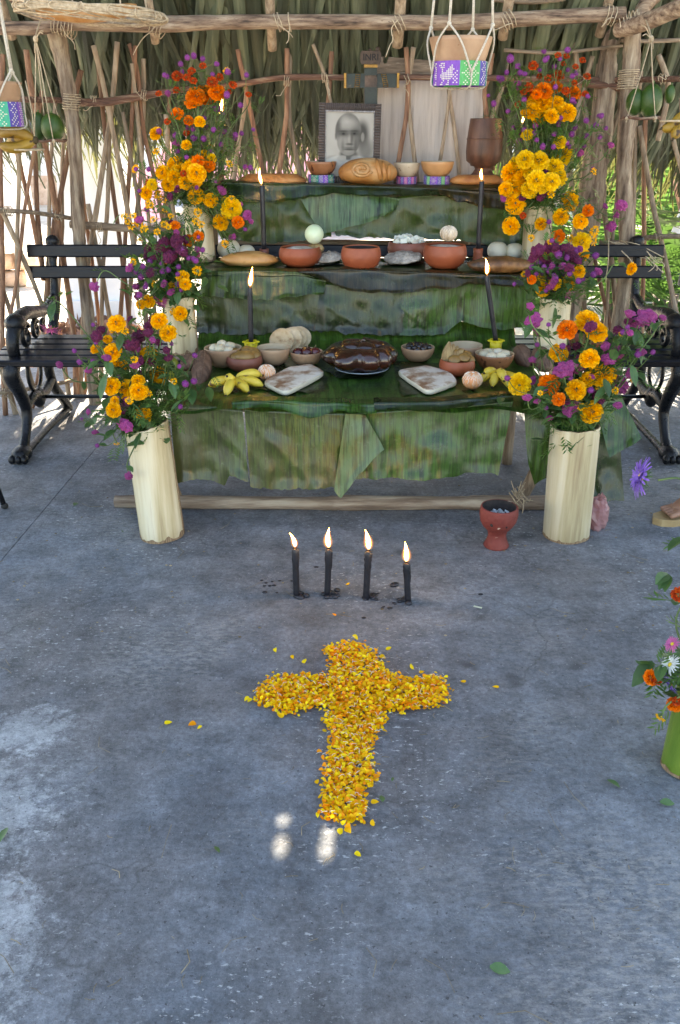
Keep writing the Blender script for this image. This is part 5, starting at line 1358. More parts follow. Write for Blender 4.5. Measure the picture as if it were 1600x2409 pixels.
for (px, py, rp, l) in ((537, 614, 26, 'white round vegetable behind the golden tamal, left one'), (580, 610, 19, 'smaller white vegetable behind the golden tamal'), (1171, 607, 23, 'white round vegetable behind the charred tamal, nearer the candle'), (1211, 606, 21, 'white round vegetable behind the charred tamal, nearer the bouquet')):
    q = g2(px, py); q.y = min(q.y + .06, 4.06); rr_ = rp * mpp(q); surf_item('white_vegetable', q + Vector((0, 0, rr_ * .9)), (rr_ * 1.05, rr_, rr_ * .92), 'white_veg', l, 'vegetable', 'white vegetables on the middle tier', disp=lambda d: -.10 * max(0, d.z) ** 12, nu=20, nv=14)
# --- tier 3
PAT = {'bird': ['.............', '..WWW........', '.WW.W....W...', '..WWW...WW...', '...W...WWWW..', '...W..WWWW..W', '...WWWWWWW.W.', '..WWWWWWWWW.W', '..WWWWWWWW.W.', '...WWWWWW.W.W', '....W..W...W.', '...W...W..W.W', '..WW..WW.....'],
       'flower': ['..W.....W..', '.W.W...W.W.', '..W..W..W..', '....W.W....', '...W.W.W...', '..W.WWW.W..', 'WW.WW.WW.WW', '..W.WWW.W..', '...W.W.W...', '....W.W....', '..W..W..W..', '.W.W...W.W.', '..W.....W..'],
       'leaf': ['W...W', '.W.W.', '..W..', '.W.W.', 'W...W', '.W.W.', '..W..', '..W.W', '.W.W.', 'W.W..', '.W..W', 'W..W.', '..W..'],
       'chk': ['W.W.W', '.W.W.', 'W.W.W', '.W.W.', 'W.W.W', '.W.W.', 'W.W.W', '.W.W.', 'W.W.W', '.W.W.', 'W.W.W', '.W.W.', 'W.W.W']}
def band(c, r, h, seq, root, start, name='embroidered_band', rows=13):
    """woven ring with raised cream stitches; seq = [(thread, pattern)...] repeated round the ring"""
    mats = []; idx = {}
    for th in ['em_white'] + [s[0] for s in seq]:
        if th not in idx: idx[th] = len(mats); mats.append(MT[th])
    cols = []
    tot = 0; cell = h / rows
    ncol = int(2 * PI * r / cell)
    while len(cols) < ncol:
        for th, pt in seq:
            P = PAT[pt]; wd = len(P[0])
            cols.append((th, None))
            for x in range(wd): cols.append((th, [P[y][x] for y in range(13)]))
            cols.append((th, None))
    cols = cols[:ncol]
    b = MB(); o = 0
    for i, (th, col) in enumerate(cols):
        a0 = start + 2 * PI * i / ncol; a1 = start + 2 * PI * (i + 1) / ncol
        def V(a, rr, z): return Vector(c) + Vector((math.cos(a) * rr, math.sin(a) * rr, z))
        b.add([V(a0, r, 0), V(a1, r, 0), V(a1, r * 1.01, h * .5), V(a0, r * 1.01, h * .5), V(a1, r, h), V(a0, r, h)], [(0, 1, 2, 3), (3, 2, 4, 5)], idx[th])
        b.add([V(a0, r, h), V(a1, r, h), V(a1, r * .9, h), V(a0, r * .9, h), V(a1, r * .88, 0), V(a0, r * .88, 0), V(a0, r, 0), V(a1, r, 0)], [(0, 1, 2, 3), (3, 2, 4, 5), (5, 4, 7, 6)], idx[th])
        if col:
            for y in range(13):
                if col[y] == 'W':
                    z1 = h * (13 - y) / 13; z0 = h * (12 - y) / 13; z0 += cell * .06; z1 -= cell * .06
                    ro = r * 1.012 + .0012
                    am = (a0 + a1) / 2; e = (a1 - a0) * .52
                    b.add([V(am - e, ro, (z0 + z1) / 2), V(am, ro + .0008, z0), V(am + e, ro, (z0 + z1) / 2), V(am, ro + .0008, z1)], [(0, 1, 2, 3)], 0)
    return b.build(name, mats, root, smooth=False)
def ring_bowl(px, rpx, hpx, ringr, ringh, mo, label, seq, start, Y=4.25):
    p = g3(px, Y); h_ = ringh * mpp(p); r_ = ringr * mpp(p)
    rt = empty('woven_ring', p, 'woven ring under the ' + label, 'woven ring', 'embroidered rings on the top tier')
    band(p, r_, h_, seq, rt, start)
    bowl(p + Vector((0, 0, h_ - .004)), rpx, hpx, 'gourd', mo, 'gourd_in', label, GB)
ring_bowl(756, 36, 31, 31, 21, 'gourd_dark', 'dark blotched gourd bowl left of the portrait on the top tier', [('em_purple', 'leaf'), ('em_teal', 'flower'), ('em_blue', 'chk')], R(-160))
ring_bowl(956, 31, 32, 24, 16, 'gourd_spot', 'pale spotted gourd bowl behind the round loaf', [('em_pink', 'chk'), ('em_blue', 'leaf')], R(-150), 4.28)
ring_bowl(1027, 39, 34, 30, 18, 'gourd_orange', 'orange gourd bowl between round loaf and wooden cup', [('em_blue', 'leaf'), ('em_green', 'chk'), ('em_purple', 'flower')], R(-165))
def flatb(px0, px1, thick, label, seed, Y=4.23, mt='flat_bread'):
    a, b_ = g3(px0, Y), g3(px1, Y); c = (a + b_) / 2; w = (b_.x - a.x) / 2; b = MB()
    b.lathe([(.01, .002), (w * .9, .002), (w, .012), (w * .97, .024), (w * .7, thick), (w * .3, thick * 1.04), (.01, thick)], c, 36, rot=Matrix.Diagonal((1, .5, 1)), wob=lambda a, z: 1 + .05 * noise.noise(Vector((math.cos(a) * 2, math.sin(a) * 2, seed))))
    tag(b.build('flat_bread', MT[mt]), label, 'bread', 'round flat breads on the top tier')
flatb(559, 722, .044, 'round brown flat bread at the left of the top tier', 2)
flatb(1058, 1192, .040, 'round brown flat bread under the wooden cup', 6)
c = g3(865, 4.22); rl = empty('round_loaf', c, 'round golden loaf with a coiled knot in front of the portrait', 'bread')
b = MB(); w = 69 * mpp(c); hh = 58 * mpp(c)
b.ell(c + Vector((0, 0, hh * .45)), (w, w * .62, hh * .56), 48, 18, disp=lambda d: -.035 * max(0, -d.z) * 4 * (d.z < -.5) + .02 * noise.noise(d * 3)); b.build('crust', MT['bread'], rl)
b = MB()
P = []      # coil on the front of the crust
for i in range(44):
    a = i / 44 * 4 * PI; rr_ = w * (.08 + .27 * i / 44); x = -w * .22 + math.cos(a) * rr_; zz = hh * .60 + math.sin(a) * rr_ * .62
    k = max(.02, 1 - (x / w) ** 2 - ((zz - hh * .45) / (hh * .56)) ** 2); P.append(c + Vector((x, -w * .62 * math.sqrt(k) - .001, zz)))
b.tube(P, [.012 - .005 * i / 44 for i in range(44)], 8, wob=.15); b.build('coil', MT['bread'], rl)
b = MB()
for s in range(3):
    P = []
    for i in range(9):
        t = i / 8; x = w * (.28 + .21 * s * (1 - .35 * t) + .14 * t); zz = hh * (.96 - .78 * t) 
        k = 1 - (x / w) ** 2 - ((zz - hh * .45) / (hh * .56)) ** 2
        if k > .01: P.append(c + Vector((x, -w * .62 * math.sqrt(k), zz)))
    if len(P) > 2: b.tube(P, [.006 + .006 * math.sin(PI * i / max(1, len(P) - 1)) for i in range(len(P))], 7, wob=.2)
b.build('dough_strip', MT['bread'], rl)
# turned wooden cup
p = g3(1134, 4.25); p.z += .036; k = mpp(p)
wc = empty('wooden_cup', p, 'tall dark turned wooden cup standing on the right flat bread', 'cup')
b = MB(); b.lathe([(28 * k, 0), (29 * k, 2 * k), (24 * k, 6 * k), (19 * k, 14 * k), (21 * k, 20 * k), (30 * k, 22 * k), (31 * k, 26 * k), (40 * k, 32 * k), (42 * k, 52 * k), (41 * k, 76 * k), (38.5 * k, 100 * k), (36 * k, 121 * k), (35 * k, 123 * k), (32 * k, 123 * k), (33 * k, 118 * k), (36 * k, 80 * k), (34 * k, 40 * k), (.01, 34 * k)], p, 36, wob=lambda a, z: 1 + .004 * math.sin(z * 900))
b.build('cup_body', MT['wood_dark'], wc)
b = MB(); b.lathe([(41.6 * k, 78 * k), (42.2 * k, 79 * k), (42.2 * k, 80 * k), (41 * k, 81 * k)], p, 36, cap0=False, cap1=False); b.build('turned_ring', MT['wood_dark'], wc)
# framed portrait
pf = g3(820, 4.285); kf = mpp(pf)
fr = empty('framed_portrait', pf, 'framed black and white portrait of a bald man in a white shirt', 'picture frame')
W, H = 143 * kf, 172 * kf
RF = Matrix.Translation(pf) @ Matrix.Rotation(R(-4), 4, 'X') @ Matrix.Rotation(R(1.2), 4, 'Y')
def fv(x, z, y=0): return RF @ Vector((x, y, z))
bw = 15.5 * kf
b = MB()
for (x, z, sx, sz) in ((0, bw / 2, W, bw), (0, H - bw / 2, W, bw), (-W / 2 + bw / 2, H / 2, bw, H - 2 * bw), (W / 2 - bw / 2, H / 2, bw, H - 2 * bw)):
    b.box(fv(x, z, .006), (sx, .012, sz), RF.to_3x3())
b.box(fv(0, H / 2, .014), (W * .96, .004, H * .96), RF.to_3x3())
b.build('moulding', MT['frame'], fr, smooth=False)
b = MB()
n = 30
for i in range(n):
    z = lerp(3 * kf, H - 3 * kf, i / (n - 1))
    for s in (-1, 1): b.tube([fv(s * (W / 2 - .6 * kf), z, -.001), fv(s * (W / 2 - bw + 1.5 * kf), z, -.003)], 1.5 * kf, 5)
for i in range(26):
    x = lerp(-W / 2 + bw, W / 2 - bw, i / 25)
    for z0, z1 in ((.6 * kf, bw - 1.5 * kf), (H - .6 * kf, H - bw + 1.5 * kf)): b.tube([fv(x, z0, -.001), fv(x, z1, -.003)], 1.5 * kf, 5)
tag(b.build('ribs', MT['frame'], fr), kind='stuff')
b = MB()
for i in range(36):
    x = lerp(-W / 2 + bw + kf, W / 2 - bw - kf, i / 35); b.ell(fv(x, H - bw - 1.6 * kf, -.003), (1.2 * kf, 1.2 * kf, 2.2 * kf), 6, 4)
for i in range(52):
    z = lerp(bw, H - bw - 2 * kf, i / 51)
    for s in (-1, 1): b.ell(fv(s * (W / 2 - bw - .6 * kf), z, -.003), (1.0 * kf,) * 3, 5, 4)
tag(b.build('silver_beading', MT['silver'], fr), kind='stuff')
def portrait():
    nx, nz = 72, 88; pw, ph = W - 2 * bw - 2 * kf, H - 2 * bw - 2 * kf
    def el(u, v, cx, cy, rx, ry, soft=.15):
        d = math.sqrt(((u - cx) / rx) ** 2 + ((v - cy) / ry) ** 2); return 1 - ss(1 - soft, 1 + soft, d)
    def shade(u, v):
        v = .255 + (v - .345) / .90
        c = .56 + .06 * (1 - u) + .04 * noise.noise(Vector((u * 5, v * 5, 0)))
        c = lerp(c, .07, el(u, v, .76, .60, .14, .22, .5) * .95); c = lerp(c, .16, el(u, v, .84, .34, .16, .2, .6) * .8)
        c = lerp(c, .20, el(u, v, .22, .17, .16, .05, .6) * .8)
        sh = el(u, v, .47, -.04, .60, .29, .08); c = lerp(c, .74 - .16 * u - .10 * abs(noise.noise(Vector((u * 7, v * 7, 5)))), sh)
        c = lerp(c, .15, el(u, v, .49, .25, .19, .10, .25))
        c = lerp(c, .52, el(u, v, .36, .17, .12, .06, .3) * .9 * (u < .44)); c = lerp(c, .5, el(u, v, .63, .16, .1, .07, .3) * .8)
        hd = max(el(u, v, .47, .64, .275, .315, .05), el(u, v, .475, .47, .235, .24, .06))
        f = .34 - .20 * ss(.48, .78, u) + .13 * el(u, v, .48, .78, .2, .12, .9) + .07 * el(u, v, .34, .5, .1, .16, .9) - .07 * el(u, v, .22, .66, .07, .2, .9)
        f += .05 * noise.noise(Vector((u * 9, v * 9, 3)))
        f -= .12 * el(u, v, .47, .94, .25, .09, .9); f -= .05 * abs(noise.noise(Vector((u * 30, v * 30, 1)))) * ss(.6, .95, v)
        for ex, ey in ((.37, .600), (.60, .607)): f = lerp(f, .07, el(u, v, ex, ey + .015, .12, .065, .9) * .65)
        f = lerp(f, .10, el(u, v, .36, .40, .03, .10, .9) * .5); f = lerp(f, .08, el(u, v, .63, .40, .03, .10, .9) * .6)
        f = lerp(f, .09, (el(u, v, .25, .74, .06, .16, .9)) * .7); f += .10 * el(u, v, .40, .83, .10, .06, .9)
        for ex, ey in ((.37, .600), (.60, .607)):
            f = lerp(f, .05, el(u, v, ex, ey + .045, .085, .014, .8) * .8); f = lerp(f, .08, el(u, v, ex, ey, .075, .03, .8) * .75); f = lerp(f, .02, el(u, v, ex, ey, .028, .016, .5) * .9)
        f = lerp(f, .08, el(u, v, .545, .52, .03, .10, .8) * .6); f += .12 * el(u, v, .50, .50, .028, .08, .8); f = lerp(f, .05, el(u, v, .50, .425, .07, .018, .8) * .8)
        f = lerp(f, .05, el(u, v, .50, .335, .11, .016, .7) * .85); f = lerp(f, .10, el(u, v, .50, .365, .12, .016, .9) * .6); f += .05 * el(u, v, .49, .30, .08, .02, .8)
        c = lerp(c, max(.02, f), hd)
        c = lerp(c, .34, el(u, v, .775, .55, .035, .075, .3) * .9); c = lerp(c, .15, el(u, v, .21, .56, .02, .06, .4) * .7)
        return max(0, c)
    me_b = MB(); vs = []; fs = []; cols = []
    for i in range(nx + 1):
        for j in range(nz + 1):
            u, v = i / nx, j / nz; vs.append(fv((u - .5) * pw, bw + kf + v * ph, .0035)); cols.append(shade(u, v))
    for i in range(nx):
        for j in range(nz):
            a = i * (nz + 1) + j; fs.append((a, a + nz + 1, a + nz + 2, a + 1))
    me_b.add(vs, fs)
    m, nt, out = new_mat('portrait_print'); at_ = N(nt, 'ShaderNodeAttribute', attribute_name='tone'); cc = mixc(nt, 1.0, at_.outputs['Color'], (1.0, .95, .86), 'MULTIPLY')
    bs = N(nt, 'ShaderNodeBsdfPrincipled', {'Base Color': cc, 'Roughness': .45}); bs.inputs['Specular IOR Level'].default_value = .15; nt.links.new(bs.outputs[0], out.inputs[0])
    o = me_b.build('print', m, fr)
    ca = o.data.color_attributes.new('tone', 'FLOAT_COLOR', 'POINT')
    for i, c in enumerate(cols): c = c * .62; ca.data[i].color = (c, c, c, 1)
portrait()
# cross
pc = g3(872, 4.36); kc = mpp(pc)
cr = empty('wooden_cross', pc, 'old painted wooden cross with dark green arms standing behind the portrait', 'cross')
def cpos(px, py): return at(px, py, 4.36)
ptop = cpos(872, 152); b = MB()
b.box((ptop.x, 4.36, (pc.z + ptop.z) / 2), (29 * kc, .024, ptop.z - pc.z)); b.build('upright', MT['cross_wood'], cr, smooth=False)
b = MB(); q = cpos(872, 165); b.box((q.x, 4.345, q.z), (28 * kc, .006, 22 * kc)); b.build('painted_panel', MT['cross_green'], cr, smooth=False); b = MB(); q = cpos(872, 232); b.box((q.x, 4.345, q.z), (28 * kc, .006, 46 * kc)); b.build('painted_panel', MT['cross_green'], cr, smooth=False)
for (x0, x1) in ((812, 858), (887, 936)):
    a, e = cpos(x0, 190), cpos(x1, 190); b = MB(); b.box(((a.x + e.x) / 2, 4.358, a.z), (e.x - a.x, .020, 28.5 * kc)); arm = b.build('arm', MT['cross_green'], cr, smooth=False)
    xe = x0 if x0 < 860 else x1; q = cpos(xe, 190); b = MB(); b.box((q.x, 4.355, q.z), (5 * kc, .03, 30 * kc)); b.build('gilt_end', MT['gold'], arm, smooth=False)
    xm = 841 if x0 < 860 else 905; sl = -.08 if x0 < 860 else .22; b = MB()
    for dx in (-5, 5):
        q = cpos(xm + dx, 190); b.tube([(q.x - sl * 14 * kc * 1, 4.346, q.z + 14 * kc), (q.x + sl * 14 * kc, 4.346, q.z - 14 * kc)], .7 * kc, 5)
    for i in range(7):
        z = 12 - 4 * i; q = cpos(xm, 190); xx = q.x - sl * z * kc; b.tube([(xx - 5 * kc, 4.346, q.z + z * kc), (xx + 5 * kc, 4.346, q.z + z * kc)], .5 * kc, 4)
    tag(b.build('gilt_ladder', MT['gold'], arm), kind='stuff')
b = MB(); q = cpos(872, 136); b.prism([(q.x + x * kc, 4.335, q.z + z * kc) for x, z in ((-23, -8), (-20, -13), (20, -13), (23, -8), (23, 8), (20, 13), (-20, 13), (-23, 8))], (0, .03, 0)); pq = b.build('title_plaque', MT['cross_wood'], cr, smooth=False)
b = MB(); b.box((q.x, 4.350, q.z - 17 * kc), (30 * kc, .032, 6 * kc)); b.build('gilt_collar', MT['gold'], cr, smooth=False)
b = MB(); b.ell((q.x - 2 * kc, 4.35, q.z + 15 * kc), (4 * kc, 4 * kc, 3 * kc), 8, 6); b.ell((q.x + 16 * kc, 4.35, q.z + 16 * kc), (6 * kc, 4 * kc, 6 * kc), 8, 6); b.build('finial', MT['cross_wood'], cr)
cu = bpy.data.curves.new('letters', 'FONT'); cu.body = 'INRI'; cu.size = 19 * kc; cu.extrude = .0008; cu.align_x = 'CENTER'; cu.align_y = 'CENTER'; cu.offset = .0006
to = bpy.data.objects.new('letters', cu); COL.objects.link(to)
dg = bpy.context.evaluated_depsgraph_get(); me = bpy.data.meshes.new_from_object(to.evaluated_get(dg)); bpy.data.objects.remove(to); me.materials.clear(); me.materials.append(MT['ink'])
inst(me, 'lettering', Matrix.Translation((q.x, 4.3335, q.z)) @ Matrix.Rotation(PI / 2, 4, 'X'), pq)

# ================================================================ FLOWERS
def marigold_mesh(name, mt, n, seed, ruff=.09, flat=.78):
    rr = random.Random(seed); b = MB()
    for i in range(n):
        t = (i + .5) / n; a = i * 2.39996
        th = R(8) + R(100) * t ** .75
        d = Vector((math.cos(a), math.sin(a), 0)); Rr = 1.0 * (1 + rr.uniform(-.22, .08))
        tip = Vector((d.x * math.sin(th) * Rr, d.y * math.sin(th) * Rr, math.cos(th) * Rr * flat))
        base = tip * .42
        s = (d.cross(Vector((0, 0, 1))) + Vector((0, 0, rr.uniform(-.55, .55))) + d * rr.uniform(-.3, .3)).normalized()
        w = (.12 + .13 * t) * rr.uniform(.8, 1.25)
        mid = base.lerp(tip, .62); up = (tip - base).normalized()
        s = (s - up * s.dot(up)).normalized()
        nrm = s.cross(up)
        j = lambda k: nrm * rr.uniform(-k, k)
        L = mid - s * w * .8 + j(ruff); Rm = mid + s * w * .8 + j(ruff)
        T1 = tip - s * w * .75 + j(ruff); T2 = tip + up * .05 + j(ruff) - nrm * .06; T3 = tip + s * w * .75 + j(ruff)
        b.add([base, L, T1, T2, T3, Rm], [(0, 1, 2, 3), (0, 3, 4, 5)], 0)
    b.lathe([(.10, -.62), (.26, -.5), (.34, -.2), (.36, .02), (.01, .05)], (0, 0, 0), 8, 1, cap0=True, cap1=False)
    return b.mesh(name, [MT[mt], MT['stem']], smooth=False)
def globe_mesh(seed):
    rr = random.Random(seed); b = MB(); n = 60
    b.ell((0, 0, 0), .82, 10, 7, 0)
    for i in range(n):
        z = 1 - 2 * (i + .5) / n; a = i * 2.39996; d = Vector((math.sqrt(1 - z * z) * math.cos(a), math.sqrt(1 - z * z) * math.sin(a), z))
        s = d.orthogonal().normalized() * .16; u = d.cross(s).normalized() * .12; k = rr.uniform(.95, 1.1)
        b.add([d * .78 - s, d * .78 + u, d * .78 + s, d * k * 1.06 + Vector((0, 0, .12))], [(0, 1, 3), (1, 2, 3), (2, 0, 3)], 0)
    for k in range(3):
        a = k * 2.1; b.add([(0, 0, -.8), (math.cos(a) * .7, math.sin(a) * .7, -.75), (math.cos(a + .4) * 1.5, math.sin(a + .4) * 1.5, -.9), (math.cos(a + .8) * .7, math.sin(a + .8) * .7, -.75)], [(0, 1, 2, 3)], 1)
    return b.mesh('globe_amaranth', [MT['globe'], MT['broad']], smooth=False)
def cock_mesh(seed, mt):
    b = MB(); sd = Vector((seed * 3.7, 0, 0))
    def fn(u, v):        # a crumpled crest on a short neck
        a = 2 * PI * u; 
        if v < .25:
            k = v / .25; r = .16 + .2 * k; return Vector((math.cos(a) * r, math.sin(a) * r * .7, -1.1 + .7 * k))
        k = (v - .25) / .75; th = PI * .80 * (1 - k) + .02
        r = math.sin(th); q = Vector((math.cos(a) * r, math.sin(a) * r * .72, math.cos(th) * .72))
        n = noise.noise(q * 2.2 + sd) * .35 + noise.noise(q * 5.5 + sd) * .38
        return q * (1.0 + n)
    b.grid(fn, 26, 16); return b.mesh('cockscomb', MT[mt], smooth=False)
def aster_mesh(mt, n=46, layers=2, seed=1, name='aster'):
    rr = random.Random(seed); b = MB()
    b.ell((0, 0, .02), (.22, .22, .12), 10, 6, 1)
    for L in range(layers):
        for i in range(n // layers):
            a = 2 * PI * (i + .5 * L) / (n // layers) + rr.uniform(-.06, .06); d = Vector((math.cos(a), math.sin(a), 0)); s = Vector((-d.y, d.x, 0)); l = rr.uniform(.85, 1.05) * (1 - .16 * L); e = rr.uniform(-.12, .10) + .14 * L
            w = .055
            b.add([d * .16 - s * w * .5, d * l * .55 - s * w + Vector((0, 0, .08 + e * .5)), d * l * .96 - s * w * .8 + Vector((0, 0, e)), d * l + Vector((0, 0, e - .02)), d * l * .96 + s * w * .8 + Vector((0, 0, e)), d * l * .55 + s * w + Vector((0, 0, .08 + e * .5)), d * .16 + s * w * .5], [(0, 1, 5, 6), (1, 2, 4, 5), (2, 3, 4)], 0)
    for i in range(18):
        a = 2 * PI * i / 18; d = Vector((math.cos(a), math.sin(a), 0)); s = Vector((-d.y, d.x, 0)); l = rr.uniform(.4, .62)
        b.add([d * .06 - s * .06 + Vector((0, 0, -.12)), d * l * .6 - s * .07 + Vector((0, 0, -.12)), d * l + Vector((0, 0, rr.uniform(-.34, -.1))), d * l * .6 + s * .07 + Vector((0, 0, -.12)), d * .06 + s * .06 + Vector((0, 0, -.12))], [(0, 1, 3, 4), (1, 2, 3)], 2)
    return b.mesh(name, [MT[mt], MT['disc'], MT['broad']], smooth=False)
FL = {'M': [marigold_mesh('marigold', 'amber', 150, s) for s in (1, 2, 3)], 'O': [marigold_mesh('marigold', 'orange', 140, s) for s in (4, 5)], 'Y': [marigold_mesh('marigold', 'yellow', 150, s) for s in (6, 7)],
      'R': [marigold_mesh('marigold', 'red', 70, s, .14) for s in (8, 9)], 'S': [marigold_mesh('marigold', 'amber', 22, s, .2, .5) for s in (10, 11)],
      'G': [globe_mesh(s) for s in (1, 2)], 'C': [cock_mesh(s, 'maroon') for s in (1, 2, 3)], 'K': [cock_mesh(s, 'magenta') for s in (4, 5, 6)],
      'P': [aster_mesh('pink', 60, 3)], 'V': [aster_mesh('violet', 80, 3, 2)], 'W': [aster_mesh('white_petal', 60, 3, 3)]}
FN = {'M': 'marigold', 'O': 'marigold', 'Y': 'marigold', 'R': 'marigold', 'S': 'marigold', 'G': 'globe_amaranth', 'C': 'cockscomb', 'K': 'cockscomb', 'P': 'aster', 'V': 'aster', 'W': 'aster'}
def feather(b, p, d, L, rr, up=Vector((0, 0, 1))):     # one pinnate leaf
    d = d.normalized(); s = d.cross(up)
    if s.length < .1: s = d.orthogonal()
    s.normalize(); n = s.cross(d)
    for i in range(5):
        t = .25 + .75 * i / 5; c = p + d * L * t - up * (L * .22 * t * t)
        for k in (-1, 1):
            e = (s * k * .8 + d * .75 + n * rr.uniform(-.2, .2)).normalized(); l = L * .42 * (1 - .45 * abs(t - .5)); w = d * l * .16
            b.add([c, c + e * l * .5 - w, c + e * l, c + e * l * .5 + w], [(0, 1, 2, 3)])
    w = s * L * .008
    b.add([p - w, p + w, p + d * L - up * L * .22 + w * .4, p + d * L - up * L * .22 - w * .4], [(0, 1, 2, 3)])
def oval(b, p, d, L, rr, up=Vector((0, 0, 1)), wd=.27):
    d = d.normalized(); s = d.cross(up)
    if s.length < .1: s = d.orthogonal()
    s = (s.normalized() + up * rr.uniform(-.5, .5)).normalized(); n = s.cross(d)
    rows = []
    for i in range(5):
        t = i / 4; w = L * wd * math.sin(PI * min(1, t * .93 + .05)) ** .8; c = p + d * L * t - up * L * .22 * t * t
        rows += [c - s * w + n * w * .3, c, c + s * w + n * w * .3]
    fs = []
    for i in range(4):
        for j in (0, 1): fs.append((i * 3 + j, i * 3 + j + 1, i * 3 + j + 4, i * 3 + j + 3))
    b.add(rows, fs)
def bouquet(mouth, mr, heads, label, seed, nleaf=90, kind='mix', spread=.10, down=.03, extra=(), fill=34, fillk='KCGSGK', hs=1.0):
    rr = random.Random(seed); mouth = Vector(mouth)
    root = empty('bouquet', mouth, label, 'bouquet', 'bouquets of marigolds, amaranths and cockscombs in the vases')
    st = MB(); fe = MB(); br = MB(); paths = []
    heads = list(heads); core = [h for h in heads if len(h) == 4]
    for i in range(fill):                         # small extra blooms among the big heads
        h = rr.choice(core); k = rr.choice(fillk)
        heads.append((h[0] + rr.gauss(0, 27), h[1] + rr.gauss(2, 24), {'G': 12, 'K': 20, 'C': 20, 'S': 18, 'R': 15, 'M': 26, 'Y': 24}[k] * rr.uniform(.8, 1.2), k))
    for h in heads:
        px, py, sz, k = h[:4]
        dd = h[4] if len(h) > 4 else None
        p0 = at(px, py, mouth.y)
        up = p0.z - mouth.z
        y = mouth.y + rr.uniform(-spread, spread * .35) - (spread * .5 if up < .12 else 0)
        p = at(px, py, y); r = sz / 2 * mpp(p) * (hs if k in 'MOYR' else 1.0)
        out = (p - (mouth + Vector((0, .05, .05))))
        face = dd if dd else (out.normalized() * .55 + Vector((rr.uniform(-.2, .2), -.75, .35))).normalized()
        if k == 'G': face = (out.normalized() + Vector((0, -.2, .6))).normalized()
        if k in 'CK' and not dd: face = (out.normalized() * .7 + Vector((0, -.25, .7))).normalized()
        face = Vector(face)
        inst(rr.choice(FL[k]), FN[k], TRS(p, align(face, rr.uniform(0, 6)), (r, r, r * rr.uniform(.85, 1.1))), root)
        tail = p - face * r * .7
        a = rr.uniform(0, 6.28); q = math.sqrt(rr.random()) * mr * .8
        m0 = mouth + Vector((math.cos(a) * q, math.sin(a) * q, -.04))
        L = (tail - m0).length
        mid = m0.lerp(tail, .5) + Vector((0, 0, .12 * L)) + Vector((rr.uniform(-.03, .03), rr.uniform(-.03, .03), 0))
        if tail.z < mouth.z + .03: mid = m0.lerp(tail, .35) + Vector((0, -.03, .05 + .12 * L))
        pre = tail - face * min(.06, L * .22)
        P = smooth_path([m0, mid, pre, tail], 5)
        w = .0022 if k != 'G' else .0013
        st.tube(P, w, 5, cap=False); paths.append(P)
    for P in paths:
        n = 3 if kind != 'bare' else 2
        for k in range(n):
            t = rr.uniform(.15, .95); i = min(int(t * (len(P) - 1)), len(P) - 2); c = P[i].lerp(P[i + 1], t * (len(P) - 1) - i)
            d = Vector((rr.gauss(0, 1), rr.gauss(0, 1) - .5, rr.gauss(.2, .6)))
            if kind == 'feather' or (kind == 'mix' and rr.random() < .5): feather(fe, c, d, rr.uniform(.04, .075), rr)
            else: oval(br, c, d, rr.uniform(.03, .06), rr)
    for k in range(int(nleaf * 2.3)):
        P = rr.choice(paths); t = rr.uniform(.05, .9); i = min(int(t * (len(P) - 1)), len(P) - 2)
        c = P[i] + Vector((rr.gauss(0, .030), rr.gauss(.02, .03), rr.gauss(0, .03))); d = Vector((rr.gauss(0, 1), rr.gauss(0, 1) - .4, rr.gauss(.1, .7)))
        if kind == 'feather' or rr.random() < .6: feather(fe, c, d, rr.uniform(.045, .085), rr)
        else: oval(br, c, d, rr.uniform(.035, .065), rr)
    for (px, py, tx, ty, L) in extra:
        c = at(px, py, mouth.y - .08); e = at(tx, ty, mouth.y - .12); oval(br, c, e - c, (e - c).length * 1.0, rr, wd=.22)
    tag(st.build('stems', MT['stem'], root), kind='stuff')
    if fe.v: tag(fe.build('feathery_leaves', MT['feather'], root, smooth=False), kind='stuff')
    if br.v: tag(br.build('oval_leaves', MT['broad'], root, smooth=False), kind='stuff')
    return root
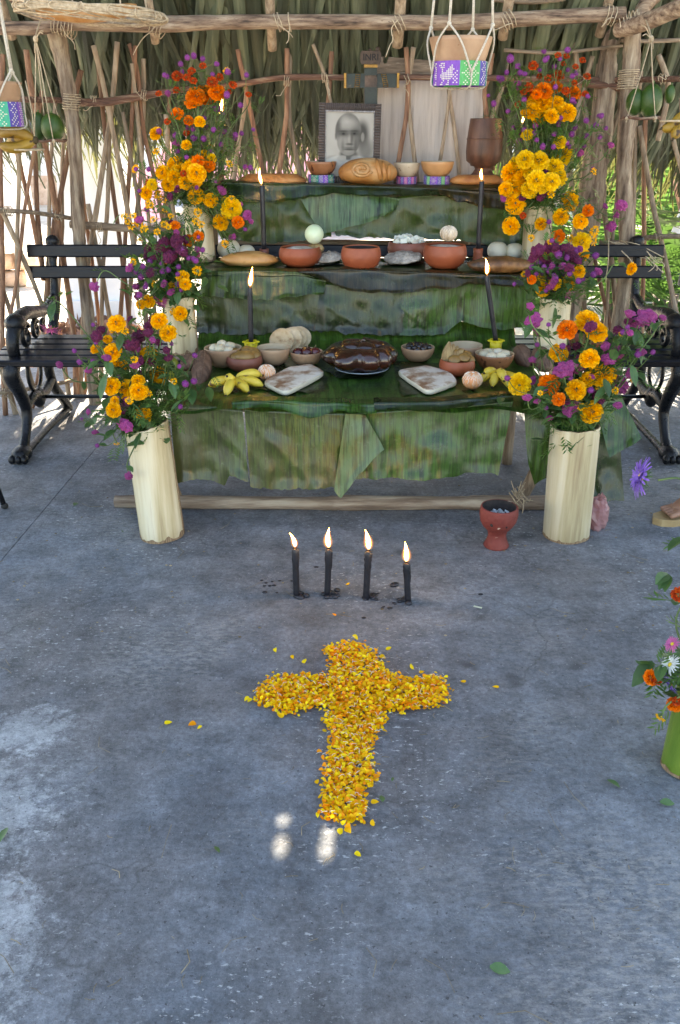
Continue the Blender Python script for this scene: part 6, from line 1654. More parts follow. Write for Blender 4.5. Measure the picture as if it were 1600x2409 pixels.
def vase(base, top, r, label, mt='cream', r1=None, tiltcut=0.0):
    base, top = Vector(base), Vector(top); root = empty('vase', base, label, 'vase', 'cream cut stem vases of the altar')
    ax = top - base; h = ax.length; rot = Vector((0, 0, 1)).rotation_difference(ax).to_matrix(); sd = base.x * 9; r1 = r1 or r
    wob = lambda a, z: 1 + .035 * noise.noise(Vector((math.cos(a) * 1.1, math.sin(a) * 1.1, sd + z * .6))) + .012 * math.cos(3 * a + sd)
    b = MB(); prof = [(r * .97, 0), (r * 1.0, .004)] + [(lerp(r, r1, i / 8), .004 + (h - .008) * i / 8) for i in range(1, 8)] + [(r1, h - .004), (r1 * .985, h), (r1 * .86, h)]
    def shift(b):
        for v in b.v:
            t = (v - base).dot(ax.normalized()) / h
            if t > .93: v += ax.normalized() * (tiltcut * (v.x - top.x) + .0035 * noise.noise(Vector((v.x * 60, v.y * 60, sd))) + .002 * noise.noise(Vector((v.x * 160, v.y * 160, sd))))
    b.lathe(prof[:-1], base, 48, rot=rot, wob=wob, cap1=False); shift(b); b.build('shell', MT[mt], root)
    b = MB(); b.lathe([(r1 * .985, h), (r1 * .95, h + .0012), (r1 * .86, h - .001), (r1 * .84, h - .03)], base, 48, rot=rot, wob=wob, cap0=False, cap1=False); shift(b); b.build('cut_rim', MT['cream_rim'], root)
    b = MB(); b.lathe([(r1 * .845, h - .028), (.01, h - .032)], base, 40, rot=rot, wob=wob, cap0=False); b.build('soil_fill', MT['stem_cut'], root)
    b = MB()                      # frayed brown fibre along one flank and stain at the foot
    for k in range(2):
        a = -.10 + .16 * k; Q = [base + rot @ Vector((math.cos(a) * (lerp(r, r1, i / 9) * wob(a, h * i / 9) + .0005), math.sin(a) * (lerp(r, r1, i / 9) * wob(a, h * i / 9) + .0005), .004 + (h - .01) * i / 9)) for i in range(10)]
        b.tube(Q, [.0010 + .0026 * abs(noise.noise(Vector((i * .7, k, sd)))) for i in range(10)], 5, wob=.3)
    tag(b.build('fibre_edge', MT['cream_rim'], root), kind='stuff')
    b = MB(); n = 60; zt = lambda a: .008 + .030 * max(0, noise.noise(Vector((math.cos(a) * 2.4, math.sin(a) * 2.4, sd + 5)))) + .012 * max(0, noise.noise(Vector((math.cos(a) * 9, math.sin(a) * 9, sd))))
    vs = [base + rot @ Vector((math.cos(2 * PI * i / n) * (r * wob(2 * PI * i / n, .01) + .0007), math.sin(2 * PI * i / n) * (r * wob(2 * PI * i / n, .01) + .0007), z)) for i in range(n) for z in (.001, zt(2 * PI * i / n))]
    b.add(vs, [(2 * i, 2 * ((i + 1) % n), 2 * ((i + 1) % n) + 1, 2 * i + 1) for i in range(n)]); b.build('foot_stain', MT['cream_rim'], root)
    return root
VF = 2.725
vb = onz(382, 1276, 0); vb.y = VF; vb.x = (382 - 800) / 2050 * depth(Vector((0, VF, 0)))
mt_ = at(345, 1000, VF + .0); vase(vb, mt_, .0745, 'tall cream vase standing on the floor left of the altar', r1=.071, tiltcut=.22); LF = mt_
vb = Vector(((1331 - 800) / 2050 * depth(Vector((0, VF, 0))), VF, 0)); mt_ = at(1353, 1000, VF); vase(vb, mt_, .078, 'tall cream vase standing on the floor right of the altar', r1=.079); RFm = mt_
def vase_on(pxm, pym, Y, zb, rpx, label, pxb=None):
    m = at(pxm, pym, Y); r = rpx * mpp(m); base = Vector((m.x + (.004 if pxb is None else pxb), Y, zb)); vase(base, m, r, label); return m
LM = vase_on(419, 697, 3.50, Z1 + .012, 35, 'cream vase on the left end of the lowest tier')
RM = vase_on(1307, 700, 3.42, Z1 + .012, 36, 'cream vase on the right end of the lowest tier')
LT = vase_on(464, 478, 3.98, Z2 + .012, 33, 'cream vase at the left end of the middle tier')
RT = vase_on(1268, 482, 3.98, Z2 + .012, 33, 'cream vase at the right end of the middle tier')

def lst(k, s): return [tuple(int(v) for v in t.split(',')) + (k,) for t in s.split()]
dn = Vector((.1, -.25, -1)).normalized()
heads = lst('M', '274,761,42 265,830,44 281,864,43 351,835,42 374,883,44 263,909,42 293,914,46 327,919,44 325,897,32 375,755,40 396,783,40 267,964,36 335,977,44 224,821,24 270,943,22 253,798,22') \
    + lst('C', '227,790,32 310,811,34 330,790,40 392,824,22 348,766,24 329,848,26 238,775,22') + lst('K', '293,957,34 295,1000,36 318,860,22 282,985,22') + lst('G', '188,852,15 424,957,13') + \
    [(120, 773, 58, 'P', Vector((-.25, -.45, -.85))), (436, 903, 18, 'G', dn), (456, 897, 18, 'G', dn), (208, 969, 14, 'K', Vector((-1, -.3, 0))), (224, 1017, 17, 'K', dn), (229, 1048, 12, 'G', dn), (274, 1043, 17, 'S', dn), (303, 1120, 24, 'K', Vector((0, -.2, -1))), (422, 862, 12, 'G')]
bouquet(LF, .06, heads, 'bouquet of orange marigolds and maroon cockscombs in the tall left floor vase', 31, 150, extra=((250, 880, 236, 930, 0), (400, 900, 412, 930, 0), (430, 940, 402, 960, 0), (230, 850, 205, 862, 0)))
heads = lst('M', '408,678,30 379,680,28 436,669,28 350,709,30 331,717,22 430,652,32 424,738,34') + lst('O', '444,566,30 467,555,26 412,530,24') + lst('S', '465,637,26 365,668,22 461,520,20') + \
    lst('C', '355,585,38 385,575,42 415,568,38 368,604,36 400,604,38 345,602,24 428,590,30') + lst('G', '375,594,16 393,609,16 367,616,16 353,616,15 336,626,16 367,633,15 382,638,15 396,635,15 420,628,14 430,587,14 444,607,14 461,614,14 477,588,14 332,652,15 344,668,13 418,645,12 455,609,13 408,620,14 350,640,14') + \
    lst('S', '293,509,20 313,508,18 327,523,24 310,532,22 339,538,22 361,516,20 386,528,20 389,494,18 355,483,18 402,508,16 370,545,18 300,522,16') + [(379, 706, 50, 'P', Vector((-.3, -.7, -.4))), (222, 675, 24, 'K', Vector((-.6, -.3, -.8)))]
bouquet(LM, .05, heads, 'bouquet with a maroon cockscomb crest and purple globes in the left middle vase', 32, 130, 'mix', .09)
heads = lst('R', '417,179,24 439,182,17 451,167,18 477,155,16 499,193,24 516,182,18 415,212,16 373,220,14 394,286,16 548,200,18 455,190,16 540,215,12 585,222,14') + \
    lst('O', '461,227,40 482,220,38 510,217,38 451,240,30 417,268,28 444,284,22 482,234,26 496,236,24 560,523,26') + \
    lst('G', '425,151,14 441,136,14 456,132,15 477,139,14 510,151,14 535,169,16 387,177,13 393,180,13 441,298,15 455,303,15 430,324,16 456,325,17 479,327,15 413,319,15 485,300,14 503,306,15 517,305,15 527,310,14 468,253,14 510,255,20 534,224,17 480,279,14 437,346,12 496,356,13 439,370,12 537,170,15 580,177,13 566,248,14 554,318,15 568,314,13 553,325,14 589,395,14 577,393,13 320,398,11 350,398,13 500,330,12 520,340,12 470,345,12') + \
    lst('M', '436,392,40 462,408,40 444,424,36 420,402,34 413,389,36 427,408,40 450,398,40 474,395,38 480,372,36 458,420,36 410,416,34 382,406,30 461,461,34 496,472,30 344,454,28 396,434,30 520,523,34 470,410,30') + lst('O', '490,388,30 466,380,28') + lst('Y', '498,372,20 544,491,44 358,434,24 530,474,18 436,380,26') + \
    lst('S', '372,458,22 351,482,22 368,356,20 530,574,20 561,652,14 385,470,18 540,385,18 466,500,22 448,520,18') + lst('C', '415,442,26 482,448,22 400,462,18') + lst('K', '523,448,24 582,506,26 560,518,20 550,556,13 590,520,14')
bouquet(LT, .05, heads, 'tall bouquet of orange marigolds and purple globe amaranths in the left upper vase', 33, 210, 'feather', .10, fillk='GGKRSM', hs=1.12)
heads = lst('G', '1201,139,19 1218,157,15 1224,171,14 1192,171,13 1179,187,18 1173,184,12 1279,120,13 1335,118,16 1283,141,14 1317,139,12 1304,157,13 1336,164,12 1347,179,14 1347,236,15 1320,250,16 1383,227,13 1222,195,11 1149,225,10 1270,165,11 1292,280,17 1315,293,16 1261,296,16 1276,296,16 1351,300,17 1345,316,16 1258,314,15 1233,305,15 1224,311,15 1208,302,13 1222,332,16 1304,316,14 1333,337,15 1302,346,14 1277,345,15 1240,352,12 1379,284,15 1402,295,14 1379,321,15 1415,273,13 1411,323,12 1374,343,14 1319,277,15 1327,321,13 1283,366,12 1290,332,13 1263,330,12 1340,345,12 1394,398,12') + \
    lst('R', '1254,155,22 1313,177,26 1290,184,17 1270,180,15 1245,205,20 1381,180,17 1351,195,14 1377,221,16 1313,130,15 1333,132,14 1245,225,27 1220,246,18 1354,157,14 1331,214,18 1326,150,12 1233,216,16') + lst('O', '1279,214,38 1308,205,28 1349,220,32 1262,222,24') + \
    lst('M', '1262,240,44 1292,256,42 1268,276,36 1298,272,32 1277,246,48 1254,261,40 1310,241,30 1283,266,38 1333,264,42 1240,266,26 1204,407,44 1235,420,50 1229,440,40 1190,445,30 1213,479,44 1342,473,40 1202,532,36 1320,510,34 1366,521,32 1272,527,26') + lst('O', '1312,557,30 1384,496,26') + \
    lst('Y', '1218,392,42 1252,396,46 1270,402,48 1292,386,42 1262,424,42 1312,416,40 1246,446,36 1326,364,42 1235,375,38 1269,379,42 1288,411,56 1272,432,40 1304,393,40 1297,428,38 1368,569,40') + lst('S', '1397,403,18 1398,543,26 1272,573,22 1396,566,24 1250,560,18 1342,560,18') + lst('C', '1233,461,24 1274,461,28') + lst('K', '1463,482,32 1438,532,28 1424,485,14 1450,505,18') + [(1373, 600, 26, 'M')]
bouquet(RT, .05, heads, 'tall bouquet of yellow marigolds and purple globe amaranths in the right upper vase', 34, 230, 'feather', .10, fillk='GGKRSYG', hs=1.12)
heads = lst('C', '1265,590,36 1295,583,46 1330,588,42 1348,605,30 1280,606,38 1312,606,34 1255,606,24') + lst('G', '1314,600,18 1355,590,19 1334,607,16 1269,618,17 1289,616,16 1251,629,15 1292,637,18 1318,625,16 1311,642,15 1340,644,15 1325,644,14 1261,643,14 1275,639,14 1307,653,14 1361,661,16 1401,602,18 1396,646,16 1300,626,14 1280,628,14') + \
    lst('O', '1251,658,22') + lst('Y', '1275,656,28') + lst('M', '1278,681,34 1340,664,34 1362,639,32 1306,667,30 1325,655,24') + [(1485, 632, 30, 'M', Vector((.6, -.8, -.1))), (1320, 689, 58, 'P', Vector((-.05, -.95, .25)))]
bouquet(RM, .05, heads, 'bouquet with a dark maroon crest and a pink aster in the right middle vase', 35, 110, 'mix', .09)
heads = lst('M', '1382,757,56 1404,782,50 1314,830,44 1387,844,46 1418,880,64 1355,917,48 1392,969,52 1381,893,36') + lst('O', '1334,776,46 1291,904,50 1315,939,32') + [(1223, 905, 54, 'Y', Vector((-.3, -.9, .1)))] + \
    lst('C', '1362,858,52 1389,768,32 1408,933,36 1307,890,30 1340,878,30') + lst('K', '1254,754,46 1267,782,24 1522,745,46 1494,760,34 1508,752,30 1441,832,54 1328,869,50 1457,903,46 1485,877,32 1253,846,20 1342,957,48 1454,953,22 1264,944,16 1430,845,34 1425,815,26') + \
    lst('G', '1453,790,19 1466,782,15 1501,834,17 1324,814,16 1264,811,13 1194,890,15 1342,890,14 1390,918,17 1333,936,17 1300,886,14 1476,770,12 1285,960,12')
bouquet(RFm, .065, heads, 'bouquet of large orange marigolds and purple cockscombs in the tall right floor vase', 36, 170, 'mix', .10, extra=((1440, 850, 1450, 810, 0), (1495, 820, 1530, 812, 0), (1350, 990, 1310, 965, 0), (1280, 910, 1255, 925, 0), (1485, 860, 1498, 900, 0), (1430, 905, 1400, 940, 0), (1275, 1000, 1310, 968, 0)))
# foreground vase of cut green stalk at the right edge
gb = onz(1600, 1828, 0); gb = Vector((gb.x + .022, gb.y + .03, 0)); gm = at(1655, 1590, gb.y + .02)
vase(gb, gm, .052, 'green cut stalk vase at the right edge of the picture', 'green_stalk', .047)
heads = [(1597, 1399, 36, 'R', Vector((-.5, -.6, .5))), (1531, 1594, 38, 'O', Vector((-.9, -.3, .1))), (1546, 1603, 24, 'R', Vector((-.3, -.6, -.5))), (1587, 1658, 38, 'O', Vector((-.5, -.8, -.3))), (1592, 1650, 22, 'R', Vector((-.2, -.7, .6))), (1553, 1687, 28, 'S', Vector((-.6, -.4, -.7))),
         (1577, 1564, 56, 'W', Vector((-.75, -.15, .6))), (1578, 1608, 58, 'V', Vector((-.8, .1, -.6))), (1582, 1515, 44, 'P', Vector((-.7, -.2, .6))), (1640, 1520, 50, 'M'), (1680, 1480, 50, 'C'), (1650, 1420, 46, 'Y'), (1700, 1540, 50, 'M'),
         (1510, 1122, 108, 'V', Vector((-.97, .15, .15)))]
bouquet(gm, .04, heads, 'mixed bouquet with violet and white asters in the green vase at the right edge', 37, 16, 'mix', .05, fill=0, extra=((1572, 1350, 1545, 1362, 0), (1572, 1352, 1552, 1375, 0), (1574, 1354, 1566, 1382, 0), (1620, 1262, 1575, 1280, 0)))

# ================================================================ CANDLES
def candle(base, top, r, tip, label, group, drips=0, seed=1, fw=1.0, holder=None):
    rr = random.Random(seed); base, top, tip = Vector(base), Vector(top), Vector(tip)
    root = empty('candle', base, label, 'candle', group); ax = (top - base); h = ax.length; d = ax.normalized()
    b = MB(); P = [base + d * (h * i / 8) for i in range(9)]
    b.tube(P[:-1] + [top - d * .003, top], [r * (1.02 + .03 * rr.uniform(-1, 1)) for i in range(8)] + [r, r * .8], 14, wob=.02); b.build('wax', MT['candle'], root)
    if drips:
        b = MB()
        for k in range(drips):
            a = rr.uniform(-.7, .7) + (PI if k % 3 == 2 else 0); o = Vector((math.cos(a), -abs(math.sin(a)) * .6 - .2, 0)).normalized() * r
            L = rr.uniform(.02, .07); Q = [top + o * .9 - d * (.002 + L * i / 6) + Vector((rr.uniform(-.001, .001), 0, 0)) for i in range(7)]
            b.tube(Q, [.002, .003, .0028, .003, .0034, .003, .0018], 6, wob=.2)
        tag(b.build('drips', MT['candle'], root), kind='stuff')
    b = MB(); w = tip - top; b.tube([top - d * .002, top + d * .006, top + d * .011 + w.normalized() * .002], .0011, 5); b.build('wick', MT['wick'], root)
    f0 = top + d * .004; L = (tip - f0).length; fd = (tip - f0).normalized()
    bx_, by_ = rr.uniform(-.10, .10) * L, rr.uniform(-.05, .05) * L
    def tear(k, mt, nm, par):
        b = MB(); n = 12; P = []; rs = []
        for i in range(n + 1):
            t = i / n; P.append(f0 + fd * L * t + Vector((bx_, by_, 0)) * (t * (1 - t) * 4) - Vector((0, 0, .002)) * (k - 1)); rs.append(max(.0004, L * .125 * fw * k * (math.sin(PI * min(1, t * 1.0) ** .62) ** 1.0)))
        b.tube(P, rs, 10); return b.build(nm, MT[mt], par)
    f = tear(.62, 'flame', 'flame', root); tear(1.0, 'flame_mid', 'flame_body', f); tear(1.6, 'halo', 'flame_edge', f)
    return root
FG = 'black candles burning on the floor'
for i, (bx, by, tx, ty, fx, fy, l, dr) in enumerate(((698, 1404, 694, 1290, 681, 1254, 'black floor candle, leftmost of the four, its flame leaning left', 5), (770, 1401, 774, 1291, 775, 1242, 'black floor candle, second from left, with a straight flame', 4), (861, 1409, 867, 1296, 859, 1246, 'black floor candle, third from left, with thick wax drips', 7), (960, 1416, 956, 1324, 953, 1275, 'shortest black floor candle, rightmost of the four', 5))):
    bs = onz(bx, by, 0); tp = at(tx, ty, bs.y); tpf = at(fx, fy, bs.y)
    candle(bs, tp, 7.6 * mpp(bs), tpf, l, FG, dr, i + 3, 1.1)
    b = MB(); rr = random.Random(50 + i)      # wax puddle beside it
    sx = -1 if i == 3 else 1
    for k in range(13):
        q = bs + Vector((sx * rr.triangular(-.016, .034, .008), rr.gauss(.004, .009), .003)); s = rr.uniform(.004, .0095); b.ell(q, (s * 1.2, s, s * .8), 9, 6, disp=lambda d: .2 * noise.noise(d * 2 + q * 50))
    tag(b.build('wax_puddle', MT['candle']), 'lumpy black wax melted at the foot of the ' + ['leftmost', 'second', 'third', 'shortest'][i] + ' floor candle', 'wax', 'wax puddles', 'stuff')
AG = 'black candles burning on the altar'
def holder(c, r, h, mt, label, petals=False):
    root = empty('candle_holder', c, label, 'candle holder', 'candle holders on the altar'); b = MB()
    b.lathe([(r * 1.05, 0), (r * .95, h * .15), (r * .86, h * .6), (r * .95, h), (r * .6, h), (r * .5, h * .8), (.005, h * .8)], c, 20, wob=(lambda a, z: 1 + (.10 * math.sin(4 * a) if z > h * .5 else .02)) if petals else None)
    b.build('cup', MT[mt], root)
    if petals:
        b = MB()
        for k in range(6):
            a = k * PI / 3; b.ell(c + Vector((math.cos(a) * r * .95, math.sin(a) * r * .95, h * .95)), (r * .36, r * .36, r * .16), 8, 5)
        b.build('frilled_rim', MT[mt], root)
def altar_candle(c, hr, hh, hm, hl, pt, ptip, rpx, lab, seed, pet=False, fw=1.0):
    holder(c, hr, hh, hm, hl, pet); bs = c + Vector((0, 0, hh * .8)); t = at(*pt, c.y); f = at(*ptip, c.y); candle(bs, t, rpx * mpp(bs), f, lab, AG, 0, seed, fw)
c = g1(591, 852); c.y = 3.46; p = at(591, 818, 3.46); 
altar_candle(Vector((p.x, 3.46, Z1 + .012)), 16 * mpp(p), .055, 'yellow_holder', 'frilled yellow candle holder among the left bowls', (588, 676), (594, 628), 5.6, 'black candle in the left yellow holder', 21, True, .9)
p = at(1166, 822, 3.44)
altar_candle(Vector((p.x, 3.44, Z1 + .012)), 16 * mpp(p), .065, 'yellow_holder', 'frilled yellow candle holder behind the brown gourd bowl', (1145, 648), (1142, 608), 5.6, 'leaning black candle in the right yellow holder', 22, True, 1.0)
p = at(622, 600, 4.0)
altar_candle(Vector((p.x, 4.0, Z2 + .01)), 12 * mpp(p), .05, 'clay_dark', 'small clay candle holder behind the golden tamal', (616, 436), (611, 396), 5.6, 'black candle left of the middle tier bowls', 23, False, .8)
p = at(1124, 604, 3.98)
altar_candle(Vector((p.x, 3.98, Z2 + .01)), 12.5 * mpp(p), .055, 'clay', 'small terracotta candle holder beside the largest bowl', (1134, 426), (1133, 397), 5.6, 'black candle right of the middle tier bowls', 24, False, 1.2)
p = at(518, 436, 4.2)
altar_candle(Vector((p.x, 4.2, Z3 + .01)), 12 * mpp(p), .04, 'clay_dark', 'clay candle holder at the left end of the top tier', (522, 268), (527, 210), 5.4, 'black candle half hidden in the left upper bouquet', 25, False, .7)
p = at(1226, 438, 4.2)
altar_candle(Vector((p.x, 4.2, Z3 + .01)), 12 * mpp(p), .04, 'clay_dark', 'clay candle holder at the right end of the top tier', (1228, 292), (1237, 250), 5.4, 'black candle half hidden in the right upper bouquet', 26, False, .8)

# ================================================================ PETAL CROSS
def petal_mesh(seed, mt):
    rr = random.Random(seed); b = MB(); vs = []
    w = rr.uniform(.30, .42); cup = rr.uniform(.05, .22); bend = rr.uniform(-.2, .25)
    for i, (t, ww) in enumerate(((-.5, .10), (-.15, .8), (.2, 1.0), (.42, .75))):
        z = bend * t * t
        vs += [(t, -w * ww, z + cup * ww), (t, 0, z), (t, w * ww, z + cup * ww * rr.uniform(.3, 1))]
    fs = []
    for i in range(3):
        for j in (0, 1): fs.append((i * 3 + j, i * 3 + j + 1, i * 3 + j + 4, i * 3 + j + 3))
    vs.append((.5, rr.uniform(-.1, .1), bend * .25 + cup * .3)); fs.append((9, 10, 12)); fs.append((10, 11, 12))
    b.add(vs, fs); return b.mesh('petal', MT[mt], smooth=True)
MT['amber_p'] = petal('loose_amber_petal', (.92, .45, .008), (.96, .56, .012), (.95, .50, .01))
MT['orange_p'] = petal('loose_orange_petal', (.90, .26, .006), (.95, .36, .01), (.95, .32, .01))
MT['yellow_p'] = petal('loose_yellow_petal', (.92, .60, .010), (.96, .70, .02), (.95, .66, .02))
PM = [petal_mesh(s, m) for s, m in ((1, 'amber_p'), (2, 'amber_p'), (3, 'orange_p'), (4, 'yellow_p'), (5, 'yellow_p'), (8, 'yellow_p'), (6, 'orange_p'), (7, 'amber_p'))]
def cpx(x, y): return (540 + x / 2.703, 1460 + y / 2.703)
OUT = [cpx(*t) for t in ((615, 200), (680, 175), (790, 160), (860, 190), (935, 240), (960, 300), (1010, 370), (1120, 388), (1270, 385), (1350, 390), (1378, 450), (1372, 545), (1280, 560), (1190, 575), (1090, 578), (985, 600), (985, 660), (935, 720), (915, 790), (885, 820), (880, 900), (905, 950), (915, 1045), (860, 1075), (850, 1150), (870, 1210), (850, 1290), (780, 1310), (690, 1300), (610, 1265), (592, 1190), (600, 1110), (625, 1000), (625, 920), (655, 850), (655, 750), (620, 650), (640, 600), (590, 555), (480, 590), (320, 600), (260, 560), (185, 545), (170, 490), (210, 440), (260, 385), (390, 370), (560, 380), (645, 375), (645, 310), (640, 250))]
OW = [onz(x, y, 0) for x, y in OUT]
def inside(x, y):
    c = False; n = len(OW); j = n - 1
    for i in range(n):
        a, e = OW[i], OW[j]
        if (a.y > y) != (e.y > y) and x < (e.x - a.x) * (y - a.y) / (e.y - a.y) + a.x: c = not c
        j = i
    return c
rr = random.Random(77)
cc_ = onz(812, 1690, 0)
pcross = empty('petal_cross', cc_, 'cross of yellow and orange marigold petals laid on the concrete floor', 'petal cross')
xs = [p.x for p in OW]; ys = [p.y for p in OW]
PT = []
while len(PT) < 6000:
    x, y = rr.uniform(min(xs), max(xs)), rr.uniform(min(ys), max(ys))
    if not inside(x, y): continue
    PT.append((x + rr.gauss(0, .006), y + rr.gauss(0, .006)))
while len(PT) < 6180:
    i = rr.randrange(len(OW)); p = OW[i].lerp(OW[(i + 1) % len(OW)], rr.random()); PT.append((p.x + rr.gauss(0, .009), p.y + rr.gauss(0, .009)))
order = []
for i, (x, y) in enumerate(PT):
    z = .004 + rr.random() ** 1.2 * .016
    order.append((z, x, y, rr.uniform(.0072, .0135), rr.uniform(0, 6.28), Vector((rr.gauss(0, .36), rr.gauss(-.1, .36), 1)), rr.choice(PM)))
order.sort(key=lambda t: -(t[0] - .012 * (t[2] - min(ys))))
bulk = {}
for i, (z, x, y, s, a, nrm, me) in enumerate(order):
    M = TRS(Vector((x, y, z)), align(nrm, a), s)
    if i < 300: inst(me, 'petal', M, pcross)
    else:
        k = me.materials[0].name
        b = bulk.setdefault(k, (MB(), me.materials[0]))[0]
        b.add([M @ v.co for v in me.vertices], [tuple(p.vertices) for p in me.polygons])
for k, (b, m) in bulk.items(): tag(b.build('petal_bed', m, pcross), kind='stuff')
b = MB()
for i in range(480):
    x, y = rr.choice(PT); z = rr.uniform(.012, .024); a = rr.uniform(0, 6.28); l = rr.uniform(.006, .014); d = Vector((math.cos(a), math.sin(a), rr.uniform(-.3, .3))) * l
    p = Vector((x + rr.gauss(0, .01), y + rr.gauss(0, .01), z)); b.tube([p, p + d * .5 + Vector((0, 0, .002)), p + d], .0005, 3, cap=False)
tag(b.build('pale_threads', MT['cube'], pcross), kind='stuff')
for i, (x, y) in enumerate(((836, 1502), (648, 1532), (688, 1548), (670, 1590), (688, 1590), (580, 1646), (587, 1650), (717, 1558), (992, 1583), (1090, 1606), (1000, 1597), (915, 1528), (752, 1770), (746, 1841), (886, 1829), (857, 1889), (882, 1889), (876, 1938), (800, 1958), (820, 1955), (842, 2013), (396, 1702), (452, 1706), (470, 1714), (818, 1376), (786, 1448), (1166, 1619), (900, 1548), (968, 1570), (660, 1686))):
    p = onz(x, y, .004); M = TRS(p + Vector((0, 0, .003)), align((rr.gauss(0, .3), -.2, 1), rr.uniform(0, 6)), rr.uniform(.012, .02)); o = inst(rr.choice(PM), 'loose_petal', M)
    tag(o, 'single loose marigold petal strayed from the petal cross on the floor', 'petal', 'loose petals around the petal cross')

# ================================================================ INCENSE BURNER, BAG, LITTER
p = onz(1172, 1296, 0); p.y += .04; k = mpp(p)
ib = empty('incense_burner', Vector((p.x, p.y, 0)), 'chipped red clay incense burner on a foot, full of grey ash', 'incense burner')
b = MB(); b.lathe([(29 * k, 0), (30 * k, 3 * k), (24 * k, 16 * k), (21 * k, 28 * k), (23 * k, 40 * k), (34 * k, 52 * k), (42 * k, 66 * k), (45 * k, 84 * k), (43 * k, 98 * k), (42 * k, 101 * k), (39 * k, 101 * k)], (p.x, p.y, 0), 36, cap1=False, wob=lambda a, z: 1 + .02 * noise.noise(Vector((math.cos(a) * 1.5, math.sin(a) * 1.5, z * 30)))); b.build('body', MT['clay_red'], ib)
b = MB(); b.lathe([(39 * k, 101 * k), (39 * k, 84 * k), (33 * k, 70 * k), (.005, 68 * k)], (p.x, p.y, 0), 36, cap0=False); b.build('inner_face', MT['soot'], ib)
b = MB(); rr = random.Random(4)
for i in range(90):
    a = rr.uniform(0, 6.28); q = math.sqrt(rr.random()) * 27 * k; s = rr.uniform(3, 6.5) * k
    b.box((p.x + math.cos(a) * q + 2 * k, p.y + math.sin(a) * q, 72 * k + rr.uniform(0, 9) * k), (s * 1.5, s, s * .7), align((rr.gauss(0, 1), rr.gauss(0, 1), 1.5), rr.uniform(0, 6)))
tag(b.build('ash', MT['ash'], ib, smooth=False), kind='stuff')
for (ox, oz, s) in ((-20, 70, 5), (12, 66, 3)):
    b = MB(); b.ell((p.x + ox * k, p.y - math.sqrt(max(1, 41 ** 2 - ox ** 2)) * k, oz * k), (s * k, 3 * k, s * k), 10, 6); b.build('vent_hole', MT['soot'], ib)
p = onz(1405, 1250, 0); p.y += .03
b = MB(); b.ell((p.x, p.y, .055), (.038, .045, .062), 22, 16, disp=lambda d: .22 * noise.noise(d * 3.2) + .16 * abs(noise.noise(d * 7)))
b.tube([(p.x + .004, p.y, .10), (p.x + .01, p.y, .118), (p.x + .018, p.y, .125)], [.014, .006, .012], 8, wob=.25)
tag(b.build('plastic_bag', MT['bag'], smooth=False), 'crumpled pinkish plastic bag behind the right floor vase', 'bag')
# fallen leaves, twigs and scraps
rr = random.Random(15)
def fallen(px, py, L, lab, mt='bare_leaf', wd=.28):
    b = MB(); c = onz(px, py, .004); a = rr.uniform(0, 6.28); oval(b, c + Vector((0, 0, .004)), Vector((math.cos(a), math.sin(a), .12)), L, rr, wd=wd)
    for v in b.v: v.z = max(v.z, .0025)
    tag(b.build('fallen_leaf', MT[mt], smooth=True), lab, 'leaf', 'leaf scraps fallen on the floor')
for (x, y, L, l) in ((1152, 2278, .034, 'green leaf lying alone on the bare floor at lower right'), (18, 1951, .035, 'small green leaf at the left edge of the floor'), (1552, 1890, .03, 'green leaf scrap near the green vase'), (1428, 1838, .03, 'torn green scrap on the floor near the right edge'), (285, 1250, .016, 'tiny yellow-green scrap left of the left floor vase'), (175, 1192, .035, 'curled green scrap on the floor left of the left vase'), (925, 1832, .012, 'tiny green scrap on the dark stain right of the petal cross'), (900, 1890, .022, 'narrow green leaf scrap right of the foot of the petal cross'), (505, 1995, .018, 'small green scrap left of the sun spots')): fallen(x, y, L, l)
b = MB(); c = onz(1124, 1430, .002); b.prism([c + Vector(q) for q in ((-.012, .006, 0), (.011, -.004, 0), (.013, -.001, .002), (-.010, .010, .002))], (0, 0, .0008)); tag(b.build('paper_scrap', MT['paper'], smooth=False), 'tiny pale scrap on the floor right of the candles', 'scrap')
b = MB()
for i in range(170):
    px, py = rr.uniform(-40, 1640), rr.uniform(1150, 2409); c = onz(px, py, .0015); a = rr.uniform(0, 6.28); l = rr.uniform(.006, .03) if i % 6 else rr.uniform(.04, .09); d = Vector((math.cos(a), math.sin(a), 0)); s = Vector((-d.y, d.x, 0)) * rr.uniform(-.25, .25)
    b.tube([c, c + d * l * .5 + s * l, c + d * l], rr.uniform(.0004, .0009), 4)
for i in range(220):
    px, py = rr.uniform(-40, 1640), rr.uniform(960, 1500); c = onz(px, py, .002); s = rr.uniform(.0015, .004); b.ell(c, (s * 1.4, s, s * .5), 5, 3)
tag(b.build('floor_litter', MT['twig']), 'fine straw bits and crumbs scattered over the concrete floor', 'litter', kind='stuff')
b = MB()
for (x, y) in ((616, 1365), (626, 1371), (640, 1368), (658, 1366), (622, 1378), (635, 1378), (645, 1377), (623, 1393), (651, 1394), (687, 1366), (884, 1410), (903, 1427), (917, 1430), (930, 1421), (900, 1430), (856, 1453), (926, 1418), (1131, 1398), (744, 1334), (890, 1396)):
    c = onz(x, y, .001); s = rr.uniform(.004, .0075); b.ell(c, (s * 1.25, s, s * .4), 9, 5, disp=lambda d: .2 * noise.noise(d * 2 + c * 60))
tag(b.build('wax_drops', MT['candle']), 'drops of black wax spilled on the floor around the four candles', 'wax', kind='stuff')
b = MB(); c = onz(928, 1375, .004); b.ell(c, (.016, .012, .007), 10, 6, rot=Matrix.Rotation(.7, 3, 'Z'), disp=lambda d: .25 * noise.noise(d * 3)); tag(b.build('wax_chunk', MT['candle']), 'dark wax chunk on the floor left of the shortest candle', 'wax')

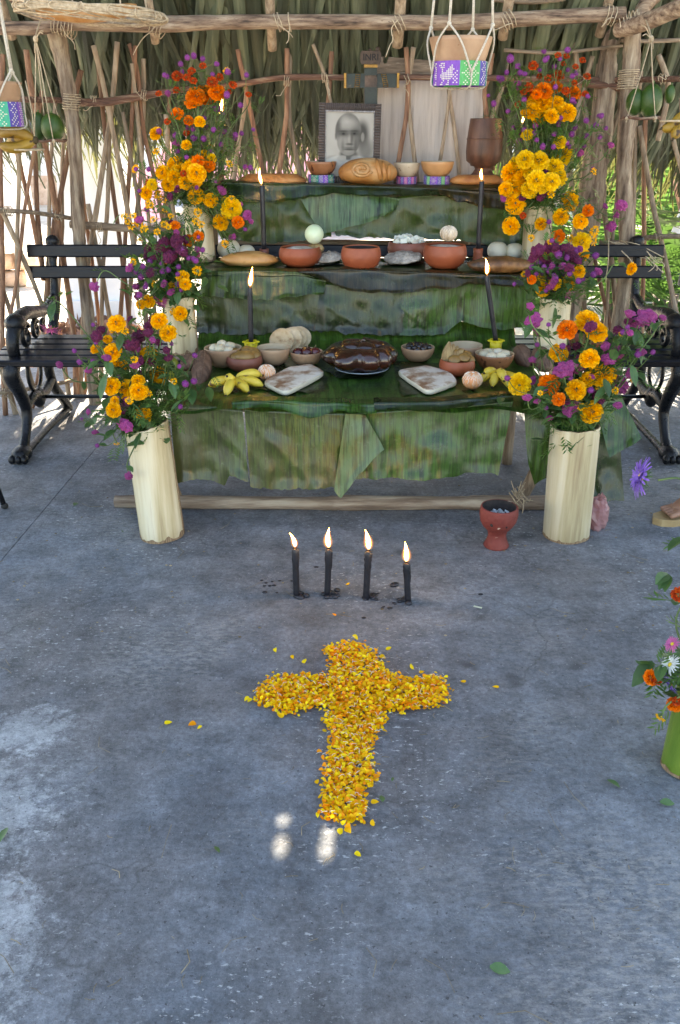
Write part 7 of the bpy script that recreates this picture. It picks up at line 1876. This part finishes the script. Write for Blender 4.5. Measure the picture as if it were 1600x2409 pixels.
# ================================================================ HANGING THINGS
def rope(b, pts, r=.004, n=6): b.tube(smooth_path(pts, 5), r, n)
def hanging_bowl(px, Y, ytop, yband0, yband1, wtop, wband, seq, start, label, notch=0):
    c = at(px, (yband0 + yband1) / 2, Y); k = mpp(c); zb = at(px, yband1, Y).z; zt = at(px, yband0, Y).z; zr = at(px, ytop, Y).z
    rt = empty('hanging_bowl', Vector((c.x, Y, zb)), label, 'hanging bowl', 'gourd bowls hung by white cords')
    rbnd = wband / 2 * k; rr_ = wtop / 2 * k
    band((c.x, Y, zb), rbnd, zt - zb, seq, rt, start)
    b = MB(); h = zr - zt + .02
    b.lathe([(rbnd * .80, -.01), (rbnd * .88, .0), (rbnd * 1.0, h * .4), (rr_ * .97, h * .85), (rr_, h), (rr_ * .96, h), (rbnd * .85, h * .3), (.01, h * .1)], (c.x, Y, zt - .01), 36, wob=lambda a, z: 1 + .015 * noise.noise(Vector((math.cos(a) * 1.5, math.sin(a) * 1.5, px))) )
    b.build('gourd_shell', MT['gourd'], rt)
    zm = zb + (zt - zb) * .52; zk = zr + .045; top = 2.2
    for q in range(4):
        a = PI * 2 * q / 4 + R(-118); kn = Vector((c.x + math.cos(a) * rr_ * 1.02, Y + math.sin(a) * rr_ * 1.02, zk))
        b = MB(); rope(b, [Vector((c.x + math.cos(a) * rr_ * .62, Y + math.sin(a) * rr_ * .5, top)), kn], .0048, 7)
        b.ell(kn, (.008, .008, .008), 8, 6)
        for s in (-1, 1):
            a2 = a + s * PI / 4; lo = Vector((c.x + math.cos(a2) * (rbnd + .006), Y + math.sin(a2) * (rbnd + .006), zm)); am = (a + a2) / 2
            mid = Vector((c.x + math.cos(am) * (rr_ + .004), Y + math.sin(am) * (rr_ + .004), zr - .012))
            rope(b, [kn, mid, lo], .0036, 6)
        b.build('cord', MT['rope'], rt)
    b = MB()
    for q in range(4):
        a2 = PI * 2 * q / 4 + R(-118) + PI / 4; lo = Vector((c.x + math.cos(a2) * (rbnd + .006), Y + math.sin(a2) * (rbnd + .006), zm))
        rope(b, [lo, Vector((c.x + math.cos(a2) * rbnd * 1.0, Y + math.sin(a2) * rbnd * 1.0, zb - .004)), Vector((c.x, Y, zb - .008))], .0030, 5)
    b.build('under_cord', MT['rope'], rt)
hanging_bowl(1080, 3.55, 96, 146, 203, 148, 129, [('em_purple', 'bird'), ('em_green', 'flower'), ('em_blue', 'leaf'), ('em_teal', 'chk'), ('em_teal', 'leaf')], R(212), 'gourd bowl hanging in a woven ring with a white bird on purple, above the altar')
hanging_bowl(-12, 3.55, 200, 240, 298, 140, 126, [('em_mint', 'bird'), ('em_mint', 'flower'), ('em_blue', 'leaf'), ('em_purple', 'chk')], R(215), 'gourd bowl hanging in a green woven ring at the left edge')
def fruit_hoop(px, py, Y, rp, fruits, kx, ky, label, gl):
    c = at(px, py, Y); k = mpp(c); rt = empty('hanging_hoop', c, label, 'hanging hoop', 'hoops hung by twine for fruit'); r = rp * k
    b = MB(); b.tube([c + Vector((math.cos(2 * PI * i / 24) * r, math.sin(2 * PI * i / 24) * r, .003 * math.sin(i))) for i in range(24)], .0055, 7, closed=True, wob=.1); b.build('vine_hoop', MT['rail_red'], rt)
    kn = at(kx, ky, Y)
    for q in range(4):
        a = q * PI / 2 + .5; b = MB(); e = c + Vector((math.cos(a) * r, math.sin(a) * r, 0)); rope(b, [kn, kn.lerp(e, .45) + Vector((0, 0, -.01)), e, e + Vector((0, 0, -.012))], .0022, 5); b.ell(e, (.009, .009, .008), 7, 5); b.build('twine', MT['twine'], rt)
    b = MB(); rope(b, [kn + Vector((0, .12, .09)), kn + Vector((0, .03, .03)), kn], .003, 6); b.ell(kn, (.011, .011, .014), 8, 6)
    for q in range(4):
        d = Vector((rnd(-.05, .05), rnd(-.03, .02), rnd(-.05, .05))); rope(b, [kn, kn + d * .6 + Vector((0, 0, .01)), kn + d], .0022, 5)
    b.build('knot', MT['twine'], rt)
    b = MB()
    for q in range(3):
        a = q * 1.05; d = Vector((math.cos(a) * r, math.sin(a) * r, 0)); b.tube([c - d, c + d], .002, 5)
    b.build('cross_cord', MT['twine'], rt)
    for i, (fx, fy, rx, ry, l) in enumerate(fruits):
        q = at(fx, fy, Y + (.02 * i)); f = empty('green_fruit', q, l, 'fruit', gl); b = MB(); b.ell(q, (rx * mpp(q), rx * mpp(q), ry * mpp(q)), 26, 18, disp=lambda d: .03 * noise.noise(d * 1.5) + .05 * max(0, d.z) ** 3); b.build('rind', MT['green_fruit'], f)
        b = MB(); b.tube([q + Vector((0, 0, ry * mpp(q) * .98)), q + Vector((.004, 0, ry * mpp(q) * 1.2))], .003, 6); b.build('stalk', MT['stem'], f)
fruit_hoop(118, 331, 4.0, 36, [(124, 301, 27, 31, 'larger dark green fruit on the left hanging hoop'), (93, 298, 18, 30, 'smaller green fruit beside the large one on the left hoop')], 84, 92, 'vine hoop hanging from the beam at left with two green fruits', 'green fruits hanging on hoops')
fruit_hoop(1508, 278, 3.95, 44, [(1531, 238, 27, 36, 'large green fruit on the right hanging hoop'), (1494, 241, 21, 29, 'yellowish green fruit beside the large one on the right hoop'), (1576, 222, 12, 20, 'dark green fruit partly behind at the far right')], 1532, 92, 'vine hoop hanging from the beam at right with green fruits', 'green fruits hanging on hoops')
def hang_ban(px, py, Y, dirs, label, tx, ty):
    c = at(px, py, Y); rt = empty('banana_bunch', c, label, 'bananas', 'bananas hung from the beam')
    b = MB(); b.ell(c, (.016, .014, .016), 8, 6); b.build('stalk', MT['banana_tip'], rt)
    for dx, dy, dz, k, bend in dirs: banana(rt, c, Vector((dx, dy, dz)), .15 * k, .023, bend, 'banana_old', up=Vector((0, 0, 1)))
    b = MB(); t = at(tx, ty, Y); rope(b, [t, t.lerp(c, .5) + Vector((.006, 0, 0)), c], .0026, 5)
    b.tube([c + Vector((math.cos(2 * PI * i / 16) * .06 - .03, math.sin(2 * PI * i / 16) * .06, -.035)) for i in range(16)], .004, 6, closed=True); b.build('twine', MT['twine'], rt)
hang_ban(82, 330, 3.85, [(-1, -.1, .12, 1.0, .02), (-1, -.3, -.12, .95, -.02), (-.9, .3, -.05, .9, .01)], 'spotted old bananas hanging below the left woven ring', 60, 190)
hang_ban(1612, 262, 3.8, [(-.75, -.2, -.5, .75, -.02), (-.4, -.4, -.8, .8, -.01), (.5, -.2, -.7, .9, .02)], 'browned bananas hanging at the right edge', 1600, 90)
# netted hoop hung under the beam at top left
c = at(214, 30, 3.86); nh = empty('net_hoop', c, 'wide vine hoop laced with pale cords hanging under the roof at top left', 'hoop')
b = MB(); k = mpp(c); rx = 172 * k
for s in range(7):
    P = []
    for i in range(40):
        a = 2 * PI * i / 40; P.append(c + Vector((math.cos(a) * (rx + rnd(-.006, .006)), math.sin(a) * rx * .8, .008 * math.sin(s * 1.7 + a * 3) + s * .0035 - .012 - .03 * math.cos(a) * .6)))
    b.tube(P, .0042, 5, closed=True)
b.build('vine_hoop', MT['twine'], nh)
for i in range(14):
    a = -2.6 + i * .37; a2 = a + rnd(.9, 2.4); p0 = c + Vector((math.cos(a) * rx, math.sin(a) * rx * .8, -.018 * math.cos(a))); p1 = c + Vector((math.cos(a2) * rx, math.sin(a2) * rx * .8, -.018 * math.cos(a2)))
    b = MB(); rope(b, [p0 + Vector((0, 0, .014)), p0 + Vector((0, -.008, -.014)), p0.lerp(p1, .5) + Vector((0, 0, -.03)), p1 + Vector((0, .0, -.014)), p1 + Vector((0, 0, .014))], .0030, 5); b.build('lacing', MT['twine'], nh)
for (dx, dy) in ((-.75, -.1), (.75, .1), (-.4, .5), (.5, -.5)):
    b = MB(); p0 = c + Vector((dx * rx, dy * rx * .8, 0)); rope(b, [p0, p0 + Vector((-dx * .04, .1, .18)), p0 + Vector((-dx * .1, .1, .5))], .003, 5); b.build('hanging_cord', MT['twine'], nh)
b = MB(); b.tube(smooth_path([c + Vector((-rx * .75, 0, .0)), c + Vector((0, .03, -.004)), c + Vector((rx * .62, .02, .018))], 6), [.012, .018, .022, .026, .028, .028, .028, .028, .027, .026, .024, .02, .014], 9); b.build('wood_piece', MT['bread'], nh)

# ================================================================ STAND LEG AT LEFT EDGE, PEOPLE
a = onz(12, 1196, 0); td = empty('stand', Vector((a.x - .25, a.y, 0)), 'thin black stand with one leg showing at the left edge', 'stand')
top = at(-14, 1030, a.y + .02); hub = Vector((a.x - .22, a.y + .06, .95))
for e in (a, a + Vector((-.38, -.22, 0)), a + Vector((-.30, .36, 0))):
    b = MB(); b.tube([hub, e + Vector((0, 0, .006))], .010, 8); lg = b.build('leg', MT['iron'], td); b = MB(); b.ell(e + Vector((0, 0, .010)), (.014, .014, .012), 8, 6); b.build('foot_cap', MT['tyre'], lg)
b = MB(); b.tube([hub - Vector((0, 0, .2)), hub + Vector((0, 0, .55))], .012, 8); b.build('pole', MT['iron'], td)
b = MB(); b.ell(hub, (.03, .03, .04), 10, 7); b.build('hub', MT['iron'], td)

def skin_body(name, V, E, rad, root, mt, parent):
    me = bpy.data.meshes.new(name); me.from_pydata([tuple(v - OFF[parent.name]) for v in V], E, []); o = bpy.data.objects.new(name, me); COL.objects.link(o)
    md = o.modifiers.new('skin', 'SKIN'); md.use_smooth_shade = True
    for i, r in enumerate(rad):
        o.data.skin_vertices[0].data[i].radius = (r, r) if not hasattr(r, '__len__') else r
        o.data.skin_vertices[0].data[i].use_root = (i == root)
    s = o.modifiers.new('sub', 'SUBSURF'); s.levels = 2; s.render_levels = 2
    dg = bpy.context.evaluated_depsgraph_get(); m2 = bpy.data.meshes.new_from_object(o.evaluated_get(dg)); o.modifiers.clear(); o.data = m2
    m2.materials.clear(); m2.materials.append(MT[mt]); m2.polygons.foreach_set('use_smooth', [True] * len(m2.polygons)); m2.update()
    o.parent = parent; OFF[o.name] = OFF[parent.name]; return o
def person(base, yaw, label, hands, feet, shirt, lower, hem, H=1.58):
    """hands / feet: world points for left and right; the figure stands on the feet"""
    base = Vector(base); root = empty('person', base, label, 'person', None); M = Matrix.Rotation(yaw, 3, 'Z')
    def L(x, y, z): return base + M @ Vector((x, y, z * H / 1.58))
    V = []; E = []; rad = []
    def add(p, r, par=None):
        V.append(Vector(p)); rad.append(r)
        if par is not None: E.append((par, len(V) - 1))
        return len(V) - 1
    pel = add(L(0, 0, .90), (.13, .10)); sp = add(L(0, .005, 1.04), (.115, .09), pel); ch = add(L(0, .01, 1.22), (.135, .10), sp); nk = add(L(0, .0, 1.345), .055, ch); nk2 = add(L(0, -.012, 1.40), .05, nk); hd = add(L(0, -.022, 1.46), (.070, .082), nk2); hd2 = add(L(0, -.018, 1.53), (.072, .085), hd)
    for s, hand in ((-1, hands[0]), (1, hands[1])):
        sh = L(s * .165, .01, 1.30); hand = Vector(hand); mid = sh.lerp(hand, .5); ln = (hand - sh).length; bend = math.sqrt(max(0, .285 ** 2 - (ln / 2) ** 2)) if ln < .56 else .01
        el = mid + M @ Vector((s * .35, .9, -.25)).normalized() * bend
        a = add(sh, .056, ch); e = add(el, .040, a); w = add(hand, .026, e)
        d = (hand - el).normalized(); side = d.cross(M @ Vector((0, 0, 1)) if abs(d.z) < .9 else M @ Vector((0, 1, 0))).normalized(); pn = side.cross(d)
        pm = add(hand + d * .045, (.034, .016), w); pk = add(hand + d * .085, (.034, .013), pm)
        for q, (o, l) in enumerate(((-.030, .068), (-.010, .078), (.010, .073), (.028, .058))):
            k0 = add(hand + d * .09 + side * o, .0095, pk); k1 = add(hand + d * (.09 + l * .5) + side * o * 1.05 + pn * .008, .0085, k0); add(hand + d * (.09 + l * .86) + side * o * 1.05 + pn * .026, .007, k1)
        t0 = add(hand + d * .03 + side * -.034 + pn * .006, .0115, w); t1 = add(hand + d * .062 + side * -.052 + pn * .016, .010, t0); add(hand + d * .09 + side * -.050 + pn * .026, .008, t1)
    for s, ft in ((-1, feet[0]), (1, feet[1])):
        ft = Vector(ft); hp = L(s * .085, 0, .84); an = ft + Vector((0, 0, .10)); kn = hp.lerp(an, .5) + M @ Vector((0, -.025, 0))
        h = add(hp, .088, pel); k = add(kn, .056, h); c = add(kn.lerp(an, .35) + M @ Vector((0, .02, 0)), .054, k); n = add(an, .036, c); he = add(ft + M @ Vector((0, .035, .058)), .032, n); ba = add(ft + M @ Vector((0, -.10, .050)), (.038, .020), n)
        for q in range(5):
            o = (q - 2) * .0165 * s; l = (.055, .052, .047, .042, .034)[q]; k0 = add(ft + M @ Vector((o, -.135, .044)), .0095 if q else .012, ba); add(ft + M @ Vector((o * 1.06, -.135 - l * .62, .040)), .008 if q else .0105, k0)
    skin_body('body', V, E, rad, 0, 'skin', root)
    # face and hair
    b = MB(); b.ell(L(0, .012, 1.535), (.083, .098, .088), 18, 12, disp=lambda d: (-.35 if (M.inverted() @ d).y < -.45 and d.z < .45 else 0) + .03 * noise.noise(d * 4)); b.ell(L(0, .085, 1.50), (.05, .045, .05), 12, 8); b.build('hair', MT['hair'], root)
    b = MB(); b.tube([L(0, -.098, 1.50), L(0, -.115, 1.47), L(0, -.104, 1.463)], [.007, .011, .008], 8); b.build('nose', MT['skin'], root)
    for s in (-1, 1):
        b = MB(); b.ell(L(s * .03, -.092, 1.495), (.012, .008, .007), 9, 6); b.build('eye', MT['em_white'], root)
        b = MB(); b.ell(L(s * .078, .0, 1.475), (.012, .02, .03), 9, 6); b.build('ear', MT['skin'], root)
    b = MB(); b.ell(L(0, -.094, 1.432), (.022, .008, .007), 10, 6); b.build('mouth', MT['clay_dark'], root)
    def garment(secs, name, mt, n=26):
        b = MB(); vs = []; fs = []
        for (c, rx, ry) in secs:
            for j in range(n):
                a = 2 * PI * j / n; w = 1 + .03 * math.sin(5 * a + c[2] * 12); vs.append(L(*c) + M @ Vector((math.cos(a) * rx * w, math.sin(a) * ry * w, 0)))
        for i in range(len(secs) - 1):
            for j in range(n): fs.append((i * n + j, i * n + (j + 1) % n, (i + 1) * n + (j + 1) % n, (i + 1) * n + j))
        b.add(vs, fs); return b.build(name, MT[mt], root)
    garment([((0, 0, .80), .172, .135), ((0, 0, .92), .165, .132), ((0, .005, 1.05), .150, .122), ((0, .01, 1.2), .172, .132), ((0, .01, 1.29), .165, .105), ((0, .005, 1.345), .085, .075), ((0, 0, 1.36), .066, .064)], 'shirt', shirt)
    for s, hand in ((-1, hands[0]), (1, hands[1])):
        pass
    garment([((0, 0, hem), .20, .17), ((0, 0, lerp(hem, .9, .5)), .19, .155), ((0, 0, .88), .168, .135), ((0, 0, .95), .155, .125)], 'skirt', lower)
    return root
# visitor at the right edge: only a sandalled foot reaches into the picture
ft = onz(1606, 1222, 0); ft = Vector((ft.x + .075, ft.y + .02, 0)); yawA = R(-72)
Mz = Matrix.Rotation(yawA, 3, 'Z')
f2 = ft + Vector((.26, .14, 0)); bA = (ft + f2) / 2 + Vector((.06, .02, 0))
def Lh(b, y, x, yy, z): return b + Matrix.Rotation(y, 3, 'Z') @ Vector((x, yy, z))
PA = person(bA, yawA, 'person at the right edge of the floor wearing a white open-toed sandal', (Lh(bA, yawA, -.24, -.04, .80), Lh(bA, yawA, .24, -.04, .80)), (ft, f2), 'white_cloth', 'white_cloth', .42)
def sandal(ft, M, parent):
    b = MB(); out = [(-.03, .07), (-.034, .0), (-.043, -.08), (-.046, -.14), (-.034, -.185), (-.005, -.205), (.025, -.19), (.042, -.15), (.043, -.08), (.033, 0), (.03, .07), (.0, .085)]
    b.prism([ft + M @ Vector((x, y, 0)) for x, y in out], (0, 0, .026)); s = b.build('sandal', MT['sole'], parent, smooth=False)
    for (y0, y1, z) in ((-.055, -.115, .076), (.02, .055, .10)):
        b = MB(); vs = []; fs = []
        for i in range(13):
            a = PI * i / 12
            for k in (0, 1):
                y = y0 if k == 0 else y1; vs.append(ft + M @ Vector((math.cos(a) * (.047 if y0 < 0 else .042), y + .012 * math.sin(a), .018 + (z - .018) * math.sin(a) ** .7 - (.010 * k if y0 < 0 else 0))))
        for i in range(12): fs.append((2 * i, 2 * i + 1, 2 * i + 3, 2 * i + 2))
        b.add(vs, fs); b.build('strap', MT['strap'], s)
sandal(ft, Mz, PA); sandal(f2, Mz, PA)
# onlooker beyond the fence on the right, holding a white phone at the hip
hd_ = at(1592, 520, 4.95); bB = Vector((hd_.x + .30, 5.02, -.05)); yawB = R(-12)
PB = person(bB, yawB, 'person in dark clothes beyond the fence at right, hand holding a white phone', (hd_ + Vector((.035, .02, .06)), Lh(bB, yawB, .25, -.02, .80)), (bB + Vector((-.1, 0, 0)), bB + Vector((.1, .02, 0))), 'dark_cloth', 'grey_cloth', .50, 1.62)
b = MB(); q = hd_ + Vector((.015, -.035, .0)); rot = Matrix.Rotation(R(14), 3, 'Y'); b.box(q, (.068, .009, .125), rot)
ph = b.build('phone', MT['phone'], smooth=False); tag(ph, 'white phone held by the person beyond the fence', 'phone')
b = MB(); b.box(q + rot @ Vector((.01, -.0055, .01)), (.03, .002, .05), rot @ Matrix.Rotation(R(20), 3, 'Y')); b.build('print', MT['screen'], ph, smooth=False)
